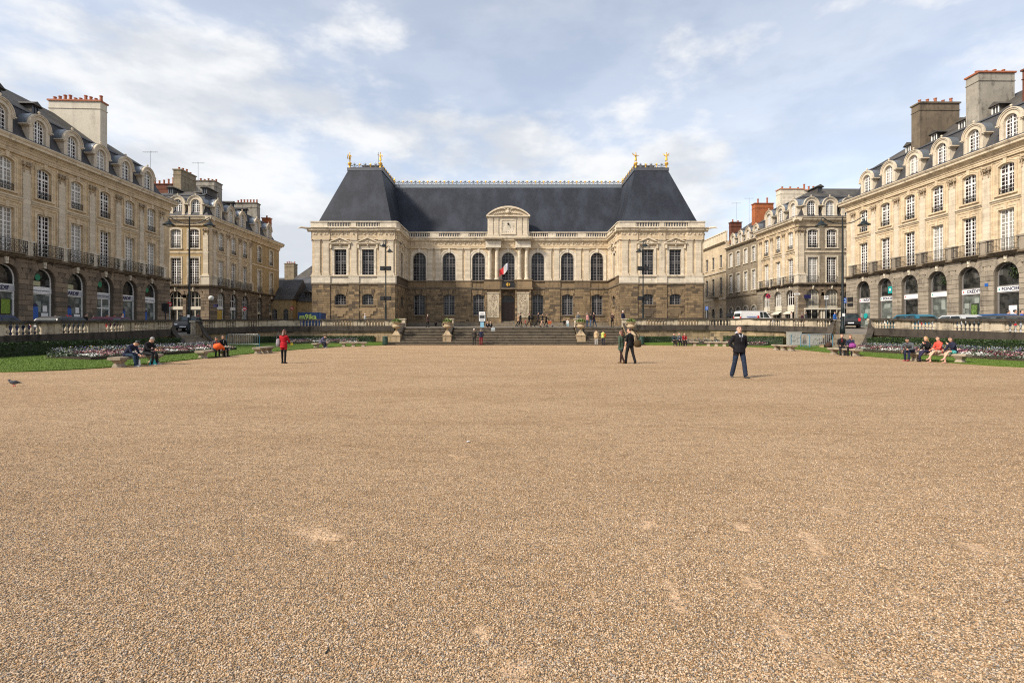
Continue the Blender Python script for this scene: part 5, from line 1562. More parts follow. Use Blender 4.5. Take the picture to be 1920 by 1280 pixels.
# ================= low roofs between the left corner palace and the great palace, and roofs behind
def gable_house(label, x0, x1, y0, y1, z0, ze, zr, wallm, roofm, along='x', wins=(), dorm=(), name='low_house', hip=False):
    root = empty(name, ((x0+x1)/2, (y0+y1)/2, 0), label=label, cat='house')
    fr = Frame(root, -(x1-x0)/2, -(y1-y0)/2, 0)
    W, Dp = x1-x0, y1-y0
    mb = MB()
    wall_open(mb, 0, W, z0, ze, [(c, w, zb, zb+h, rs_) for c, w, zb, h, rs_ in wins], 0, .25)
    mb.add([(0,0,z0),(0,Dp,z0),(0,Dp,ze),(0,0,ze)], [(0,1,2,3)]).add([(W,0,z0),(W,Dp,z0),(W,Dp,ze),(W,0,ze)], [(0,3,2,1)])
    if along == 'y': mb.add([(0,0,ze),(W,0,ze),(W/2,0,zr)], [(0,1,2)])
    fr.build(mb, 'wall', wallm)
    for c, w, zb, h, rs_ in wins:
        o = fr.build(window_mesh(w, h, rs_, 4, 5, (.66,)), 'window', GREYP); o.location = fr.p(c, .12, zb)
        put(glass_mesh(w, h, rs_).mesh('glass', GLASS_D), 'glass', o)
    rf = MB(); e = .3
    if along == 'x':
        i0 = (Dp/2 if hip else 0)
        rf.add([(-e,-e,ze-.12),(W+e,-e,ze-.12),(W+e-i0,Dp/2,zr),(-e+i0,Dp/2,zr),(-e,Dp+e,ze-.12),(W+e,Dp+e,ze-.12)], [(0,1,2,3),(3,2,5,4),(0,3,4),(1,5,2)])
    else: rf.add([(-e,-e,ze-.12),(W/2,-e,zr),(W+e,-e,ze-.12),(-e,Dp+e,ze-.12),(W/2,Dp+e,zr),(W+e,Dp+e,ze-.12)], [(0,1,4,3),(1,2,5,4)])
    fr.build(rf, 'roof', roofm)
    for c, y, z in dorm:
        o = fr.put(LUC_D, 'lucarne', c, y, z); o.scale = (1.5, 1, 1.2)
    return root, fr
gable_house('low stone wing with a slate roof right of the ochre corner palace', -41.5, -37.0, 86, 94, 1.0, 6.8, 10.4, OCHRE, SLATE_O, 'x', [(1.6, .9, 3.2, 1.9, .45), (3.5, .9, 3.2, 1.9, .45)])
gable_house('low wing with two slate dormers in its roof beside the palace', -36.9, -29.0, 88, 96, 1.0, 6.6, 10.0, OCHRE, SLATE_O, 'x', [(1.3, .9, 2.6, 1.6, 0), (3.6, .9, 2.6, 1.6, 0), (6.5, .9, 2.6, 1.6, 0)], [(1.5, .5, 7.0), (3.7, .5, 7.0)])
gable_house('white gabled wall rising behind the two slate dormers', -43.5, -33.0, 100, 108, 1.0, 10.6, 12.2, WHITEST, SLATE_O, 'x')
r_, f_ = gable_house('slate hipped roof rising behind the left corner of the great palace', -47.5, -30, 112, 126, 1.0, 12.8, 20.5, CREAM, SLATE_W, 'x', (), (), 'far_house', True)
r_, f_ = gable_house('far rooftop with a broad tan chimney beyond the low wings', -53, -44, 118, 130, 1.0, 11.0, 14.5, OCHRE, SLATE_W, 'x', (), (), 'far_house')
chimney(f_, .1, 2.3, 1, 3, 11, 16.9, CHIMTAN, 5, TERRA, along='x')
r_, f_ = gable_house('far white house beside the broad tan chimney', -66, -52, 125, 140, 1.0, 12.6, 15.0, WHITEST, SLATE_W, 'x', (), (), 'far_house')
r_, f_ = gable_house('slate roof with a row of red chimney pots behind the left palace', -66, -48.5, 74, 86, 1.0, 17.5, 21.6, OCHRE, SLATE_W, 'x', (), (), 'far_house')
chimney(f_, 9.5, 16.6, 5, 6, 18, 24.0, DKBRICK, 10, TERRA, along='x', potk=1.7)
# ------------------------------------------------------------------ the great palace at the end of the square
PX, PY = -0.6, 73.3
palace = empty('parliament_palace', (PX, PY, 0), label='great symmetrical stone palace with steep dark slate roofs and gilded cresting', cat='building')
MY = 8.1                                  # recess of the main front behind the pavilions
frM = Frame(palace, 0, MY, 0)
ZB, ZS0, ZS1, ZP, ZCAP, ZF, ZK, ZT = 1.9, 8.0, 8.3, 9.4, 14.5, 15.6, 16.15, 17.1
PAV = [(-28.0, -16.0), (16.0, 28.0)]
pw_g = 1.62; pw_u = 1.75
def stones_face(big, s0, s1, z0, z1, ops, y=-.05):
    """Irregular courses of squared blocks round the openings."""
    z = z0
    while z < z1-.05:
        h = rnd.choice((.31, .34, .37)); zb = min(z1, z+h)
        if z1-zb < .15: zb = z1
        cuts = [(s0, s1)]
        for cx, w, ob, ot, rs_ in ops:
            zm = (z+zb)/2
            if zm < ob or zm > ot: continue
            hw = w/2
            if rs_ > 0 and zm > ot-rs_:
                R_ = (w*w/4+rs_*rs_)/(2*rs_); hw = math.sqrt(max(.0, R_*R_-(zm-(ot-R_))**2))
            nc = []
            for a, b in cuts:
                if cx-hw <= a and cx+hw >= b: continue
                if cx+hw <= a or cx-hw >= b: nc.append((a, b)); continue
                if cx-hw > a: nc.append((a, cx-hw))
                if cx+hw < b: nc.append((cx+hw, b))
            cuts = nc
        for a, b in cuts:
            x = a
            while x < b-.02:
                w = rnd.uniform(.42, .98); xe = min(b, x+w)
                if b-xe < .25: xe = b
                big.block(x+.008, xe-.008, y-rnd.uniform(0, .022), .03, z+.008, zb-.008, .012)
                x = xe
        z = zb

# pedimented windows, arched windows
MW_P = window_mesh(1.72, 3.66, 0, 4, 9, (.5, .76), mullion=.14, fr=.08).mesh('window', GREYP); MG_P = glass_mesh(1.72, 3.66).mesh('glass', GLASS_D)
MW_A = window_mesh(2.06, 4.46, 1.03, 4, 10, (.55, .8), mullion=.13, fr=.08).mesh('window', GREYP); MG_A = glass_mesh(2.06, 4.46, 1.03).mesh('glass', GLASS_D)
MW_GP = window_mesh(1.6, 1.55, .28, 4, 4, (), mullion=.12).mesh('window', GREYP); MG_GP = glass_mesh(1.6, 1.55, .28).mesh('glass', GLASS_D)
MW_GM = window_mesh(1.74, 3.28, .24, 4, 8, (.66,), mullion=.16, fr=.09).mesh('window', GREYP); MG_GM = glass_mesh(1.74, 3.28, .24).mesh('glass', GLASS_D)
def pediment_mesh(w=3.2):
    mb = MB(); h = w/2
    mb.box(-h, h, -.34, .02, 0, .12).box(-h+.12, h-.12, -.22, .02, -.14, 0)
    for s_ in (-1, 1):
        mb.add([(s_*h,-.34,.12),(s_*h,-.34,.26),(0,-.34,.98),(0,-.34,.80),(s_*h,.02,.12),(s_*h,.02,.26),(0,.02,.98),(0,.02,.80)],
               [(0,1,2,3),(4,7,6,5),(1,5,6,2),(0,3,7,4),(0,4,5,1)])
    mb.add([(-h+.2,-.1,.12),(h-.2,-.1,.12),(0,-.1,.82)], [(0,1,2)])
    mb.ball((0,-.14,.33), .16, 7).ball((-.3,-.12,.26), .1, 6).ball((.3,-.12,.26), .1, 6)
    for s_ in (-1, 1):
        mb.box(s_*h*.83-.12, s_*h*.83+.12, -.26, .02, -.62, -.14); mb.ball((s_*h*.83,-.2,-.62), .1, 6)
    mb.ball((0,-.16,-.2), .13, 6)
    return mb.mesh('pediment', TRIM)
M_PEDIM = pediment_mesh()
M_SPP = surround_mesh(1.72, 3.66, 0, .34, .08, key=False).mesh('surround', CREAM_PALE)
M_SPA = surround_mesh(2.06, 4.46, 1.03, .42, .09, key=True, bottom=False).mesh('archivolt', CREAM_PALE)
def dpil(h, w=.8, d=.14):
    mb = MB(); mb.box(-w/2-.14, w/2+.14, -d-.1, .02, 0, .18).box(-w/2-.08, w/2+.08, -d-.06, .02, .18, .34).box(-w/2, w/2, -d, .02, .34, h-.42)
    mb.box(-w/2-.03, w/2+.03, -d-.03, .02, h-.42, h-.34).box(-w/2, w/2, -d, .02, h-.34, h-.2).box(-w/2-.07, w/2+.07, -d-.07, .02, h-.2, h-.1).box(-w/2-.12, w/2+.12, -d-.12, .02, h-.1, h)
    return mb.mesh('pilaster', PILA)
M_DP = dpil(ZCAP-ZP)
def palace_face(fr, s0, s1, kind, gops, uops, pils, peds, with_ground=True, stoneb=None):
    mb = MB(); wall_open(mb, s0, s1, ZB-.6, ZS0, gops, 0, .45); fr.build(mb, 'ground_floor_wall', JOINT)
    if stoneb is not None: stones_face(stoneb, s0, s1, ZB, ZS0, gops)
    mb = MB(); wall_open(mb, s0, s1, ZS0, ZF, uops, 0, .42); fr.build(mb, 'wall', CREAM)
    for c, w, zb, zt, rs_ in gops:
        if kind == 'pav': o = fr.put(MW_GP, 'window', c, .25, zb); put(MG_GP, 'glass', o)
        elif w < 2: o = fr.put(MW_GM, 'window', c, .25, zb); put(MG_GM, 'glass', o)
        if w < 2:
            sd = MB(); sd.box(c-w/2-.22, c+w/2+.22, -.16, .03, zb-.2, zb-.02)
            tri = [(-1.25, 0), (1.25, 0), (1.25, -.42), (.8, -.42), (.8, -.85), (.4, -.85), (.4, -1.2), (-.4, -1.2), (-.4, -.85), (-.8, -.85), (-.8, -.42), (-1.25, -.42)]
            if kind == 'pav': sd.slab([(c+x, zb-.5+z) for x, z in tri], -.13, .03)
            pts = arc_pts(w, zt-zb, rs_, 8); L = len(pts)
            for i in range(L-1):                  # flat-arch voussoirs
                (xa, za), (xb, zb_) = pts[i], pts[i+1]
                sd.slab([(c+xa+.01, zb+za), (c+xb-.01, zb+zb_), (c+xb*1.28-.01, zb+zt-zb+.66), (c+xa*1.28+.01, zb+zt-zb+.66)], -.10, .03)
            fr.build(sd, 'window_arch', GRANITE_P)
    for c, w, zb, zt, rs_ in uops:
        if rs_ == 0: o = fr.put(MW_P, 'window', c, .25, zb); put(MG_P, 'glass', o); put(M_SPP, 'surround', o, (0, -.25, 0)); put(M_PEDIM, 'pediment', o, (0, -.25, 4.42))
        else: o = fr.put(MW_A, 'window', c, .25, zb); put(MG_A, 'glass', o); put(M_SPA, 'archivolt', o, (0, -.25, 0))
    for x in pils: fr.put(M_DP, 'pilaster', x, 0, ZP)
def belt(fr, s0, s1, peds, white):
    a, b = s0, s1
    m1 = MB(); m1.prof([(.02, ZS0), (-.14, ZS0), (-.2, ZS0+.1), (-.2, ZS0+.22), (-.12, ZS1), (.02, ZS1)], a, b); fr.build(m1, 'string_course', STRINGC)
    m2 = MB(); m2.box(a, b, -.06, .02, ZS1, ZP-.14)
    for c, w in peds: m2.box(c-w/2, c+w/2, -.2, -.06, ZS1, ZP-.14)
    fr.build(m2, 'pedestal_band', CREAM_PALE if white else GRANITE_P)
    m3 = MB(); m3.box(a, b, -.26, .02, ZP-.14, ZP-.002); fr.build(m3, 'sill_course', TRIM if white else STRINGC)
def entab(fr, s0, s1, breaks, e0=0, e1=0):
    m = MB(); m.box(s0-e0*.1, s1+e1*.1, -.15, .02, ZCAP, ZCAP+.34).box(s0-e0*.12, s1+e1*.12, -.19, .02, ZCAP+.34, ZCAP+.42)
    m.box(s0-e0*.08, s1+e1*.08, -.12, .02, ZCAP+.42, ZF)
    for c, w in breaks: m.box(c-w/2, c+w/2, -.26, -.12, ZCAP, ZF)
    fr.build(m, 'frieze', CREAM)
    o = MB(); x = s0+.5; k = 0
    while x < s1-.4:
        on = any(abs(x-c) < w/2 for c, w in breaks); y = -.28 if on else -.14
        if k % 2: o.ball((x, y, ZCAP+.78), .15, 7, sz=.8)
        else:
            o.box(x-.26, x-.14, y-.05, y+.03, ZCAP+.66, ZCAP+.92).box(x+.14, x+.26, y-.05, y+.03, ZCAP+.66, ZCAP+.92)
            o.tube([(x-.22, y-.03, ZCAP+.84), (x, y-.05, ZCAP+.66), (x+.22, y-.03, ZCAP+.84)], .035, 4)
        x += .78; k += 1
    fr.build(o, 'frieze_ornament', TRIM, kind='stuff')
    c_ = MB()
    c_.prof([(.02, ZF), (-.22, ZF), (-.28, ZF+.12), (-.46, ZF+.16), (-.48, ZF+.34), (-.54, ZF+.38), (-.62, ZF+.5), (-.62, ZK), (.2, ZK+.03)], s0-e0*.6, s1+e1*.6)
    for c, w in breaks: c_.prof([(-.2, ZF+.13), (-.54, ZF+.18), (-.56, ZF+.36), (-.72, ZF+.52), (-.72, ZK+.002), (-.2, ZK+.002)], c-w/2, c+w/2)
    fr.build(c_, 'cornice', TRIM)
M_PBAL = MB().lathe([(.11,0),(.07,.1),(.13,.28),(.12,.36),(.06,.52),(.11,.62)], 6)
def parapet(fr, s0, s1, groups, y0=-.25, caps=True):
    m = MB(); m.box(s0, s1, y0, y0+.4, ZK+.03, ZK+.22); m.box(s0-.05, s1+.05, y0-.06, y0+.46, ZT-.14, ZT)
    x = s0
    for a, b in groups+[(s1, s1)]:
        if a > x: m.box(x, a, y0+.03, y0+.37, ZK+.22, ZT-.14)
        x = b
    fr.build(m, 'parapet', CREAM_PALE)
    bl = MB()
    for a, b in groups:
        n = int(round((b-a)/.36))
        for i in range(n): bl.join(M_PBAL, Matrix.Translation((a+(b-a)*(i+.5)/n, y0+.2, ZK+.2)))
    fr.build(bl, 'balusters', CREAM_PALE, kind='stuff')

stone_big = {}
for a, b in PAV:
    fr = Frame(palace, 0, 0, 0); c = (a+b)/2
    k = -1 if a < 0 else 1
    wx = [c-1.97, c+1.97]
    big = MB()
    gops = [(x, 1.6, 5.2, 6.75, .28) for x in wx]; uops = [(x, 1.72, 9.46, 13.12, 0) for x in wx]
    pil = [a+.75, a+2.0, c-.08*k*0, b-2.0, b-.75]
    palace_face(fr, a, b, 'pav', gops, uops, pil, None, stoneb=big)
    fr.build(big, 'stone_blocks', GRANITE_P, kind='stuff')
    q = MB()
    for x, w in ((a+1.35, 2.5), (c, 1.5), (b-1.35, 2.5)): q.box(x-w/2, x+w/2, -.16, -.075, ZB, ZS0)
    sb = MB()
    for x, w in ((a+1.35, 2.5), (c, 1.5), (b-1.35, 2.5)): stones_face(sb, x-w/2, x+w/2, ZB, ZS0, [], -.15)
    fr.build(sb, 'projecting_stone_strips', GRANITE_P, kind='stuff')
    belt(fr, a-.08, b+.08, [(a+1.35, 2.6), (c, 1.5), (b-1.35, 2.6)], True)
    entab(fr, a, b, [(a+1.35, 2.5), (c, 1.0), (b-1.35, 2.5)], 1, 1)
    parapet(fr, a-.1, b+.1, [(a+2.25, c-.35), (c+.35, b-2.25)])
    # inner side wall, outer side wall
    for face in ('in', 'out'):
        if (face == 'in') == (k < 0): fs = Frame(palace, b, 0, PI/2)      # looks towards +X
        else: fs = Frame(palace, a, 0, -PI/2)                               # looks towards -X; runs towards -Y from the origin
        L = MY if face == 'in' else 24
        rng_ = (0, L) if fs.rot > 0 else (-L, 0)
        bg = MB(); cc = 3.9 if fs.rot > 0 else -3.9
        gops = [(cc, 1.6, 5.2, 6.75, .28)]; uops = [(cc, 1.72, 9.46, 13.12, 0)]
        ps = [.75, 6.6, 7.5] if face == 'in' else [.75, 2.0, 6.2]
        palace_face(fs, rng_[0], rng_[1], 'pav', gops, uops, [p if fs.rot > 0 else -p for p in ps], None, stoneb=bg)
        fs.build(bg, 'stone_blocks', GRANITE_P, kind='stuff')
        belt(fs, rng_[0], rng_[1], [((1.1 if fs.rot > 0 else -1.1), 1.8)], face == 'out')
        entab(fs, rng_[0], rng_[1], [((1.1 if fs.rot > 0 else -1.1), 1.6)])
        parapet(fs, rng_[0]+(.0 if fs.rot > 0 else 0), rng_[1], [((2.0, 6.0) if fs.rot > 0 else (-6.0, -2.0))])
    # steep hipped pavilion roof
    ox = lambda v: v*(-1) if k < 0 else v
    X = lambda v: v*k                                # outer positive
    rf = MB()
    yb, yt, zb, zt = .7, 5.3, ZK+.05, 26.3
    xo, xi, to, ti = 27.95, 16.65, 24.4, 19.5
    rdg = 14.45
    pts = [(X(xo), yb, zb), (X(xi), yb, zb), (X(ti), yt, zt), (X(to), yt, zt),
           (X(xi), MY+.7, zb), (X(ti), rdg, zt), (X(to), 24.0, zt), (X(xo), 24.0, zb), (X(ti), 24.0, zt)]
    rf.add(pts, [(0,1,2,3), (1,4,5,2), (0,3,6,7), (3,2,8,6)])
    r_o = fr.build(rf, 'pavilion_roof', SLATE_N)
    lf = MB()
    lf.box(min(X(ti), X(to))-.25, max(X(ti), X(to))+.25, yt-.22, yt+.2, zt-.35, zt+.12)
    lf.box(X(ti)-.2, X(ti)+.2, yt+.2, rdg, zt-.3, zt+.11)
    fr.build(lf, 'lead_ridge', LEAD)
    fr.build(MB().box(min(X(20.8), X(23.4)), max(X(20.8), X(23.4)), 9, 11, zt-1, zt+1.5).box(min(X(20.7), X(23.5)), max(X(20.7), X(23.5)), 8.9, 11.1, zt+1.5, zt+1.7), 'chimney', CHIMDARK)
    # gargoyle at the outer corner
    fr.build(MB().tube([(X(28.6), -.5, ZK-.1), (X(29.3), -.9, ZK-.05), (X(29.6), -1.0, ZK-.25)], [.16, .13, .05], 6), 'gargoyle', TRIM)

# main front between the pavilions
bays = [-14.12, -9.41, -4.71, 0, 4.71, 9.41, 14.12]
gops = [(x, 1.74, 3.95, 7.23, .24) for x in bays if x]+[(0, 2.1, 3.1, 7.18, 1.05)]
uops = [(x, 2.06, 9.42, 13.88, 1.03) for x in bays]
big = MB()
pil = []
for x in (-11.77, -7.06, 7.06, 11.77): pil += [x-.62, x+.62]
palace_face(frM, -16, 16, 'main', gops, uops, pil, None, stoneb=big)
for x in (-11.77, -7.06, 7.06, 11.77): stones_face(big, x-1.2, x+1.2, ZB, ZS0, [], -.16)
for sgn in (-1, 1): stones_face(big, sgn*2.35-1.28, sgn*2.35-.0, 3.0, ZS0, [], -.4) if False else None
frM.build(big, 'stone_blocks', GRANITE_P, kind='stuff')
belt(frM, -16, 16, [(x, 2.5) for x in (-11.77, -7.06, 7.06, 11.77)]+[(x, 3.1) for x in (-2.35, 2.35)], False)
entab(frM, -16, 16, [(-2.35, 2.3), (2.35, 2.3)])
parapet(frM, -16, 16, [(-15.7+0*0, -12.4), (-11.0, -7.6), (-6.3, -3.45), (3.45, 6.3), (7.6, 11.0), (12.4, 15.7)])
# plinth steps along the foot of the front
frM.build(MB().box(-15.9, 15.9, -1.0, -.3, 1.5, 2.25).box(-15.9, 15.9, -.3, -.2, 1.5, 2.75), 'plinth', STEPST)
for i, (w, d) in enumerate(((3.6, 2.4), (3.1, 2.05), (2.7, 1.7), (2.3, 1.35), (1.9, 1.02), (1.6, .8))):
    frM.build(MB().box(-w, w, -d, -d+.4 if i < 5 else .3, 1.8, 2.03+.18*i), 'step', STEPST)
# frontispiece: paired columns on carved pedestals
RELIEF = stone('weathered_relief_stone', (0.52, 0.44, 0.32), (0.42, 0.35, 0.25), (0.14, 0.11, 0.08), 0.75)
colM = MB().lathe([(.42,0),(.42,.12),(.36,.18),(.38,.26),(.32,.34),(.315,.5),(.32,1.6),(.305,3.2),(.275,4.6),(.30,4.64),(.28,4.72),(.34,4.84)], 18)
colM.box(-.38, .38, -.38, .38, 4.84, 5.0)
M_COL = colM.mesh('column', PILA, False)
for sgn in (-1, 1):
    for x in (1.78, 2.92): frM.put(M_COL, 'column', sgn*x, -.55, ZP+.1)
    c = sgn*2.35
    frM.build(MB().box(c-1.2, c+1.2, -1.1, .0, 14.5, ZF-.02), 'entablature_block', CREAM_PALE)
    frM.build(MB().box(c-1.35, c+1.35, -1.55, .0, ZF+.1, ZF+.3).box(c-1.5, c+1.5, -1.75, 0, ZF+.3, ZK+.01), 'cornice_block', TRIM)
    frM.build(MB().box(c-1.4, c+1.4, -1.1, -.2, ZS1-.1, ZP-.05).box(c-1.5, c+1.5, -1.2, -.2, ZP-.05, ZP+.1).box(c-1.5, c+1.5, -1.2, -.2, ZS0-.05, ZS1-.1), 'column_base', GRANITE_P)
    pb = MB(); pb.box(c-1.25, c+1.25, -.95, -.0, 2.0, ZS0-.05)
    pe = frM.build(pb, 'carved_pier', GRANITE_P)
    pn = MB(); pn.box(c-.92, c+.92, -1.02, -.94, 3.5, 7.3); pn.box(c-1.0, c+1.0, -1.08, -.94, 7.3, 7.5)
    pl = put(pn.mesh('relief_panel', RELIEF), 'relief_panel', pe)
    rel = MB()
    for i in range(64):
        z = 3.75+3.4*rnd.random(); w_ = .62*math.sin(min(1, (7.35-z)/1.2+.25)*PI/2); x = c+rnd.uniform(-w_, w_); u = rnd.uniform(-.16, .16)
        rel.ball((x, -1.02, z), rnd.uniform(.04, .10), 6, sz=.8); rel.tube([(x, -1.02, z), (x+u, -1.04, z+.12), (x+u*.4, -1.02, z+.24)], rnd.uniform(.02, .035), 4)
    put(rel.mesh('carved_foliage', RELIEF), 'carved_foliage', pe, kind='stuff')
    qs = MB()
    for i in range(14):
        for e in (-1, 1): qs.block(c+e*1.12-.15, c+e*1.12+.15, -1.06, -.9, 2.05+i*.42, 2.05+i*.42+.40, .03)
    frM.build(qs, 'rusticated_quoins', GRANITE_P, kind='stuff')
    dp = frM.put(dpil(3.1, .62, .12), 'attic_pilaster', sgn*2.72, -.62, 16.3); dp2 = frM.put(dp.data, 'attic_pilaster', sgn*1.85, -.62, 16.3)
# attic block with segmental pediment and sundial panel
frM.build(MB().box(-3.25, 3.25, -.62, .8, 16.15, 19.45), 'attic_wall', CREAM_PALE)
at = MB(); n = 14; R_ = (3.45**2+1.45**2)/(2*1.45)
arc = [(-3.45+6.9*i/n, 19.62-R_+1.45+math.sqrt(R_*R_-(-3.45+6.9*i/n)**2)) for i in range(n+1)]
arci = [(x*.93, 19.62+(z-19.62)*.82-.02) for x, z in arc]
at.ring(arci, arc, -.95, .8)
at.box(-3.45, 3.45, -.95, .8, 19.42, 19.62)
frM.build(at, 'segmental_pediment', TRIM)
ty = MB(); ty.slab([(-3.3, 19.6)]+[(x*.99, z-.04) for x, z in arci]+[(3.3, 19.6)], -.72, .7); tyo = frM.build(ty, 'tympanum', CREAM)
tr = MB(); tr.ball((0, -.8, 20.15), .34, 10).ball((0, -.85, 20.5), .2, 8)
for s_ in (-1, 1):
    for i in range(6): tr.tube([(s_*(.3+i*.32), -.78, 20.3-i*.06), (s_*(.5+i*.32), -.82, 20.0-i*.03), (s_*(.75+i*.32), -.78, 20.1-i*.08)], [.12, .09, .05], 5)
    tr.tube([(s_*.2, -.8, 20.4), (s_*.8, -.85, 20.72), (s_*1.2, -.8, 20.5)], [.07, .1, .04], 5)
put(tr.mesh('carved_arms', TRIM), 'carved_arms', tyo)
sdl = MB(); sdl.ring([(-1.02, 16.82), (1.02, 16.82), (1.02, 18.86), (-1.02, 18.86)], [(-1.2, 16.64), (1.2, 16.64), (1.2, 19.04), (-1.2, 19.04)], -.76, -.6, close=True)
so = frM.build(sdl, 'sundial', TRIM)
put(MB().box(-1.02, 1.02, -.68, -.6, 16.82, 18.86).mesh('dial_plate', CREAM_PALE), 'dial_plate', so)
put(MB().tube([(0, -.7, 18.4), (0, -.95, 18.0)], .05, 5).ball((0, -.74, 18.3), .16, 8).mesh('gnomon', IRON), 'gnomon', so)
for i, t_ in enumerate(('XII', 'I', 'II', 'III', 'IIII', 'V')):
    text_obj(None, t_, [.0, .35, .68, .84, .84, .84][i], -.69, [17.02, 17.02, 17.02, 17.45, 17.9, 18.35][i], .2, STRINGC, so, ext=.004)
for i, t_ in enumerate(('XI', 'X', 'IX', 'VIII', 'VII')):
    text_obj(None, t_, [-.35, -.68, -.84, -.84, -.84][i], -.69, [17.02, 17.02, 17.45, 17.9, 18.35][i], .2, STRINGC, so, ext=.004)
# portal, balcony, flag
dr = frM.build(MB().box(-1.05, 1.05, .3, .4, 3.1, 6.0), 'portal_door', WOOD)
lf = MB()
for s_ in (-1, 1):
    for z in (3.25, 4.25, 5.1): lf.box(min(s_*.12, s_*.95), max(s_*.12, s_*.95), .26, .3, z, z+.7)
lf.box(-.04, .04, .24, .3, 3.1, 6.0)
put(lf.mesh('door_panel', WOOD), 'door_panel', dr)
put(window_mesh(2.1, 1.3, 1.05, 6, 2, (), mullion=0).mesh('fanlight', WOOD), 'fanlight', dr, (0, .28, 5.9)); put(MB().box(-1, 1, .36, .38, 5.9, 7.1).mesh('fanlight_glass', GLASS_K), 'fanlight_glass', dr)
vo = MB(); n = 11
for i in range(n):
    t0, t1 = PI*i/n+.012, PI*(i+1)/n-.012
    vo.slab([(-1.06*math.cos(t0), 6.13+1.06*math.sin(t0)), (-1.06*math.cos(t1), 6.13+1.06*math.sin(t1)), (-1.5*math.cos(t1), 6.13+1.5*math.sin(t1)), (-1.5*math.cos(t0), 6.13+1.5*math.sin(t0))], -.14, .03)
frM.build(vo, 'portal_arch', GRANITE_P)
bc = frM.build(MB().box(-1.35, 1.35, -1.25, 0, ZS0-.02, ZS0+.16), 'balcony', STRINGC)
put(rail_mesh('s', 2.6, 1.05), 'railing', bc, (0, -1.2, ZS0+.16))
for e in (-1, 1): put(rail_mesh('b', 1.1, 1.05), 'railing', bc, (e*1.3, -.65, ZS0+.16), PI/2)
put(MB().tube([(0, -1.27, 8.7), (0, -1.22, 8.7)], .3, 14).mesh('gilded_medallion', GOLD), 'gilded_medallion', bc)
put(MB().box(-1.0, 1.0, -1.2, -1.17, 8.25, 9.1).mesh('backing_sheet', IRON), 'backing_sheet', bc)
flag = empty('flag', (PX+0.0, PY+MY-1.35, 9.0), label='red, white and blue flag on a pole above the palace door', cat='flag')
MB().tube([(0,0,-.6),(0,0,4.0)], .045, 7).ball((0,0,4.08), .09, 8).build('flagpole', IRON, flag)
nx, nz = 18, 10
fl = MB(); vs = []
for i in range(nx+1):
    for j in range(nz+1):
        u, v = i/nx, j/nz
        x = -.05-u*1.45*(.9)-.0; z = 3.05-v*1.15-u*1.05+.12*math.sin(u*7+v*2); y = .22*math.sin(u*9+v*3)*(.3+u)
        vs.append((x-.12*v*0, y, z))
fs_ = [(i*(nz+1)+j, (i+1)*(nz+1)+j, (i+1)*(nz+1)+j+1, i*(nz+1)+j+1) for i in range(nx) for j in range(nz)]
fl.add(vs, fs_)
for q, f in enumerate(fs_): fl.m[q] = 0 if q//nz < 1 else (1 if q//nz < 9 else 2)
fl.build('flag_cloth', [plain('flag_blue', (.02, .04, .22), .7), plain('flag_white', (.62, .61, .60), .7), plain('flag_red', (.52, .03, .03), .7)], flag, smooth=True)
# main roof
rf = MB(); zr, yr = 26.3, 14.45-MY
rf.add([(-19.6, .7, ZK+.05), (19.6, .7, ZK+.05), (19.6, yr, zr), (-19.6, yr, zr), (19.6, yr+7, ZK+2), (-19.6, yr+7, ZK+2)], [(0,1,2,3), (3,2,4,5)])
frM.build(rf, 'main_roof', SLATE_N)
frM.build(MB().box(-19.5, 19.5, yr-.18, yr+.18, zr-.32, zr+.12).box(-19.5, 19.5, yr-.24, yr-.17, zr-.46, zr-.3), 'lead_ridge', ZINC)
body(Frame(palace, 0, 0, 0), -28, 28, 34, 1.0, ZK, CREAM, 'rear_wall')
# gilded cresting along every ridge
cg, cb = MB(), MB()
def crest(ax, ay, bx, by, z):
    L = math.hypot(bx-ax, by-ay); n = int(L/.7); ux, uy = (bx-ax)/L, (by-ay)/L
    cb.tube([(ax, ay, z+.10), (bx, by, z+.10)], .045, 4).tube([(ax, ay, z+.42), (bx, by, z+.42)], .04, 4)
    for i in range(n+1):
        x, y = ax+ux*L*i/n, ay+uy*L*i/n; m = cg if i % 2 == 0 else cb
        m.tube([(x, y, z), (x, y, z+.82)], [.05, .03], 4)
        m.ball((x, y, z+.58), .12, 5, sz=1.5)
        m.tube([(x-ux*.24, y-uy*.24, z+.62), (x, y, z+.50), (x+ux*.24, y+uy*.24, z+.62)], .055, 4)
        if i < n: cb.tube([(x+ux*.1, y+uy*.1, z+.14), (x+ux*.41, y+uy*.41, z+.40), (x+ux*.72, y+uy*.72, z+.14)], .04, 3)
z = 26.4
crest(-19.5, 14.45, 19.5, 14.45, z)
for k in (-1, 1):
    crest(k*24.4, 5.3, k*19.5, 5.3, z); crest(k*19.5, 5.3, k*19.5, 14.45, z)
fr0 = Frame(palace, 0, 0, 0)
fr0.build(cb, 'ridge_cresting', CRESTM, kind='stuff'); fr0.build(cg, 'gilded_finials', GOLD, kind='stuff')
for k in (-1, 1): fr0.build(MB().lathe([(.1,0),(.07,.3),(.16,.5),(.05,.7),(.12,.85),(.02,1.3)], 8, k*19.5, 14.45, z), 'gilded_spike', GOLD)
fr0.build(MB().tube([(-20.6, 8, 26), (-20.6, 8, 29.8)], .025, 4), 'lightning_rod', IRON)
# ------------------------------------------------------------------ street furniture
def at(px, py_or_Y, ground=True, z=0.0):
    """Ground point seen at a photo pixel (given its row), or at a given distance."""
    Y = py_or_Y
    return ((px-960)/960*Y, Y)

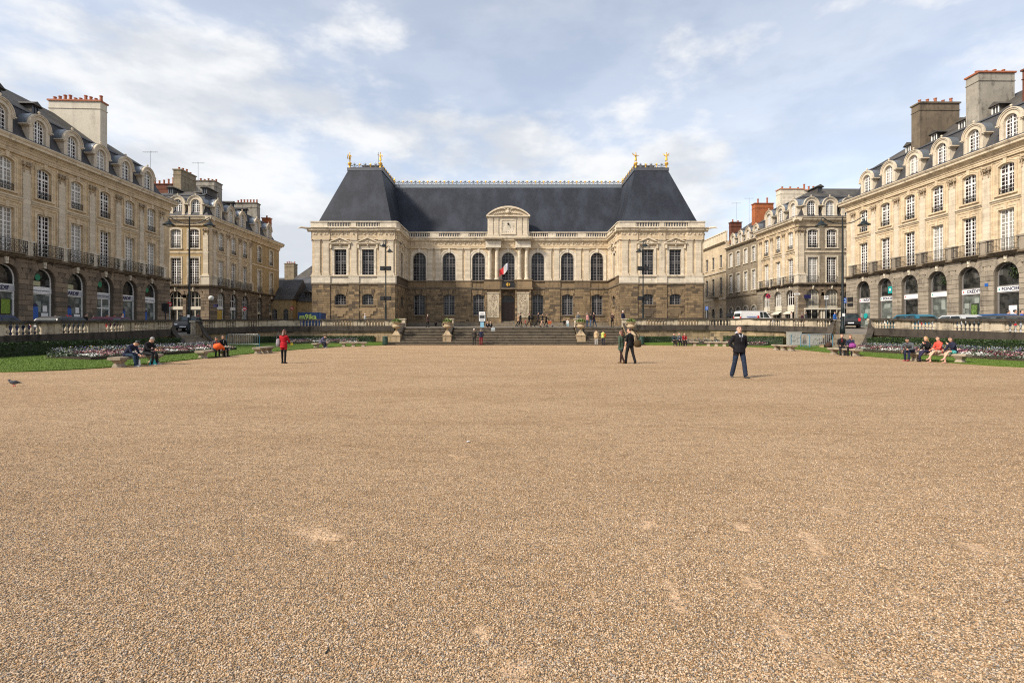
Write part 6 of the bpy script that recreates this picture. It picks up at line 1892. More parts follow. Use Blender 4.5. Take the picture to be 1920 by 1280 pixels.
def bench(label, A, B, legs=3):
    d = (B[0]-A[0], B[1]-A[1]); L = math.hypot(*d)+.5; rz = math.atan2(d[1], d[0])
    r = empty('stone_bench', ((A[0]+B[0])/2, (A[1]+B[1])/2, 0), rz, label=label, cat='bench', group='backless stone benches along the lawn edge')
    h = L/2
    sl = [(-.24,.325),(.24,.325),(.27,.36),(.26,.42),(.22,.45),(-.22,.45),(-.26,.42),(-.27,.36)]
    MB().prof(sl, -h, h).build('seat', BENCHST, r)
    for i in range(legs):
        x = -h+.35+(2*h-.7)*i/(legs-1)
        m = MB(); m.add([(x-.17,-.20,0),(x+.17,-.20,0),(x+.17,.20,0),(x-.17,.20,0),(x-.16,-.19,.07),(x+.16,-.19,.07),(x+.16,.19,.07),(x-.16,.19,.07),
            (x-.11,-.14,.17),(x+.11,-.14,.17),(x+.11,.14,.17),(x-.11,.14,.17),(x-.19,-.22,.30),(x+.19,-.22,.30),(x+.19,.22,.30),(x-.19,.22,.30),(x-.19,-.22,.325),(x+.19,-.22,.325),(x+.19,.22,.325),(x-.19,.22,.325)],
            [(k*4+i_, k*4+(i_+1)%4, (k+1)*4+(i_+1)%4, (k+1)*4+i_) for k in range(4) for i_ in range(4)])
        m.build('leg', BENCHST, r)
    return r
BEN = {
 'L1': ('stone bench with two people bent over their reading, nearest on the left', (-16.95, 22.0), (-17.15, 24.6), 2),
 'L2': ('stone bench with an orange-topped person, below the left garden steps', (-17.45, 28.8), (-17.55, 31.2), 2),
 'L3': ('empty stone bench just left of the woman in the red jacket', (-17.0, 34.2), (-17.15, 36.2), 3),
 'L4': ('stone bench with one hunched person, left of the palace stairs', (-17.25, 45.0), (-16.9, 46.4), 2),
 'L5': ('empty stone bench facing front, nearest the green bin on the left', (-16.1, 48.7), (-14.1, 48.9), 3),
 'R1': ('stone bench with three people sitting close together, right of the palace stairs', (16.4, 51.6), (18.4, 51.4), 3),
 'R2': ('small empty stone bench between the seated three and the walking man', (19.3, 50.6), (20.8, 49.9), 3),
 'R3': ('empty stone bench in front of the grey graffiti cabinets', (20.95, 40.6), (21.25, 38.8), 3),
 'R4': ('stone bench with a man in a red shirt and a woman', (20.95, 33.4), (21.1, 31.4), 3),
 'R5': ('stone bench with four young people, nearest on the right', (20.95, 26.7), (21.75, 24.7), 2)}
for k, (lab, A, B, n) in BEN.items(): bench(lab, A, B, n)

def bell_lamp(mb, x, z, k=1.0):
    mb.lathe([(.05*k,.42*k),(.07*k,.36*k),(.05*k,.30*k),(.16*k,.26*k),(.22*k,.14*k),(.40*k,.03*k),(.42*k,0),(.38*k,0.01)], 14, x, 0, z)
def tall_lamp(x, y, zb, top, label, rz, arms):
    r = empty('street_lamp', (x, y, zb), rz, label=label, cat='street lamp')
    H = top-zb
    MB().lathe([(.20,0),(.20,.5),(.14,.7),(.125,2.0),(.14,2.1),(.10,2.3),(.08,H*.6),(.055,H-.1),(.075,H),(.03,H+.12)], 12).build('pole', LAMPG, r, smooth=True)
    for s_ in arms:
        a = MB(); L = 1.75
        path = [(0,0,H-.55)]+[(s_*L*t, 0, H-.55+.62*math.sin(PI*min(1, t*1.05)*.5+.0)-.35*math.sin(PI*t)) for t in (.2,.4,.6,.8,.95)]+[(s_*L,0,H-.02)]
        a.tube(path, .042, 7)
        a.tube([(s_*L,0,H+.02),(s_*L,0,H-.25)], .035, 6)
        a.build('arm', LAMPG, r, smooth=True)
        m = MB(); bell_lamp(m, s_*L, H-.72, 1.25)
        h = m.build('lamp_shade', LAMPG, r, smooth=True)
        MB().ball((s_*L, 0, H-.75), .26, 10, sz=.6).build('lamp_glass', plain('milky_lamp_glass', (.45, .45, .42), .25), h, smooth=True)
    MB().box(-.09,.09,-.2,-.14,1.5,1.75).build('sticker_plate', WHITES, r)
    return r
tall_lamp(-29.3, 46.5, street_z(-29.3, 46.5), 11.8, 'tall dark green double-armed lamp above the left garden steps', .1, (-1, 1))
tall_lamp(28.6, 44.3, street_z(28.6, 44.3), 11.35, 'tall dark green double-armed lamp beside the dark car on the right', -.1, (-1, 1))

def side_lamp(x, y, top, label, s_):
    zb = street_z(x, y); H = top-zb
    r = empty('street_lamp', (x, y, zb), 0, label=label, cat='street lamp')
    MB().lathe([(.17,0),(.17,.3),(.11,.5),(.10,2.4),(.12,2.5),(.075,2.7),(.055,H-.3),(.04,H)], 10).build('pole', LAMPG, r, smooth=True)
    for sx, dz, k in ((-.25*s_, 0.0, .95), (.45*s_, -.62, .95)):
        a = MB(); a.tube([(0,0,H-.35+dz),(sx*.5,0,H+.05+dz),(sx,0,H+dz-.02),(sx,0,H-.15+dz)], .032, 6); a.build('arm', LAMPG, r)
        m = MB(); bell_lamp(m, sx, H-.62+dz, k); h = m.build('lamp_shade', LAMPG, r, smooth=True)
        MB().ball((sx, 0, H-.64+dz), .18, 8, sz=.6).build('lamp_glass', MATS['milky_lamp_glass'], h, smooth=True)
    for z in (H-3.35, H-6.75):
        for q in (-1, 1):
            f = MB().box(q*.36-.24, q*.36+.24, -.22, .16, z, z+.46).box(q*.36-.2, q*.36+.2, -.235, -.22, z+.05, z+.41); f.box(min(0,q*.14), max(0,q*.14), -.03, .03, z+.15, z+.22)
            f.build('floodlight', BLACKM, r)
    return r
side_lamp(-14.35, 58.2, 11.7, 'slim lamp post with bell shades and floodlights before the left pavilion', 1)
side_lamp(14.9, 58.2, 11.7, 'slim lamp post with bell shades and floodlights before the right pavilion', -1)

def barrier(label, A, B, z):
    d = (B[0]-A[0], B[1]-A[1]); L = math.hypot(*d); r = empty('crowd_barrier', ((A[0]+B[0])/2, (A[1]+B[1])/2, z), math.atan2(d[1], d[0]), label=label, cat='barrier')
    h = L/2
    for s_ in (-1, 1):
        MB().tube([(s_*h,0,0),(s_*h,0,.85),(s_*(h-.06),0,.96),(s_*(h-.15),0,1.0)], .028, 6).build('end_post', BLUESTEEL, r)
        MB().tube([(s_*(h-.15),-.3,0),(s_*(h-.15),-.24,.04),(s_*(h-.15),.24,.04),(s_*(h-.15),.3,0)], .022, 5).build('foot', BLUESTEEL, r)
    MB().tube([(-h+.14,0,1.0),(h-.14,0,1.0)], .025, 6).tube([(-h,0,.17),(h,0,.17)], .022, 6).build('rail', GALV, r)
    n = int(L/.15)
    bm = MB().tube([(0,0,.17),(0,0,1.0)], .012, 4).mesh('bar', GALV)
    for i in range(1, n): put(bm, 'bar', r, (-h+L*i/n, 0, 0))
barrier('steel crowd barrier with blue ends on the left lawn', (-24.1, 43.2), (-21.3, 43.2), .22)
barrier('steel crowd barrier with blue ends before the right garden steps', (23.9, 42.4), (26.3, 42.0), .25)
barrier('second blue-ended crowd barrier standing end-on beside the grey cabinets', (23.5, 43.1), (23.9, 41.1), .22)

def cabinet(x, y, w, d, h, label, drawing):
    r = empty('utility_cabinet', (x, y, .2), -.08, label=label, cat='utility cabinet')
    MB().box(-w/2, w/2, -d/2, d/2, 0, h).box(-w/2-.03, w/2+.03, -d/2-.03, d/2+.03, h, h+.05).build('case', CABG, r)
    MB().box(-w/2+.04, -.01, -d/2-.02, -d/2, .08, h-.06).build('door', CABG, r); MB().box(.01, w/2-.04, -d/2-.02, -d/2, .08, h-.06).build('door', CABG, r)
    g_ = MB()
    for path in drawing: g_.tube([(x_*w, -d/2-.024, z_*h) for x_, z_ in path], .012, 4)
    g_.build('graffiti', plain('graffiti_ink', (.05, .07, .08), .6), r)
cabinet(26.05, 47.3, 1.15, .5, 1.2, 'larger grey utility cabinet with a scrawled star figure', [[(-.3,.7),(-.1,.45),(-.25,.25),(0,.35),(.2,.2),(.12,.45),(.35,.6),(.1,.6),(0,.8),(-.08,.6),(-.3,.7)], [(-.35,.4),(-.1,.3),(.1,.5)]])
cabinet(26.75, 45.2, 1.1, .45, .95, 'smaller grey utility cabinet with a scribbled spiky face', [[(-.2,.5),(-.05,.7),(.1,.55),(.25,.7),(.2,.45),(.35,.35),(.1,.3),(0,.1),(-.1,.3),(-.3,.3),(-.2,.5)], [(-.05,.45),(.02,.5),(.08,.42)]])

def bin_(x, y, label):
    r = empty('litter_bin', (x, y, 0), label=label, cat='litter bin')
    MB().lathe([(.26,0.02),(.27,.1),(.27,.75),(.24,.8)], 14).build('drum', BINP, r, smooth=True)
    MB().lathe([(.29,.80),(.29,.86),(.2,.93),(.02,.97)], 14).build('lid', BINP, r)
    m = MB(); [m.box(.272*math.cos(a)-.008, .272*math.cos(a)+.008, .272*math.sin(a)-.008, .272*math.sin(a)+.008, .1, .75) for a in [2*PI*i/16 for i in range(16)]]
    m.build('ribs', BINP, r)
bin_(-13.2, 53.3, 'dark green litter bin left of the leftmost urn pedestal')
bin_(13.55, 53.6, 'dark green litter bin right of the rightmost urn pedestal')

def info_totem():
    x, y = at(904, 59.2); r = empty('information_panel', (x, y, street_z(x, y)), label='black framed white information panel on a pale blue base at the stair head', cat='information panel')
    MB().box(-.2,.2,-.1,.1,0,.62).build('base', plain('pale_blue_panel', (.22,.42,.55), .5), r)
    MB().box(-.42,.42,-.08,.08,.62,1.86).build('frame', BLACKM, r)
    s = MB().box(-.36,.36,-.095,-.08,.72,1.80).build('sheet', WHITES, r)
    put(MB().box(-.3,.3,-.1,-.0951,1.02,1.42).mesh('picture', plain('poster_photo', (.05,.055,.06), .5, var=.5)), 'picture', s)
    for z, w in ((1.62,.2),(1.56,.26),(1.5,.22),(.92,.28),(.87,.25),(.82,.28)): put(MB().box(-w,w,-.1,-.0951,z,z+.022).mesh('print', BLACKM), 'print', s)
info_totem()

def round_sign(x, y, zb, H, kind, label, rz=0, r0=.33):
    r = empty('traffic_sign', (x, y, zb), rz, label=label, cat='traffic sign')
    MB().tube([(0,0,0),(0,0,H)], .035, 7).build('post', GALV if kind != 'noparking' else IRON, r)
    if kind == 'noentry':
        MB().tube([(0,-.05,H-.3),(0,-.02,H-.3)], r0, 20).build('disc', REDP, r); MB().box(-r0*.72, r0*.72, -.06, -.05, H-.36, H-.24).build('bar', WHITES, r)
    elif kind == 'noparking':
        MB().tube([(0,-.05,H-.3),(0,-.02,H-.3)], r0, 20).build('disc', REDP, r); MB().tube([(0,-.056,H-.3),(0,-.05,H-.3)], r0*.78, 20).build('field', NAVY, r)
        MB().add([(-.2,-.062,H-.1+.0),(-.14,-.062,H-.06),(.2,-.062,H-.5),(.14,-.062,H-.54)], [(0,3,2,1)]).build('bar', REDP, r)
    elif kind == 'parking':
        MB().box(-.22,.22,-.05,-.02,H-.46,H).build('plate', WHITES, r); text_obj(None, 'P', 0, -.055, H-.23, .46, BLACKM, r, bold=.012)
    elif kind == 'blue':
        MB().box(-.19,.19,-.05,-.02,H-.5,H).build('plate', BLUEP, r); MB().box(-.10,.10,-.056,-.05,H-.4,H-.1).build('pictogram', WHITES, r); MB().box(-.08,.08,-.060,-.056,H-.37,H-.13).build('pictogram', BLUEP, r)
    elif kind == 'arrow':
        MB().slab([(-.36,H-.2),(.3,H-.2),(.42,H-.1),(.3,H),(-.36,H)], -.05, -.02).build('plate', WHITES, r); MB().box(-.25,.2,-.056,-.05,H-.13,H-.07).build('print', GALV, r)
    return r
def P_(px, Y): x = (px-960)/960*Y; return x, Y, street_z(x, Y)
x, y, z = P_(318, 52); round_sign(x, y, z, 2.95, 'noentry', 'red no-entry sign at the far corner of the left arcaded palace', r0=.23)
x, y, z = P_(131, 36); round_sign(x, y, z, 1.75, 'noparking', 'red and blue no-parking sign above the left near balustrade', r0=.2)
x, y, z = P_(459, 63); round_sign(x, y, z, 2.6, 'noentry', 'red no-entry sign below the shuttered arches of the ochre palace', r0=.24)
x, y, z = P_(547.5, 82); round_sign(x, y, z, 3.3, 'noentry', 'red no-entry sign before the low stone wing', r0=.26)
x, y, z = P_(1440, 62); round_sign(x, y, z, 4.0, 'noparking', 'round dark red and violet sign before the cream awnings', r0=.28)
x, y, z = P_(1325, 66); round_sign(x, y, z, 2.6, 'blue', 'small blue square sign right of the right pavilion')
x, y, z = P_(1549, 58); round_sign(x, y, z, 3.55, 'parking', 'white parking sign with a black P before the dark shopfront')
x, y, z = P_(1583, 50); round_sign(x, y, z, 3.2, 'blue', 'blue rectangular sign on a post beside the tall right lamp')
x, y, z = P_(1494, 61); round_sign(x, y, z, 4.0, 'arrow', 'white arrow-shaped direction sign at the corner of the stone palace')
# traffic light on the palace corner and globe lamp, street name plates
r = empty('traffic_light', P_(310, 50.5), label='black traffic light before the corner of the left arcaded palace', cat='traffic light')
MB().tube([(0,0,0),(0,0,2.2)], .05, 8).build('post', IRON, r); MB().box(-.3,.3,-.12,.12,2.0,2.75).build('housing', BLACKM, r)
r = empty('wall_lamp', (-38.9, 66.2, 5.2), label='white globe lamp on the corner of the ochre palace', cat='wall lamp')
MB().ball((0,0,.5), .33, 14).build('globe', plain('white_globe', (.6,.6,.55), .3), r, smooth=True); MB().tube([(0,0,.18),(0,0,-.1),(0,.7,-.1)], .04, 6).build('bracket', IRON, r)
r = empty('street_name_plate', (-38.6, 66.72, 4.55), label='small navy street name plate below the globe lamp', cat='plate'); MB().box(-.3,.3,-.02,.03,0,.4).build('plate', NAVY, r)
r = empty('street_name_plate', (40.0, 69.3, 5.85), label='navy street name plate on the right stone corner palace', cat='plate'); MB().box(-.45,.45,-.02,.03,0,.5).build('plate', NAVY, r)

# television aerials on the roofs
def aerial(x, y, z, h, label):
    r = empty('television_aerial', (x, y, z), label=label, cat='aerial')
    MB().tube([(0,0,0),(0,0,h)], .03, 5).build('mast', GALV, r)
    m = MB().tube([(-.9,0,h-.15),(.9,.1,h-.1)], .02, 4)
    for i in range(7): m.tube([(-.8+i*.26,-.3,h-.14),(-.8+i*.26,.3,h-.12)], .012, 3)
    m.build('antenna', GALV, r)
aerial(-47.2, 77, 21.5, 5.3, 'thin television aerial above the square chimneys on the left')
aerial(42.5, 97, 18.5, 7.2, 'television aerial above the dark red chimney on the right')
aerial(44.0, 95, 18.5, 7.6, 'second television aerial, just right of the other on the right')
aerial(-44.5, 63, 18, 5.6, 'short thin aerial behind the end of the left arcaded palace')

# blue skip with graffiti
x, y, z = P_(585, 66.5)
r = empty('skip_container', (x, y, z), label='blue metal site container with yellow-green graffiti left of the palace', cat='container')
cb_ = MB().box(-1.45,1.1,-.9,.9,.0,1.9)
cb_.box(-1.45,1.1,-.93,-.9,1.78,1.9).box(-1.45,1.1,-.93,-.9,0,.12)
SKB = plain('faded_blue_container', (.012,.05,.17), .6, var=.4)
cb_.build('body', SKB, r); MB().box(1.1,1.5,-.85,.85,0.05,1.85).build('end_door', SKB, r)
text_obj(None, 'm9ika', -.15, -.96, 1.3, .92, plain('graffiti_lime', (.50, .62, .12), .5), r, bold=.02, name='graffiti')

# ------------------------------------------------------------------ cars
def car(label, x, y, rz, paint, kind='hatch', L=4.1, plate=True, cat='car', h=1.46, dark=False):
    z = street_z(x, y)
    r = empty('parked_'+('van' if kind == 'van' else 'car'), (x, y, z), rz, label=label, cat=cat)
    H = L/2
    if kind == 'hatch': roofp = [(-H+.05,.92),(-H+.38,h-.12),(-H+.75,h),(H-1.9,h),(H-1.15,.98),(H-.25,.80)]
    elif kind == 'sedan': roofp = [(-H+.05,.90),(-H+.75,1.0),(-H+1.35,h-.04),(-H+1.8,h),(H-2.0,h),(H-1.2,.98),(H-.25,.78)]
    else: roofp = [(-H+.03,1.0),(-H+.12,h-.1),(-H+.3,h),(H-1.2,h),(H-.55,1.12),(H-.15,.9)]
    hw = lambda z_: .86 if z_ < .98 else .86-(z_-.98)*.42*(1 if kind != 'van' else .35)
    prof_ = [(H-.02,.62),(H-.06,.30),(H-.3,.22),(-H+.3,.22),(-H+.02,.34),(-H,.70)]+roofp
    n = len(prof_); m = MB()
    vs = [(x_, -hw(z_), z_) for x_, z_ in prof_]+[(x_, hw(z_), z_) for x_, z_ in prof_]
    m.add(vs, [(i, (i+1) % n, n+(i+1) % n, n+i) for i in range(n)])
    low = [i for i in range(n) if prof_[i][1] < 1.03 or kind == 'van']
    m.add(vs[:n], [tuple(range(n))]); m.add(vs[n:], [tuple(range(n))[::-1]])
    b = m.build('body', paint, r)
    md = b.modifiers.new('bevel', 'BEVEL'); md.width = .05; md.segments = 2; md.limit_method = 'ANGLE'; md.angle_limit = .5
    # glazing a hair proud of the body
    k = roofp
    rear_top = 1 if kind != 'sedan' else 2
    gl = MB()
    def quad(p, q, ins=.10):
        d = Vector((q[0]-p[0], q[1]-p[1])); d.normalize(); nrm = Vector((-d[1], d[0])) * -.012
        a = (p[0]+d[0]*.07, p[1]+d[1]*.07); c = (q[0]-d[0]*.07, q[1]-d[1]*.07)
        sx = 1 if True else -1
        for s_ in (1,):
            off = Vector((d[1], -d[0]))*.02
            if off[1] < 0: off = -off
            gl.add([(a[0]+off[0], -hw(a[1])+ins, a[1]+off[1]), (c[0]+off[0], -hw(c[1])+ins, c[1]+off[1]), (c[0]+off[0], hw(c[1])-ins, c[1]+off[1]), (a[0]+off[0], hw(a[1])-ins, a[1]+off[1])], [(0,1,2,3)])
    if kind == 'hatch': quad(k[0], k[1]); quad(k[4], k[3])
    elif kind == 'sedan': quad(k[1], k[2]); quad(k[5], k[4])
    else: quad(k[4], k[3]); quad((k[0][0], 1.2), (k[1][0], h-.25))
    gl.build('windscreen', GLASS_C, r)
    def side(s_):
        if kind == 'van': pts = [(H-.75,1.15),(H-1.25,h-.12),(H-2.1,h-.12),(H-2.1,1.15)]
        else:
            t = h-.10; fb = k[4][0]-.12 if kind == 'hatch' else k[5][0]-.12; ft = k[3][0]-.05 if kind == 'hatch' else k[4][0]-.05
            rt = k[2][0]-.02 if kind == 'hatch' else k[3][0]-.1; rb = k[0][0]+.35 if kind == 'hatch' else k[1][0]+.25
            pts = [(fb,1.0),(ft,t),(rt,t),(rb,1.0)]
        mid = (pts[1][0]+pts[2][0])/2
        for a, b_ in (([pts[0], pts[1], (mid+.04, pts[1][1]), (mid+.04, pts[0][1])]), [(mid-.04, pts[0][1]), (mid-.04, pts[1][1]), pts[2], pts[3]]) if False else ((0, 0), (0, 0)):
            pass
        for grp in ([pts[0], pts[1], (mid+.04, pts[1][1]), (mid+.04, pts[0][1])], [(mid-.04, pts[0][1]), (mid-.04, pts[1][1]), pts[2], pts[3]]):
            MB().add([(x_, s_*(hw(z_)+.012), z_) for x_, z_ in grp], [(0,1,2,3)]).build('side_window', GLASS_C, r)
    side(1); side(-1)
    for x_ in (-H+.75, H-.8):
        for s_ in (-1, 1):
            w = MB().tube([(x_, s_*.66, .31), (x_, s_*.885, .31)], .31, 18).build('wheel', RUBBER, r)
            MB().tube([(x_, s_*.87, .31), (x_, s_*.895, .31)], .19, 12).build('rim', RIM, w)
    for s_ in (-1, 1):
        MB().box(-H-.012, -H+.1, s_*.74-.1, s_*.74+.1, .68, .98 if kind != 'van' else 1.25).build('tail_light', REDP, r)
        MB().box(H-.2, H-.0, s_*.62-.17, s_*.62+.17, .58, .74).build('headlight', WHITES, r)
        MB().box(H-1.55, H-1.4, s_*.98-.09, s_*.98+.09, .96, 1.08).build('mirror', paint, r)
    if plate:
        MB().box(-H-.02, -H+.02, -.26, .26, .44, .55).build('number_plate', WHITES, r); MB().box(H-.04, H+.02, -.26, .26, .36, .47).build('number_plate', WHITES, r)
    return r
def paint(n, c): return plain(n, c, .4, .1, spec=.4, coat=.12)
PT = {n: paint(n+'_car_paint', c) for n, c in (('black', (.01,.01,.013)), ('silver', (.45,.46,.47)), ('blue', (.015,.07,.20)), ('petrol', (.02,.13,.20)), ('grey', (.14,.145,.15)), ('white', (.75,.75,.74)), ('plum', (.10,.02,.05)), ('dkgrey', (.05,.052,.055)), ('navy', (.012,.02,.07)))}
F = PI/2
car('black hatchback seen from behind in the gap of the right terrace wall', 36.0, 54.6, 1.05, PT['black'], L=3.6, h=1.52)
car('petrol blue car, first in the row behind the right balustrade', 31.35, 40.6, F+.02, PT['petrol'], h=1.62, L=4.4)
car('silver car next to the petrol blue one behind the right balustrade', 31.5, 36.6, F, PT['silver'], h=1.56)
car('dark grey estate car in the middle of the row behind the right balustrade', 31.3, 33.4, F+.03, PT['dkgrey'], 'hatch', 4.4, h=1.5)
car('bright blue car behind the right balustrade, before the poster window', 33.6, 36.2, F, PT['blue'], h=1.62)
car('silver car nearest the camera on the inside row at the right edge', 31.0, 29.6, F, PT['silver'], h=1.46)
car('dark car at the right edge of the picture behind the balustrade', 33.0, 31.0, F, PT['black'], 'hatch', 4.2, h=1.62)
car('white car with only its roof line showing above the right wall, beside the black hatchback', 34.6, 44.5, F, PT['white'], h=1.42)
car('white van with blue and red markings before the black shopfront', 31.9, 67.5, .15, PT['white'], 'van', 4.9, h=2.0, cat='van')
car('dark car with its headlight showing above the left garden steps', -32.2, 51.0, -1.25, PT['dkgrey'], 'hatch', 4.1)
car('navy blue car with a pale roof glint at the left edge behind the balustrade', -28.6, 28.6, F, PT['navy'], h=1.62)
car('dark grey car second from the left edge behind the balustrade', -29.0, 33.6, F, PT['dkgrey'], h=1.55)
car('plum coloured car third from the left edge behind the balustrade', -29.4, 38.2, F, PT['plum'], h=1.52)
vv = bpy.data.objects['parked_van']
for x0, x1, z0, z1, m_ in ((-1.6,-.2,1.2,1.3,'BLUE'), (-.1,.15,1.0,1.4,'RED'), (-1.9,-1.2,.8,.9,'BLUE')):
    MB().box(x0, x1, -.91, -.875, z0, z1).build('marking', BLUEP if m_ == 'BLUE' else REDP, vv)

# pigeon on the gravel
x, y = (27-960)/960*14.6, 14.6
r = empty('pigeon', (x, y, 0), .5, label='dark grey pigeon walking on the gravel at the left edge', cat='pigeon')
pg = bpy.data.meshes.new('body')
sk = MB()
for c, rr, s3 in (((0,0,.15), .075, (1.7,.95,.95)), ((-.11,0,.185), .045, (1,.9,1)), ((-.15,0,.235), .036, (1.1,.9,1.0)), ((.15,0,.13), .04, (2.1,.8,.5)), ((-.075,0,.165), .06, (1.1,.9,1.1)), ((-.13,0,.21), .036, (1,.9,1))):
    t = MB().ball((0,0,0), rr, 12)
    sk.add([(v[0]*s3[0]+c[0], v[1]*s3[1]+c[1], v[2]*s3[2]+c[2]) for v in t.v], t.f)
PIG = sk.build('body', plain('pigeon_feathers', (.06,.065,.08), .6, var=.5), r, smooth=True)
r.scale = (.74, .74, .8)
md = PIG.modifiers.new('join', 'REMESH'); md.mode = 'VOXEL'; md.voxel_size = .008; md.use_smooth_shade = True
MB().tube([(-.18,0,.237),(-.215,0,.228)], [.012,.003], 5).build('beak', BLACKM, r)
for s_ in (-1, 1):
    MB().tube([(.0,s_*.035,.10),(.0+.02*s_,s_*.035,.0)], .009, 5).tube([(.02*s_,s_*.035,.006),(-.05+.02*s_,s_*.035,.006)], .007, 4).build('leg', REDP, r)
    MB().add([(-.06,s_*.07,.18),(.05,s_*.082,.20),(.17,s_*.04,.15),(.05,s_*.078,.11),(-.05,s_*.07,.12)], [(0,1,2,3,4)]).build('wing', MATS['pigeon_feathers'], r)

# things dropped on the gravel
o = MB().add([(0,0,.004),(.055,.01,.012),(.06,.05,.004),(.01,.045,.01)], [(0,1,2,3)]).build('litter', WHITES, None, at(875, 7.36)+(0,), .3, label='scrap of white paper lying on the gravel in the middle', cat='litter')
o.location = ((875-960)/960*7.36, 7.36, .004)
o = MB().tube([(0,0,.004),(.006,.02,.008),(.0,.045,.004)], .0045, 5).build('twig', BLACKM, None, ((610-960)/960*2.56, 2.56, 0.0), 0, label='dark twig lying on the near gravel, left of the middle', cat='twig')
o.name = 'twig'
# ------------------------------------------------------------------ people
SK = {n: plain('skin_'+n, c, .55, spec=.35) for n, c in (('fair', (.56,.33,.23)), ('mid', (.42,.24,.16)), ('dark', (.12,.06,.04)))}
CL = {}
def cloth(c):
    k = tuple(round(x, 3) for x in c)
    if k not in CL:
        m = newmat('cloth_%d' % len(CL)); q = NT(m)
        f = q.noise(q.pos(), 14, 4)
        q.l(q.mix(q.rng(f, .3, .7), tuple(x*.7 for x in c), c), q.b.inputs['Base Color'])
        q.b.inputs['Roughness'].default_value = .85; q.b.inputs['Specular IOR Level'].default_value = .2
        q.bump(q.noise(q.scaled(q.pos(), (1, 1, .5)), 11, 3), .5, .03)
        CL[k] = m
    return CL[k]
BLK=(.012,.012,.014); NVY=(.018,.022,.05); DEN=(.035,.055,.10); DDEN=(.018,.028,.05); WHT=(.70,.69,.67); RED=(.40,.012,.02); GRY=(.14,.14,.14); DGR=(.045,.045,.048)
TEALC=(.02,.16,.16); BEI=(.50,.38,.23); GRN=(.065,.095,.065); CRIM=(.22,.02,.03); ORG=(.85,.13,.03); LIME=(.55,.60,.16); CORAL=(.72,.10,.07); BRN=(.10,.055,.03)
HAIRC = {'brown': (.055,.03,.018), 'black': (.010,.008,.007), 'auburn': (.12,.04,.02), 'blond': (.42,.27,.11), 'grey': (.25,.24,.23), 'white': (.65,.64,.62), 'ginger': (.30,.09,.03)}

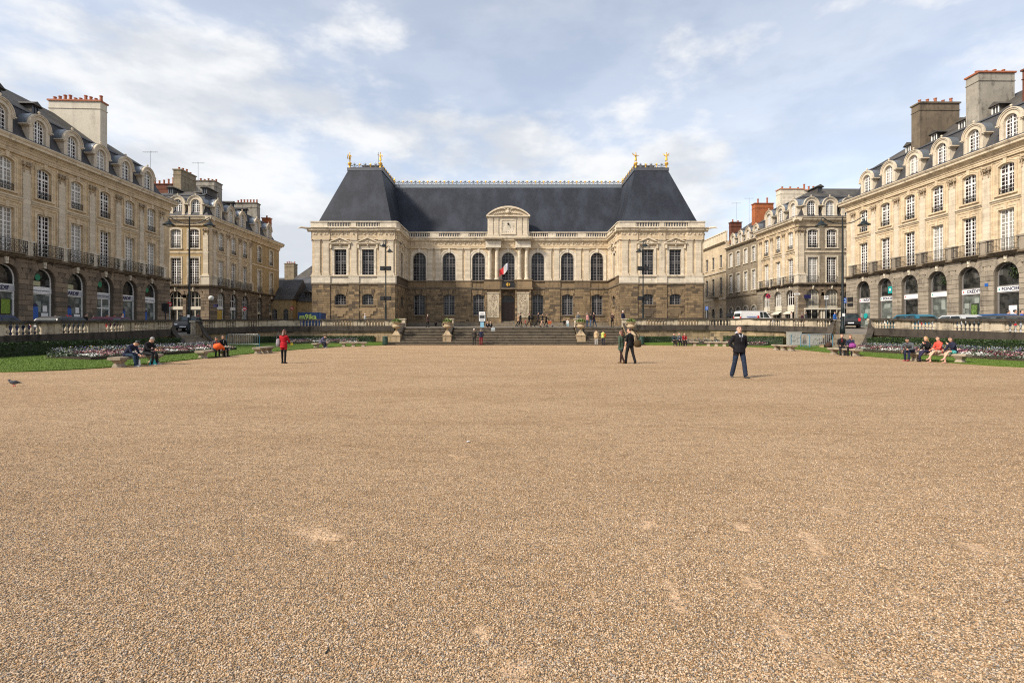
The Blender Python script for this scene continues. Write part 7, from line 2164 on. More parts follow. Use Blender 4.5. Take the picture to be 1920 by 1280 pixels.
def rings(path, n=10):
    """path: list of (centre, right axis, forward axis, rx, ry) -> closed lofted tube."""
    mb = MB(); vs = []
    for c, X, Yv, rx, ry in path:
        for i in range(n):
            a = 2*PI*i/n; vs.append(c+X*math.cos(a)*rx+Yv*math.sin(a)*ry)
    k = len(path)
    fs = [(i*n+j, i*n+(j+1) % n, (i+1)*n+(j+1) % n, (i+1)*n+j) for i in range(k-1) for j in range(n)]
    fs += [tuple(range(n))[::-1], tuple(range((k-1)*n, k*n))]
    return mb.add(vs, fs)
PENDING = []
def person(label, x, y, z, face, H=1.72, pose='stand', top=BLK, legs=BLK, skin='fair', hair='brown', shoes=BLK, long=False, female=False,
           coat=0.0, lean=0.0, thigh=(0, 0), shin=(0, 0), arms=((5, 15), (5, 15)), abd=(8, 8), head=(0, 0), bare_arms=False, shorts=False, skirt=None,
           hat=None, inner=None, hood=None, detail=1, name='person', group=None, seat=.44, gold=False, wide=1.0, inward=(0, 0), spread=0.0, loose=1.0, pockets=False, wings=False, cap_label=None):
    """face: heading in degrees the figure looks along (0 = +Y away, 180 = towards the camera, 90 = +X)."""
    s = H/1.75
    root = empty(name, (x, y, z), math.radians(-face), label=label, cat='statue' if gold else 'person', group=group)
    # local frame: forward = +Y, right = +X
    FW, RT, UP = Vector((0,1,0)), Vector((1,0,0)), Vector((0,0,1))
    def sag(a): a = math.radians(a); return Vector((0, math.sin(a), -math.cos(a)))       # hanging direction swung forward by a
    tl, sl = .43*s, .42*s
    hips = []
    if pose == 'sit': hz = seat+.10*s
    else: hz = max(tl*math.cos(math.radians(thigh[i]))+sl*math.cos(math.radians(shin[i])) for i in (0, 1))+.085*s
    pel = Vector((0, 0, hz))
    t = math.radians(lean); up = Vector((0, math.sin(t), math.cos(t))); fwd = Vector((0, math.cos(t), -math.sin(t)))
    L = []        # (loft, tag)
    S = []        # sample points for colouring: (point, radius, tag)
    def limb(pts, rad, tg, X=None, flat=1.0, n=10, samp=3):
        path = []
        for i, p in enumerate(pts):
            d = (pts[min(i+1, len(pts)-1)]-pts[max(i-1, 0)]).normalized()
            a = X or (d.cross(FW) if abs(d.dot(FW)) < .9 else d.cross(UP)); a = (a-d*a.dot(d)).normalized(); b = d.cross(a)
            path.append((p, a, b, rad[i]*s, rad[i]*s*flat))
        L.append(rings(path, n))
        for i in range(len(pts)-1):
            for q in range(samp):
                f = q/samp; S.append((pts[i].lerp(pts[i+1], f), (rad[i]*(1-f)+rad[i+1]*f)*s, tg))
        S.append((pts[-1], rad[-1]*s, tg))
    w = wide*(.93 if female else 1.0)
    # torso
    th = .50*s
    prof_ = [(-.09, .13, .105), (0, .165, .115), (.08, .158, .108), (.17, .142 if female else .15, .10), (.28, .158, .115), (.38, .178, .118), (.45, .165, .10), (.50, .10, .075), (.54, .058, .058)]
    k_ = 1.12 if coat or hood else 1.04
    path = [(pel+up*(h*s), RT, fwd, a*s*w*k_, b*s*k_) for h, a, b in prof_]
    L.append(rings(path, 14))
    for h, a, b in prof_[1:-2]:
        for xx in (-.6, 0, .6): S.append((pel+up*(h*s)+RT*(xx*a*s*w)+fwd*(0), b*s*1.15, 'top'))
    for xx in (-.6, 0, .6): S.append((pel+up*(-.09*s)+RT*(xx*.14*s), .10*s, 'legs' if not coat else 'top'))
    if inner:
        for j in range(9): S.append((pel+up*((.24+.03*j)*s)+fwd*((.125-.003*j)*s), (.012+.0035*j)*s, 'inner'))
    if coat:
        cp = [(pel+up*(.1*s), RT, fwd, .17*s*w*1.1, .125*s), (pel+UP*(-.06*s), RT, fwd, .19*s*w, .145*s), (pel+UP*(-coat*s), RT, FW, .205*s*w, .165*s)]
        L.append(rings(cp, 14))
        for h in (0, .5, 1): 
            for xx in (-.13, 0, .13): S.append((pel+UP*(-coat*s*h)+RT*xx*s, .13*s, 'top'))
    if skirt:
        cp = [(pel+UP*.06*s, RT, FW, .16*s, .125*s), (pel+UP*(-.1*s), RT, FW, .19*s, .15*s), (pel+UP*(-skirt[0]*s), RT, FW, .22*s, .17*s)]
        L.append(rings(cp, 14))
        for h in ((1.0,) if coat else (0, .5, 1)): S.append((pel+UP*(-skirt[0]*s*h-(.06*s if coat else 0)), .17*s, 'skirt'))
    # neck and head
    nk = pel+up*(.518*s); hp, hy = math.radians(head[0]), math.radians(head[1])
    hd = (up*math.cos(hp)+fwd*math.sin(hp)).normalized(); hf = (fwd*math.cos(hp)-up*math.sin(hp)).normalized()
    hf = hf*math.cos(hy)+RT*math.sin(hy); hr = hf.cross(hd).normalized()
    hc = nk+hd*(.155*s)+hf*(.012*s)
    limb([nk-up*(.05*s), nk+hd*(.08*s)], [.055, .052], 'skin')
    hp_ = [(-.115, .03, .035, .035), (-.095, .05, .060, .030), (-.05, .064, .080, .012), (0, .074, .092, 0), (.05, .074, .095, -.006), (.09, .058, .075, -.01), (.115, .028, .038, -.012)]
    L.append(rings([(hc+hd*(h*s)+hf*(o*s), hr, hf, a*s, b*s) for h, a, b, o in hp_], 14))
    for h, a, b, o in hp_: S.append((hc+hd*(h*s)+hf*(o*s), a*s, 'skin'))
    if detail:
        limb([hc+hf*(.085*s)+hd*(.02*s), hc+hf*(.115*s)-hd*(.022*s), hc+hf*(.09*s)-hd*(.03*s)], [.010, .015, .012], 'skin', n=6)
        for e in (-1, 1): limb([hc+hr*(e*.072*s)-hd*(.025*s), hc+hr*(e*.082*s)+hd*(.025*s)], [.013, .016], 'skin', n=6)
    if hood:
        limb([nk-fwd*(.05*s)-up*.02*s, nk-fwd*(.085*s)+up*(.05*s), nk-fwd*(.06*s)+up*(.09*s)], [.09, .085, .05], 'hood')
        for e in (-1, 1): limb([nk+RT*(e*.07*s)-fwd*.03*s, nk+RT*(e*.07*s)+fwd*(.06*s)-up*.03*s, nk+RT*(e*.03*s)+fwd*(.115*s)-up*(.09*s)], [.045, .04, .025], 'hood')
    # legs
    for i, e in enumerate((-1, 1)):
        hj = pel+RT*(e*.09*s)-UP*(.01*s)
        kn = hj+sag(thigh[i])*tl+RT*(e*(.01+spread*.5)*s)
        an = kn+sag(shin[i])*sl+RT*(e*spread*.6*s)
        lt = 'skin' if shorts or (skirt and skirt[2] == 'skin') else 'legs'
        r1 = [.092, .086, .062*loose, .060*loose, .052*loose**2, .05*loose**2] if lt == 'legs' else [.085, .075, .054, .056, .04, .033]
        limb([hj, hj.lerp(kn, .4), kn.lerp(hj, .08), kn.lerp(an, .15), kn.lerp(an, .65), an], [q*(1.02 if not female else .95) for q in r1], lt)
        if shorts:
            limb([hj, hj.lerp(kn, .5)], [.105, .10], 'skirt')
        # foot
        fa = math.radians(max(-50, min(30, -shin[i]*.6 if pose == 'walk' and shin[i] < -15 else 0)))
        if pose == 'walk' and shin[i] < -15: fd = Vector((0, math.cos(math.radians(40)), -math.sin(math.radians(40))))
        elif pose == 'walk' and shin[i] > 12: fd = Vector((0, math.cos(math.radians(14)), math.sin(math.radians(14))))
        elif pose == 'sit' and shin[i] > 25: fd = Vector((0, .8, -.25)).normalized()
        else: fd = FW.copy()
        fn = fd.cross(RT)*-1
        heel = an-UP*(.045*s)-fd*(.05*s)
        limb([heel-fd*.01*s, heel+fd*(.07*s), heel+fd*(.16*s)-UP*.004*s, heel+fd*(.235*s)-UP*.008*s], [.040, .048, .046, .03], 'shoes', X=RT, flat=.8)
        limb([an+UP*.02*s, an-UP*(.04*s)], [.04, .045], 'shoes' if not shorts else 'skin')
    # arms with hands
    for i, e in enumerate((-1, 1)):
        sh = pel+up*(.435*s)+RT*(e*.175*s*w)
        ua, fa = arms[i]; ab = math.radians(abd[i])
        d1 = sag(ua); d1 = (d1*math.cos(ab)+RT*e*math.sin(ab)).normalized()
        el = sh+d1*(.285*s)
        inw = math.radians(inward[i])
        d2 = sag(fa); d2 = (d2*math.cos(inw)-RT*e*math.sin(inw)).normalized()
        wr = el+d2*(.25*s)
        at_ = 'skin' if bare_arms else 'sleeve'
        ht = 'top' if pockets else 'skin'
        k2 = 1.15 if coat or hood else 1.0
        limb([sh-RT*(e*.05*s), sh, sh.lerp(el, .5), el], [.06, .062*k2, .052*k2, .045*k2], 'sleeve' if not bare_arms else 'top')
        if bare_arms: limb([sh.lerp(el, .45), el], [.045, .042], 'skin')
        limb([el, el.lerp(wr, .35), wr], [.045*k2, .044*k2, .034*k2 if not bare_arms else .028], at_)
        # palm, four fingers, thumb
        pc = wr+d2*(.05*s); side = d2.cross(RT).normalized() if abs(d2.dot(RT)) < .9 else d2.cross(UP).normalized()
        limb([wr, wr+d2*(.03*s), wr+d2*(.085*s)], [.027, .036, .038], ht, X=side, flat=.5, n=8)
        if detail > 1:
            nrm = d2.cross(side).normalized()
            for q, (off, ln) in enumerate(((-.030, .062), (-.011, .074), (.010, .070), (.029, .054))):
                b0 = wr+d2*(.08*s)+side*(off*s); curl = nrm*(-e*.018*s)
                limb([b0, b0+d2*(ln*.55*s)+curl*.4, b0+d2*(ln*s)+curl*1.6], [.0098, .0092, .0078], ht, n=6)
            limb([wr+d2*(.03*s)+side*(-.03*s), wr+d2*(.06*s)+side*(-.055*s), wr+d2*(.085*s)+side*(-.058*s)], [.013, .011, .009], ht, n=6)
        else: limb([wr+d2*(.08*s), wr+d2*(.15*s)-side.cross(d2)*(.012*s)], [.036, .02], 'skin', X=side, flat=.42, n=8)
        root['_hand%d' % i] = [*wr]
    if wings:
        for e in (-1, 1): limb([pel+up*.4*s-fwd*.08*s, pel+up*.62*s-fwd*.3*s+RT*e*.3*s, pel+up*.95*s-fwd*.35*s+RT*e*.62*s], [.07, .12, .02], 'top', X=UP, flat=.3)
    raw = MB()
    for l in L: raw.join(l)
    body_ = raw.build('body', SK[skin], root)
    md = body_.modifiers.new('skin', 'REMESH'); md.mode = 'VOXEL'; md.voxel_size = {0: .024, 1: .016, 2: .0085}[detail]; md.adaptivity = 0
    cols = {'skin': SK[skin], 'top': cloth(top), 'sleeve': cloth(top), 'legs': cloth(legs), 'shoes': cloth(shoes), 'inner': cloth(inner or WHT), 'hood': cloth(hood or GRY), 'skirt': cloth((skirt[1] if skirt else (shorts if isinstance(shorts, tuple) else DEN)))}
    if gold: cols = {k: GOLD for k in cols}
    PENDING.append((body_, S, cols))
    # hair
    if hair and not gold:
        hm = MB(); n, m = 14, 9
        vs = []
        for j in range(m+1):
            v = PI*j/m
            for i in range(n):
                a = 2*PI*i/n; X_, Y_, Z_ = math.sin(v)*math.cos(a), math.sin(v)*math.sin(a), math.cos(v)
                rx, ry, rz_ = .087, .105, .098*(1.22 if Y_ < -.1 and Z_ < 0 else 1)
                fr_ = max(0, Y_)                                     # front: lift the hairline off the face
                zz = Z_ if Z_ > 0.30*fr_*1.6-.35 else max(Z_, .5*fr_-.45)
                if Y_ > .25 and Z_ < .42: sc = .70
                else: sc = 1.0+.04*math.sin(7*a+3*v)
                vs.append(hc+hr*(X_*rx*s*sc)+hf*((Y_*ry*sc-.012)*s)+hd*((zz*rz_+.035)*s))
        fs = [(j*n+i, j*n+(i+1) % n, (j+1)*n+(i+1) % n, (j+1)*n+i) for j in range(m) for i in range(n)]
        hm.add(vs, fs)
        if long:
            tail = [(hc-hf*(.04*s)+hd*.03*s, hr, hf, .085*s, .075*s), (hc-hf*(.055*s)-hd*(.08*s), hr, hf, .088*s, .06*s), (nk-fwd*(.075*s)-up*(.02*s), RT, fwd, .09*s, .045*s), (nk-fwd*(.10*s)-up*(.16*s*(long if long is not True else 1)), RT, fwd, .07*s, .03*s)]
            hm.join(rings(tail, 10))
        hm.build('hair', plain('hair_'+hair, HAIRC[hair], .5, var=.4) if 'hair_'+hair not in MATS else MATS['hair_'+hair], root, smooth=True)
    if hat:
        hm = MB(); c = hc+hd*(.055*s)
        hm.join(rings([(c, hr, hf, .115*s, .125*s), (c+hd*.012*s, hr, hf, .112*s, .122*s), (c+hd*.015*s, hr, hf, .086*s, .10*s), (c+hd*.07*s, hr, hf, .078*s, .09*s), (c+hd*.095*s, hr, hf, .04*s, .05*s)], 12))
        hm.build('hat', cloth(hat), root)
    if detail > 1:
        em = MB()
        for e in (-1, 1):
            em.ball(hc+hr*(e*.031*s)+hf*(.082*s)+hd*(.018*s), .0105*s, 6)
            em.tube([hc+hr*(e*.018*s)+hf*(.093*s)+hd*(.042*s), hc+hr*(e*.048*s)+hf*(.080*s)+hd*(.044*s)], .006*s, 4)
        em.tube([hc+hr*(-.022*s)+hf*(.088*s)-hd*(.058*s), hc+hf*(.093*s)-hd*(.059*s), hc+hr*(.022*s)+hf*(.088*s)-hd*(.058*s)], .005*s, 4)
        em.build('facial_features', cloth((.06, .03, .025)), root)
    return root

def gpt(px, py, z=0.0):
    """Point at height z seen at photo pixel px, py."""
    Y = 960*(EYE-z)/(py-618); return (px-960)/960*Y, Y, z
WK = dict(pose='walk')
# the four nearest walkers
x, y, z = gpt(1386, 708)
person('man in black jacket over a grey hood and blue jeans, hands in pockets', x, y, 0, 170, 1.79, 'walk', (.014,.012,.015), (.022,.032,.058), 'fair', 'brown', (.06,.055,.05), thigh=(12, -9), shin=(6, -17), spread=.04, pockets=True, loose=1.17,
       arms=((-16, 34), (-16, 34)), abd=(24, 24), inward=(40, 40), hood=(.42,.43,.46), inner=(.10,.11,.13), coat=.07, head=(0, 14), detail=2, wide=1.1, group=None)
x, y, z = gpt(1165, 681)
person('woman in green coat and dark tights with her arm round the man in black', x, y, 0, -38, 1.63, 'walk', GRN, (.035,.016,.014), 'fair', 'auburn', BRN, female=True, thigh=(-11, 13), shin=(-24, 5), coat=.17,
       arms=((-8, 2), (110, 115)), abd=(6, 74), inward=(0, -72), long=.4, detail=2, skirt=(.20, DEN, 'legs'))
x, y, z = gpt(1181, 681.5)
person('man in black top and trousers walking with the woman in green', x, y, 0, -36, 1.75, 'walk', BLK, BLK, 'fair', 'brown', BLK, thigh=(16, -13), shin=(7, -20), loose=1.12, arms=((8, 16), (-8, 4)), abd=(7, 8), inward=(0, 0),
       bare_arms=True, head=(8, -25), detail=2, inner=(.3,.1,.1))
x, y, z = gpt(532, 681)
person('woman in red jacket and black trousers seen from behind', x, y, 0, 8, 1.66, 'walk', RED, BLK, 'fair', 'auburn', BLK, female=True, thigh=(4, -3), shin=(2, -4), coat=.12, arms=((20, 70), (20, 85)), abd=(14, 14), inward=(15, 25),
       long=.35, head=(18, 0), detail=2)
def handbag(label, x, y, z, col, w=.3, h=.28, d=.12, strap=.5, rz=0, cat='bag', name='handbag'):
    r = empty(name, (x, y, z), rz, label=label, cat=cat)
    MB().lathe([(.12,0),(.5,.05),(.52,.5),(.42,.9),(.2,1.0)], 12).mesh('x', RUBBER)
    m = MB(); t = MB().lathe([(.1,0),(.48,.06),(.52,.45),(.42,.85),(.1,1.0)], 12)
    m.add([(v[0]*w, v[1]*d, v[2]*h) for v in t.v], t.f); m.build('pouch', cloth(col), r, smooth=True)
    MB().tube([(-w*.4,0,h*.8),(-w*.2,0,h+strap*.6),(0,0,h+strap),(w*.2,0,h+strap*.6),(w*.4,0,h*.8)], .014, 5).build('strap', cloth(tuple(c*.5 for c in col)), r)
handbag('brown leather shoulder bag at the hip of the walking couple', 6.02, 24.5, .78, (.07,.045,.02), .34, .36, .2, .38)
handbag('black and white bag hanging at the left side of the red-jacketed woman', -11.3, 24.75, .78, (.25,.24,.26), .22, .42, .16, .35)
handbag('yellow pouch in the hand of the red-jacketed woman', -10.7, 24.85, .86, (.60,.50,.06), .14, .12, .08, .03)

# people by the stairs
Ys = 53.2
def X(px, Y): return (px-960)/960*Y
person('white-haired man in dark jacket at the foot of the stairs', X(889, Ys), Ys, 0, -5, 1.76, 'stand', (.05,.045,.04), (.03,.03,.032), hair='white', thigh=(3, -2), coat=.08, abd=(10, 10), group=None)
person('man in navy vest, white shirt and dark red trousers at the foot of the stairs', X(902, Ys), Ys, 0, 5, 1.72, 'stand', NVY, CRIM, hair='grey', thigh=(-2, 3), arms=((-15, 40), (-15, 40)), abd=(22, 22), inward=(20, 20), inner=WHT, shoes=BRN)
person('person in beige jacket and pale trousers before the rightmost flight', X(1118, 53.0), 53.0, 0, 10, 1.70, 'stand', BEI, (.50,.48,.46), hair='brown', thigh=(4, -3), coat=.13, shoes=BLK)
person('person in lime top and navy jeans before the rightmost flight', X(1131, 53.0), 53.0, 0, -8, 1.62, 'stand', LIME, NVY, hair='brown', female=True, bare_arms=True, thigh=(2, -2))
handbag('small orange bag on the back of the lime-topped person', X(1134.5, 52.9), 52.85, .85, (.35,.08,.02), .2, .36, .12, .1)

def on_terrace(px, Y): x = X(px, Y); return x, Y, (street_z(x, Y) if Y > 57.1 else RS*NST)
T = 62.0
def tp(label, px, Y, face, **k):
    x, y, z = on_terrace(px, Y); k.setdefault('detail', 0)
    return person(label, x, y, z, face, **k)
tp('bald man in brown jacket strolling on the terrace left of the stairs', 802, 63, -60, H=1.62, pose='walk', top=(.10,.06,.05), legs=BLK, hair='grey', thigh=(10,-8), shin=(4,-14), coat=.1)
tp('man in beige jacket walking past the carved portal', 972, 62, 95, H=1.7, pose='walk', top=(.45,.28,.17), legs=BLK, hair='brown', thigh=(20,-18), shin=(8,-30), coat=.1)
tp('man in a dark hat walking behind the beige jacket', 976, 62.8, 95, H=1.75, pose='walk', top=BLK, legs=BLK, hair='black', hat=BLK, thigh=(16,-20), shin=(6,-30), coat=.2)
tp('small child in red and white near the portal', 985, 62, 95, H=1.0, pose='walk', top=(.40,.08,.07), legs=GRY, thigh=(12,-12), shin=(5,-18), hair='brown')
tp('walker in black with a round black backpack', 992, 62, 95, H=1.72, pose='walk', top=BLK, legs=BLK, hair='brown', thigh=(22,-20), shin=(8,-32), arms=((20,70),(-10,10)))
x, y, z = on_terrace(997.5, 62); handbag('round black backpack on the walker in black', x, y, z+.88, BLK, .4, .48, .3, .02, name='backpack', cat='backpack')
tp('tall man in dark clothes striding on the terrace', 1009, 62, 95, H=1.86, pose='walk', top=(.035,.028,.03), legs=BLK, hair='black', thigh=(26,-24), shin=(10,-36))
tp('woman in black skirt walking beside the pushchair', 1017, 61.7, 95, H=1.68, pose='walk', top=BLK, legs=(.30,.16,.12), skin='fair', hair='black', female=True, thigh=(20,-16), shin=(4,-30), skirt=(.35, BLK, 'skin'))
tp('person in black and white pushing a pushchair', 1024, 62, 95, H=1.58, pose='walk', top=BLK, legs=BLK, hair='black', thigh=(18,-16), shin=(6,-28), arms=((40,75),(40,75)), inner=WHT)
x, y, z = on_terrace(1029.5, 62)
r = empty('pushchair', (x, y, z), 0, label='orange and grey pushchair wheeled along the terrace', cat='pushchair')
MB().tube([(-.45,0,1.0),(.35,0,.15)], .02, 5).tube([(.25,0,.85),(-.3,0,.12)], .02, 5).tube([(-.45,-.2,1.0),(-.45,.2,1.0)], .02, 5).tube([(-.05,0,.55),(.5,0,.15)], .02, 5).build('frame', WHITES, r)
MB().prof([(-.2,.35),(.2,.35),(.22,.75),(-.22,.75)], -.15, .28).build('seat', cloth((.45,.12,.05)), r)
for a in (-.3, .42):
    for b in (-.2, .2): MB().tube([(a,b-.02,.1),(a,b+.02,.1)], .1, 10).build('wheel', RUBBER, r)
ST = dict(pose='sit', thigh=(86, 84), shin=(4, 0), arms=((20, 70), (20, 70)), inward=(20, 20))
def sitter(label, x, y, z, face, **k):
    q = dict(ST); q.update(k); q.setdefault('detail', 1)
    return person(label, x, y, z, face, **q)
x, y, z = on_terrace(1058, 78.5); sitter('person in black sitting at the foot of the palace wall', x, y, z-.1, 180, top=BLK, legs=BLK, hair='brown', detail=0, H=1.6, lean=15)
x, y, z = on_terrace(1064, 78.5); sitter('person in white and pale blue trousers sitting at the foot of the palace wall', x, y, z-.1, 180, top=WHT, legs=(.35,.55,.65), hair='brown', detail=0, H=1.6)
x, y, z = on_terrace(817, 79.0); sitter('person in black and white crouched in the shade left of the info panel', x, y, z-.1, 170, top=BLK, legs=BLK, inner=WHT, detail=0, H=1.5, seat=.3, lean=25)
tp('white-haired person behind the third pedestal from the left', 1084, 59.0, 180, H=1.72, top=GRY, legs=BLK, hair='white', lean=6)
tp('person in a pink top standing behind the two men in jeans', 1101, 62.6, 60, H=1.70, top=(.45,.22,.20), legs=DEN, hair='grey')
tp('man in black top and blue jeans on the terrace, left of the pair', 1107.5, 61.6, 60, H=1.72, pose='walk', top=BLK, legs=(.07,.11,.19), hair='black', thigh=(14,-12), shin=(4,-18))
tp('man in plum top and blue jeans on the terrace, right of the pair', 1114, 61.8, -60, H=1.80, pose='walk', top=(.06,.03,.035), legs=(.045,.07,.12), hair='black', thigh=(10,-14), shin=(2,-22))
tp('person with pink sleeves standing alone at the stair head', 1148, 60.0, 170, H=1.66, top=(.05,.03,.03), legs=BLK, hair='brown', arms=((25,110),(25,110)), inner=(.5,.2,.2), thigh=(3,-3))
tp('person in navy with a white cap above the couple', 1168, 58.4, 150, H=1.88, top=NVY, legs=BLK, hair='white', thigh=(3,-3))
x, y, z = X(914, 57.4), 57.4, RS*10
sitter('woman with long hair in a black cardigan seated on the top step', x, y, z-.34, 175, top=BLK, legs=BLK, inner=WHT, hair='auburn', long=True, female=True, H=1.6, thigh=(98, 95), shin=(8, 4), detail=0)
sitter('woman in black seated on the top step, on the right of the pair', X(920, 57.4), 57.4, z-.34, 185, top=BLK, legs=BLK, inner=WHT, hair='black', long=True, female=True, H=1.6, thigh=(98, 95), shin=(8, 4), detail=0)
r = empty('paper_bag', (X(924.5, 56.6), 56.6, RS*9), label='pale blue paper bag beside the women on the top step', cat='bag')
MB().box(-.22, .22, -.1, .1, 0, .32).build('sack', plain('pale_blue_paper', (.42,.50,.53), .7), r); MB().tube([(-.1,0,.32),(-.06,0,.42),(.06,0,.42),(.1,0,.32)], .01, 4).build('handle', WHITES, r)

# benches: left side look towards +X (90), right side towards -X (-90)
sitter('man in navy jumper and jeans bent forward on the nearest left bench', -16.95, 22.5, 0, 92, top=NVY, legs=(.03,.055,.09), hair='black', shoes=(.45,.44,.42), lean=38, thigh=(88,84), shin=(-6, 8), arms=((20,62),(24,66)), head=(25,0), H=1.8, detail=2)
sitter('grey-haired man in dark clothes reading a paper on the nearest left bench', -16.95, 23.7, 0, 96, top=BLK, legs=(.02,.02,.024), hair='grey', shoes=(.45,.44,.42), lean=20, thigh=(88,84), shin=(6, -4), arms=((30,85),(30,85)), head=(28,0), H=1.82, detail=2)
r = empty('newspaper', (-16.35, 23.55, .78), .3, label='open newspaper in the hands of the grey-haired reader', cat='newspaper')
MB().add([(-.02,-.28,0),(.28,-.22,.1),(.30,0,.06),(.0,0,-.03),(.0,.28,0),(.28,.24,.1)], [(0,1,2,3),(3,2,5,4)]).build('sheet', plain('newsprint', (.55,.53,.50), .9, var=.5), r)
r = empty('shopping_bag', (-16.6, 22.7, 0), label='white plastic bag at the feet on the nearest left bench', cat='bag')
MB().add([(-.1,-.06,0),(.1,-.06,0),(.1,.06,0),(-.1,.06,0),(-.13,-.05,.28),(.08,-.05,.30),(.08,.05,.30),(-.13,.05,.28)], [(0,1,5,4),(1,2,6,5),(2,3,7,6),(3,0,4,7),(4,5,6,7)]).build('sack', WHITES, r); MB().tube([(-.06,0,.28),(-.02,0,.38),(.04,0,.29)], .01, 4).build('handle', WHITES, r)
r = empty('carrier_bag', (-16.55, 23.6, 0), label='teal carrier bag under the knees on the nearest left bench', cat='bag')
MB().add([(-.14,-.08,0),(.14,-.08,0),(.14,.08,0),(-.14,.08,0),(-.06,-.03,.34),(.02,-.03,.34),(.02,.03,.34),(-.06,.03,.34)], [(0,1,5,4),(1,2,6,5),(2,3,7,6),(3,0,4,7),(4,5,6,7)]).build('sack', TEAL, r); MB().tube([(-.04,0,.33),(-.02,0,.42),(.0,0,.33)], .01, 4).build('handle', TEAL, r)
sitter('person holding an orange jacket on the bench below the left steps', -17.35, 29.9, 0, 130, top=(.10,.09,.10), legs=BLK, inner=ORG, hair='black', skin='mid', lean=16, H=1.6, arms=((20,80),(20,80)), head=(15,0))
r = empty('orange_jacket', (-17.05, 29.7, .56), .4, label='bright orange jacket in the lap of the seated person', cat='jacket')
mm = MB(); t = MB().ball((0,0,0), .22, 12); mm.add([(v[0]*1.2, v[1]*1.1, v[2]*.9+.08+.03*math.sin(v[0]*30)) for v in t.v], t.f); mm.build('cloth', cloth(ORG), r, smooth=True)
MB().tube([(.18,0,.1),(.26,.1,.0),(.28,.12,-.12)], [.08,.06,.05], 8).build('sleeve', cloth(ORG), r, smooth=True)
sitter('dark-haired person in black beside the orange jacket', -17.45, 30.8, 0, 120, top=BLK, legs=BLK, inner=WHT, hair='black', skin='mid', lean=8, H=1.7)
sitter('person in plaid shirt hunched over on the far left bench', -17.05, 45.6, 0, 100, top=(.13,.12,.20), legs=(.03,.04,.07), hair='black', lean=42, H=1.75, arms=((10,80),(10,80)), head=(10,0), shoes=(.4,.4,.42))
sitter('person in dark jacket with an orange scarf, left of the seated three', X(1263,51.5), 51.5, 0, 180, top=(.04,.06,.07), legs=BLK, inner=(.5,.15,.03), hair='black', lean=12, H=1.7)
sitter('person in white shirt and grey coat, middle of the seated three', X(1273,51.4), 51.4, 0, 178, top=(.08,.09,.11), legs=BLK, inner=WHT, hair='grey', H=1.68, lean=5)
sitter('person in dark red coat and white scarf, right of the seated three', X(1283,51.3), 51.3, 0, 185, top=(.25,.015,.02), legs=BLK, inner=WHT, hair='brown', H=1.7, lean=4)
sitter('man in red shirt under a black jacket on the right bench', 21.0, 32.6, 0, -150, top=BLK, legs=(.02,.02,.025), inner=(.62,.02,.02), hair='auburn', H=1.8, lean=6, thigh=(84,80), shin=(10,2), detail=1)
sitter('woman in navy resting her chin on her hand on the right bench', 21.1, 31.9, 0, -140, top=(.022,.028,.06), legs=BLK, hair='ginger', female=True, long=.3, H=1.68, lean=10, arms=((50,150),(25,70)), detail=1)
handbag('purple patterned bag in the lap of the chin-resting woman', 20.95, 31.5, .5, (.30,.06,.26), .42, .3, .25, .05)
handbag('dark brown bag on the left end of the red-shirted man\'s bench', 20.85, 33.7, .45, (.06,.035,.025), .42, .34, .3, .03)
sitter('boy in plaid shirt leaning forward on the nearest right bench', 20.75, 26.6, 0, -118, top=(.10,.11,.12), legs=NVY, hair='black', H=1.78, lean=36, arms=((18,85),(60,30)), head=(0,10), shoes=(.35,.05,.06), thigh=(88,84), shin=(10,-4), detail=2)
sitter('blonde girl in black with her hand to her face', 21.15, 26.0, 0, -100, top=BLK, legs=(.03,.025,.06), inner=(.5,.12,.1), hair='blond', female=True, long=1.2, H=1.68, lean=14, arms=((35,145),(20,75)), thigh=(90,84), shin=(40,0), detail=2)
sitter('girl in coral top with bare legs crossed', 21.3, 25.5, 0, -96, top=CORAL, legs=(.4,.25,.18), hair='brown', female=True, H=1.7, lean=8, shorts=(.5,.42,.32), arms=((28,78),(20,70)), thigh=(94,82), shin=(38,0), detail=2, shoes=(.56,.30,.25))
sitter('long-haired girl in navy top and turquoise shorts', 21.6, 25.0, 0, -96, top=(.022,.024,.05), legs=(.4,.25,.18), hair='brown', female=True, long=1.3, H=1.7, lean=18, shorts=(.10,.45,.42), arms=((40,140),(20,75)), thigh=(96,82), shin=(36,-2), detail=2, shoes=(.56,.30,.25))

# heads and shoulders behind the balustrades
def street_person(label, px, Y, face, **k):
    x = X(px, Y); k.setdefault('detail', 0)
    return person(label, x, Y, street_z(x, Y), face, **k)
street_person('dark-haired passer-by in pale top behind the left balustrade, by the second arch', 102, 35.0, 60, H=1.72, top=WHT, legs=BLK, hair='black')
street_person('man in black behind the left balustrade by the third arch', 161, 38.5, 30, H=1.86, top=BLK, legs=BLK, hair='black')
street_person('shorter dark-haired person beside the man in black on the left', 173, 39.0, 30, H=1.70, top=(.10,.03,.02), legs=BLK, hair='black')
street_person('person in white top with brown hair before the cross-framed shopfront', 201, 41.5, 30, H=1.70, top=WHT, legs=BLK, hair='ginger')
street_person('person in grey-brown before the pier on the left street', 215, 42.0, 0, H=1.68, top=BRN, legs=BLK, hair='ginger')
street_person('man in pale shirt with hair swept back before the fifth left arch', 229.5, 41.0, 80, H=1.86, top=WHT, legs=BLK, hair='black')
street_person('dark figure in the doorway under the ochre palace', 342, 64, 200, H=1.75, top=BLK, legs=BLK, hair='black')
street_person('person in red and black outside the ochre corner shop', 371, 64, 160, H=1.75, top=(.25,.02,.02), legs=BLK, hair='black')
street_person('person in a white hood behind the wall before the left pavilion', 684.5, 58.6, 100, H=1.62, top=WHT, legs=GRY, hair='white')
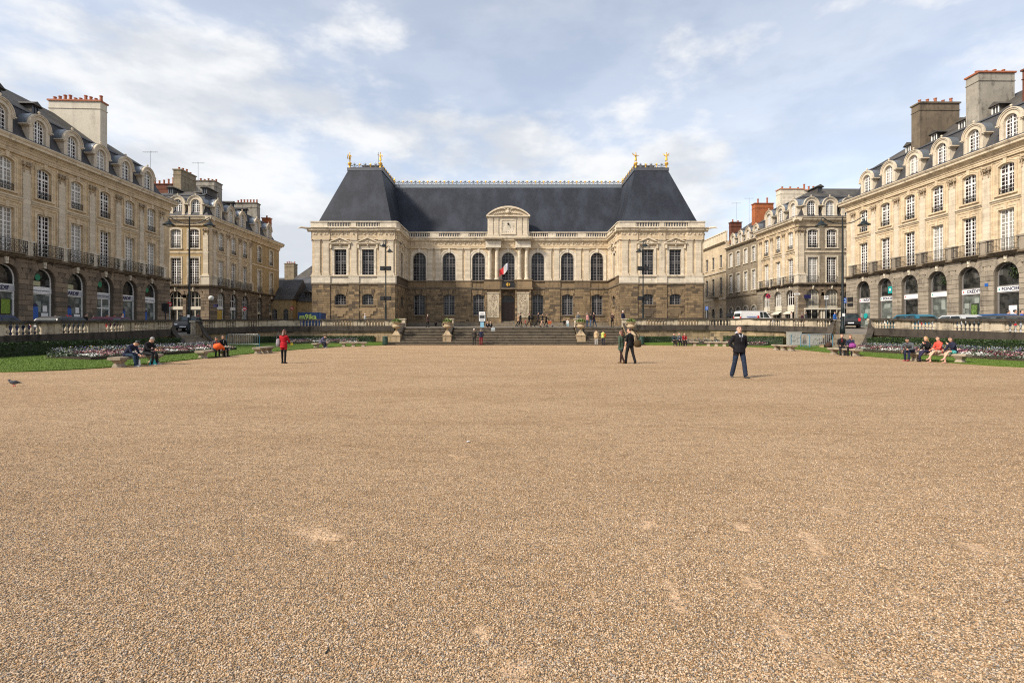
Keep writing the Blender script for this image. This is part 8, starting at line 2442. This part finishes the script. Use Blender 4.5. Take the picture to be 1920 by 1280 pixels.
street_person('bareheaded man in pale shirt before the right corner palace', 1484, 60.5, 120, H=1.82, top=(.50,.42,.36), legs=BLK, hair='brown', skin='mid')
street_person('person in dark coat and red scarf by the corner of the right stone palace', 1504, 62, 90, H=1.68, top=(.05,.02,.03), legs=BLK, inner=RED, hair='grey')
street_person('tall person in dark grey coat beside the red scarf', 1511, 62.5, 90, H=1.88, top=DGR, legs=BLK, hair='black')
street_person('man in bright blue shirt before the dark shopfront', 1565, 61, 160, H=1.80, top=(.03,.12,.42), legs=BLK, hair='brown')
street_person('dark-haired person by the right-hand shop, left of the three', 1890.5, 36.0, 120, H=1.95, top=(.25,.30,.42), legs=BLK, hair='black')
street_person('person in striped grey shirt, middle of the three at the right edge', 1903, 36.2, 120, H=1.98, top=(.32,.33,.42), legs=BLK, hair='black')
street_person('person in bright blue, rightmost of the three by the shop', 1916, 36.0, 160, H=1.95, top=(.03,.08,.40), legs=BLK, hair='brown')

# gilded figures on the pavilion roofs
for sx, (lab, kw) in zip((-24.3, -19.6, 19.6, 24.3), (
    ('gilded statue with a round shield on the outer corner of the left roof', dict(arms=((20, 60), (70, 150)), abd=(30, 20), face=170)),
    ('gilded statue with an arm stretched sideways on the inner corner of the left roof', dict(arms=((10, 10), (90, 90)), abd=(80, 10), face=200, skirt=(.5, BEI, 'legs'))),
    ('gilded winged statue with wings spread on the inner corner of the right roof', dict(arms=((60, 100), (20, 100)), abd=(50, 50), face=150, wings=True, skirt=(.5, BEI, 'legs'))),
    ('gilded winged statue on the outer corner of the right roof', dict(arms=((40, 60), (60, 120)), abd=(70, 50), face=190, wings=True, skirt=(.5, BEI, 'legs'))))):
    f = kw.pop('face')
    r = person(lab, PX+sx, PY+5.3, 27.2, f, 1.5, 'stand', hair=None, detail=1, name='gilded_statue', gold=True, thigh=(14, -10), shin=(0, -16), group='gilded statues on the pavilion roofs', female=True, coat=.25, **kw)
    MB().lathe([(.22,-1.0),(.16,-.9),(.12,-.5),(.2,-.3),(.28,-.1),(.28,0.02)], 10).build('plinth', GOLD, r)
    MB().ball((0, 0, 1.58), .07, 8, sz=1.4).build('crest', GOLD, r)
    if 'shield' in lab: MB().tube([(.27, .1, .85), (.33, .1, .85)], .3, 14).build('shield', GOLD, r)

# finish the figures: one remesh pass, then colour each face by the nearest limb
bpy.context.view_layer.update()
dg = bpy.context.evaluated_depsgraph_get()
for ob, S, cols in PENDING:
    ev = ob.evaluated_get(dg)
    me = bpy.data.meshes.new_from_object(ev)
    n = len(me.polygons); c = np.empty(n*3); me.polygons.foreach_get('center', c); c = c.reshape(-1, 3)
    P = np.array([tuple(s[0]) for s in S]); R_ = np.array([s[1] for s in S]); names = list(cols)
    tg = np.array([names.index(s[2]) for s in S])
    best = np.full(n, 1e9); bi = np.zeros(n, int)
    for i in range(len(P)):
        d = np.linalg.norm(c-P[i], axis=1)-R_[i]
        m = d < best; best[m] = d[m]; bi[m] = tg[i]
    me.materials.clear()
    for k in names: me.materials.append(cols[k])
    me.polygons.foreach_set('material_index', bi.astype(np.int32)); me.polygons.foreach_set('use_smooth', [True]*n)
    ob.modifiers.clear(); ob.data = me
    me.name = 'body'
for o in [o for o in scene.objects if o.type == 'FONT']:       # lettering becomes plain mesh
    me = bpy.data.meshes.new_from_object(o.evaluated_get(dg)); me.name = 'lettering'
    nm = o.name; par, mw, loc, ro, sc_ = o.parent, None, o.location.copy(), o.rotation_euler.copy(), o.scale.copy()
    bpy.data.objects.remove(o)
    q = put(me, nm, par, loc); q.rotation_euler = ro; q.scale = sc_
for o in list(bpy.data.objects):
    for k in ('_hand0', '_hand1'):
        if k in o.keys(): del o[k]
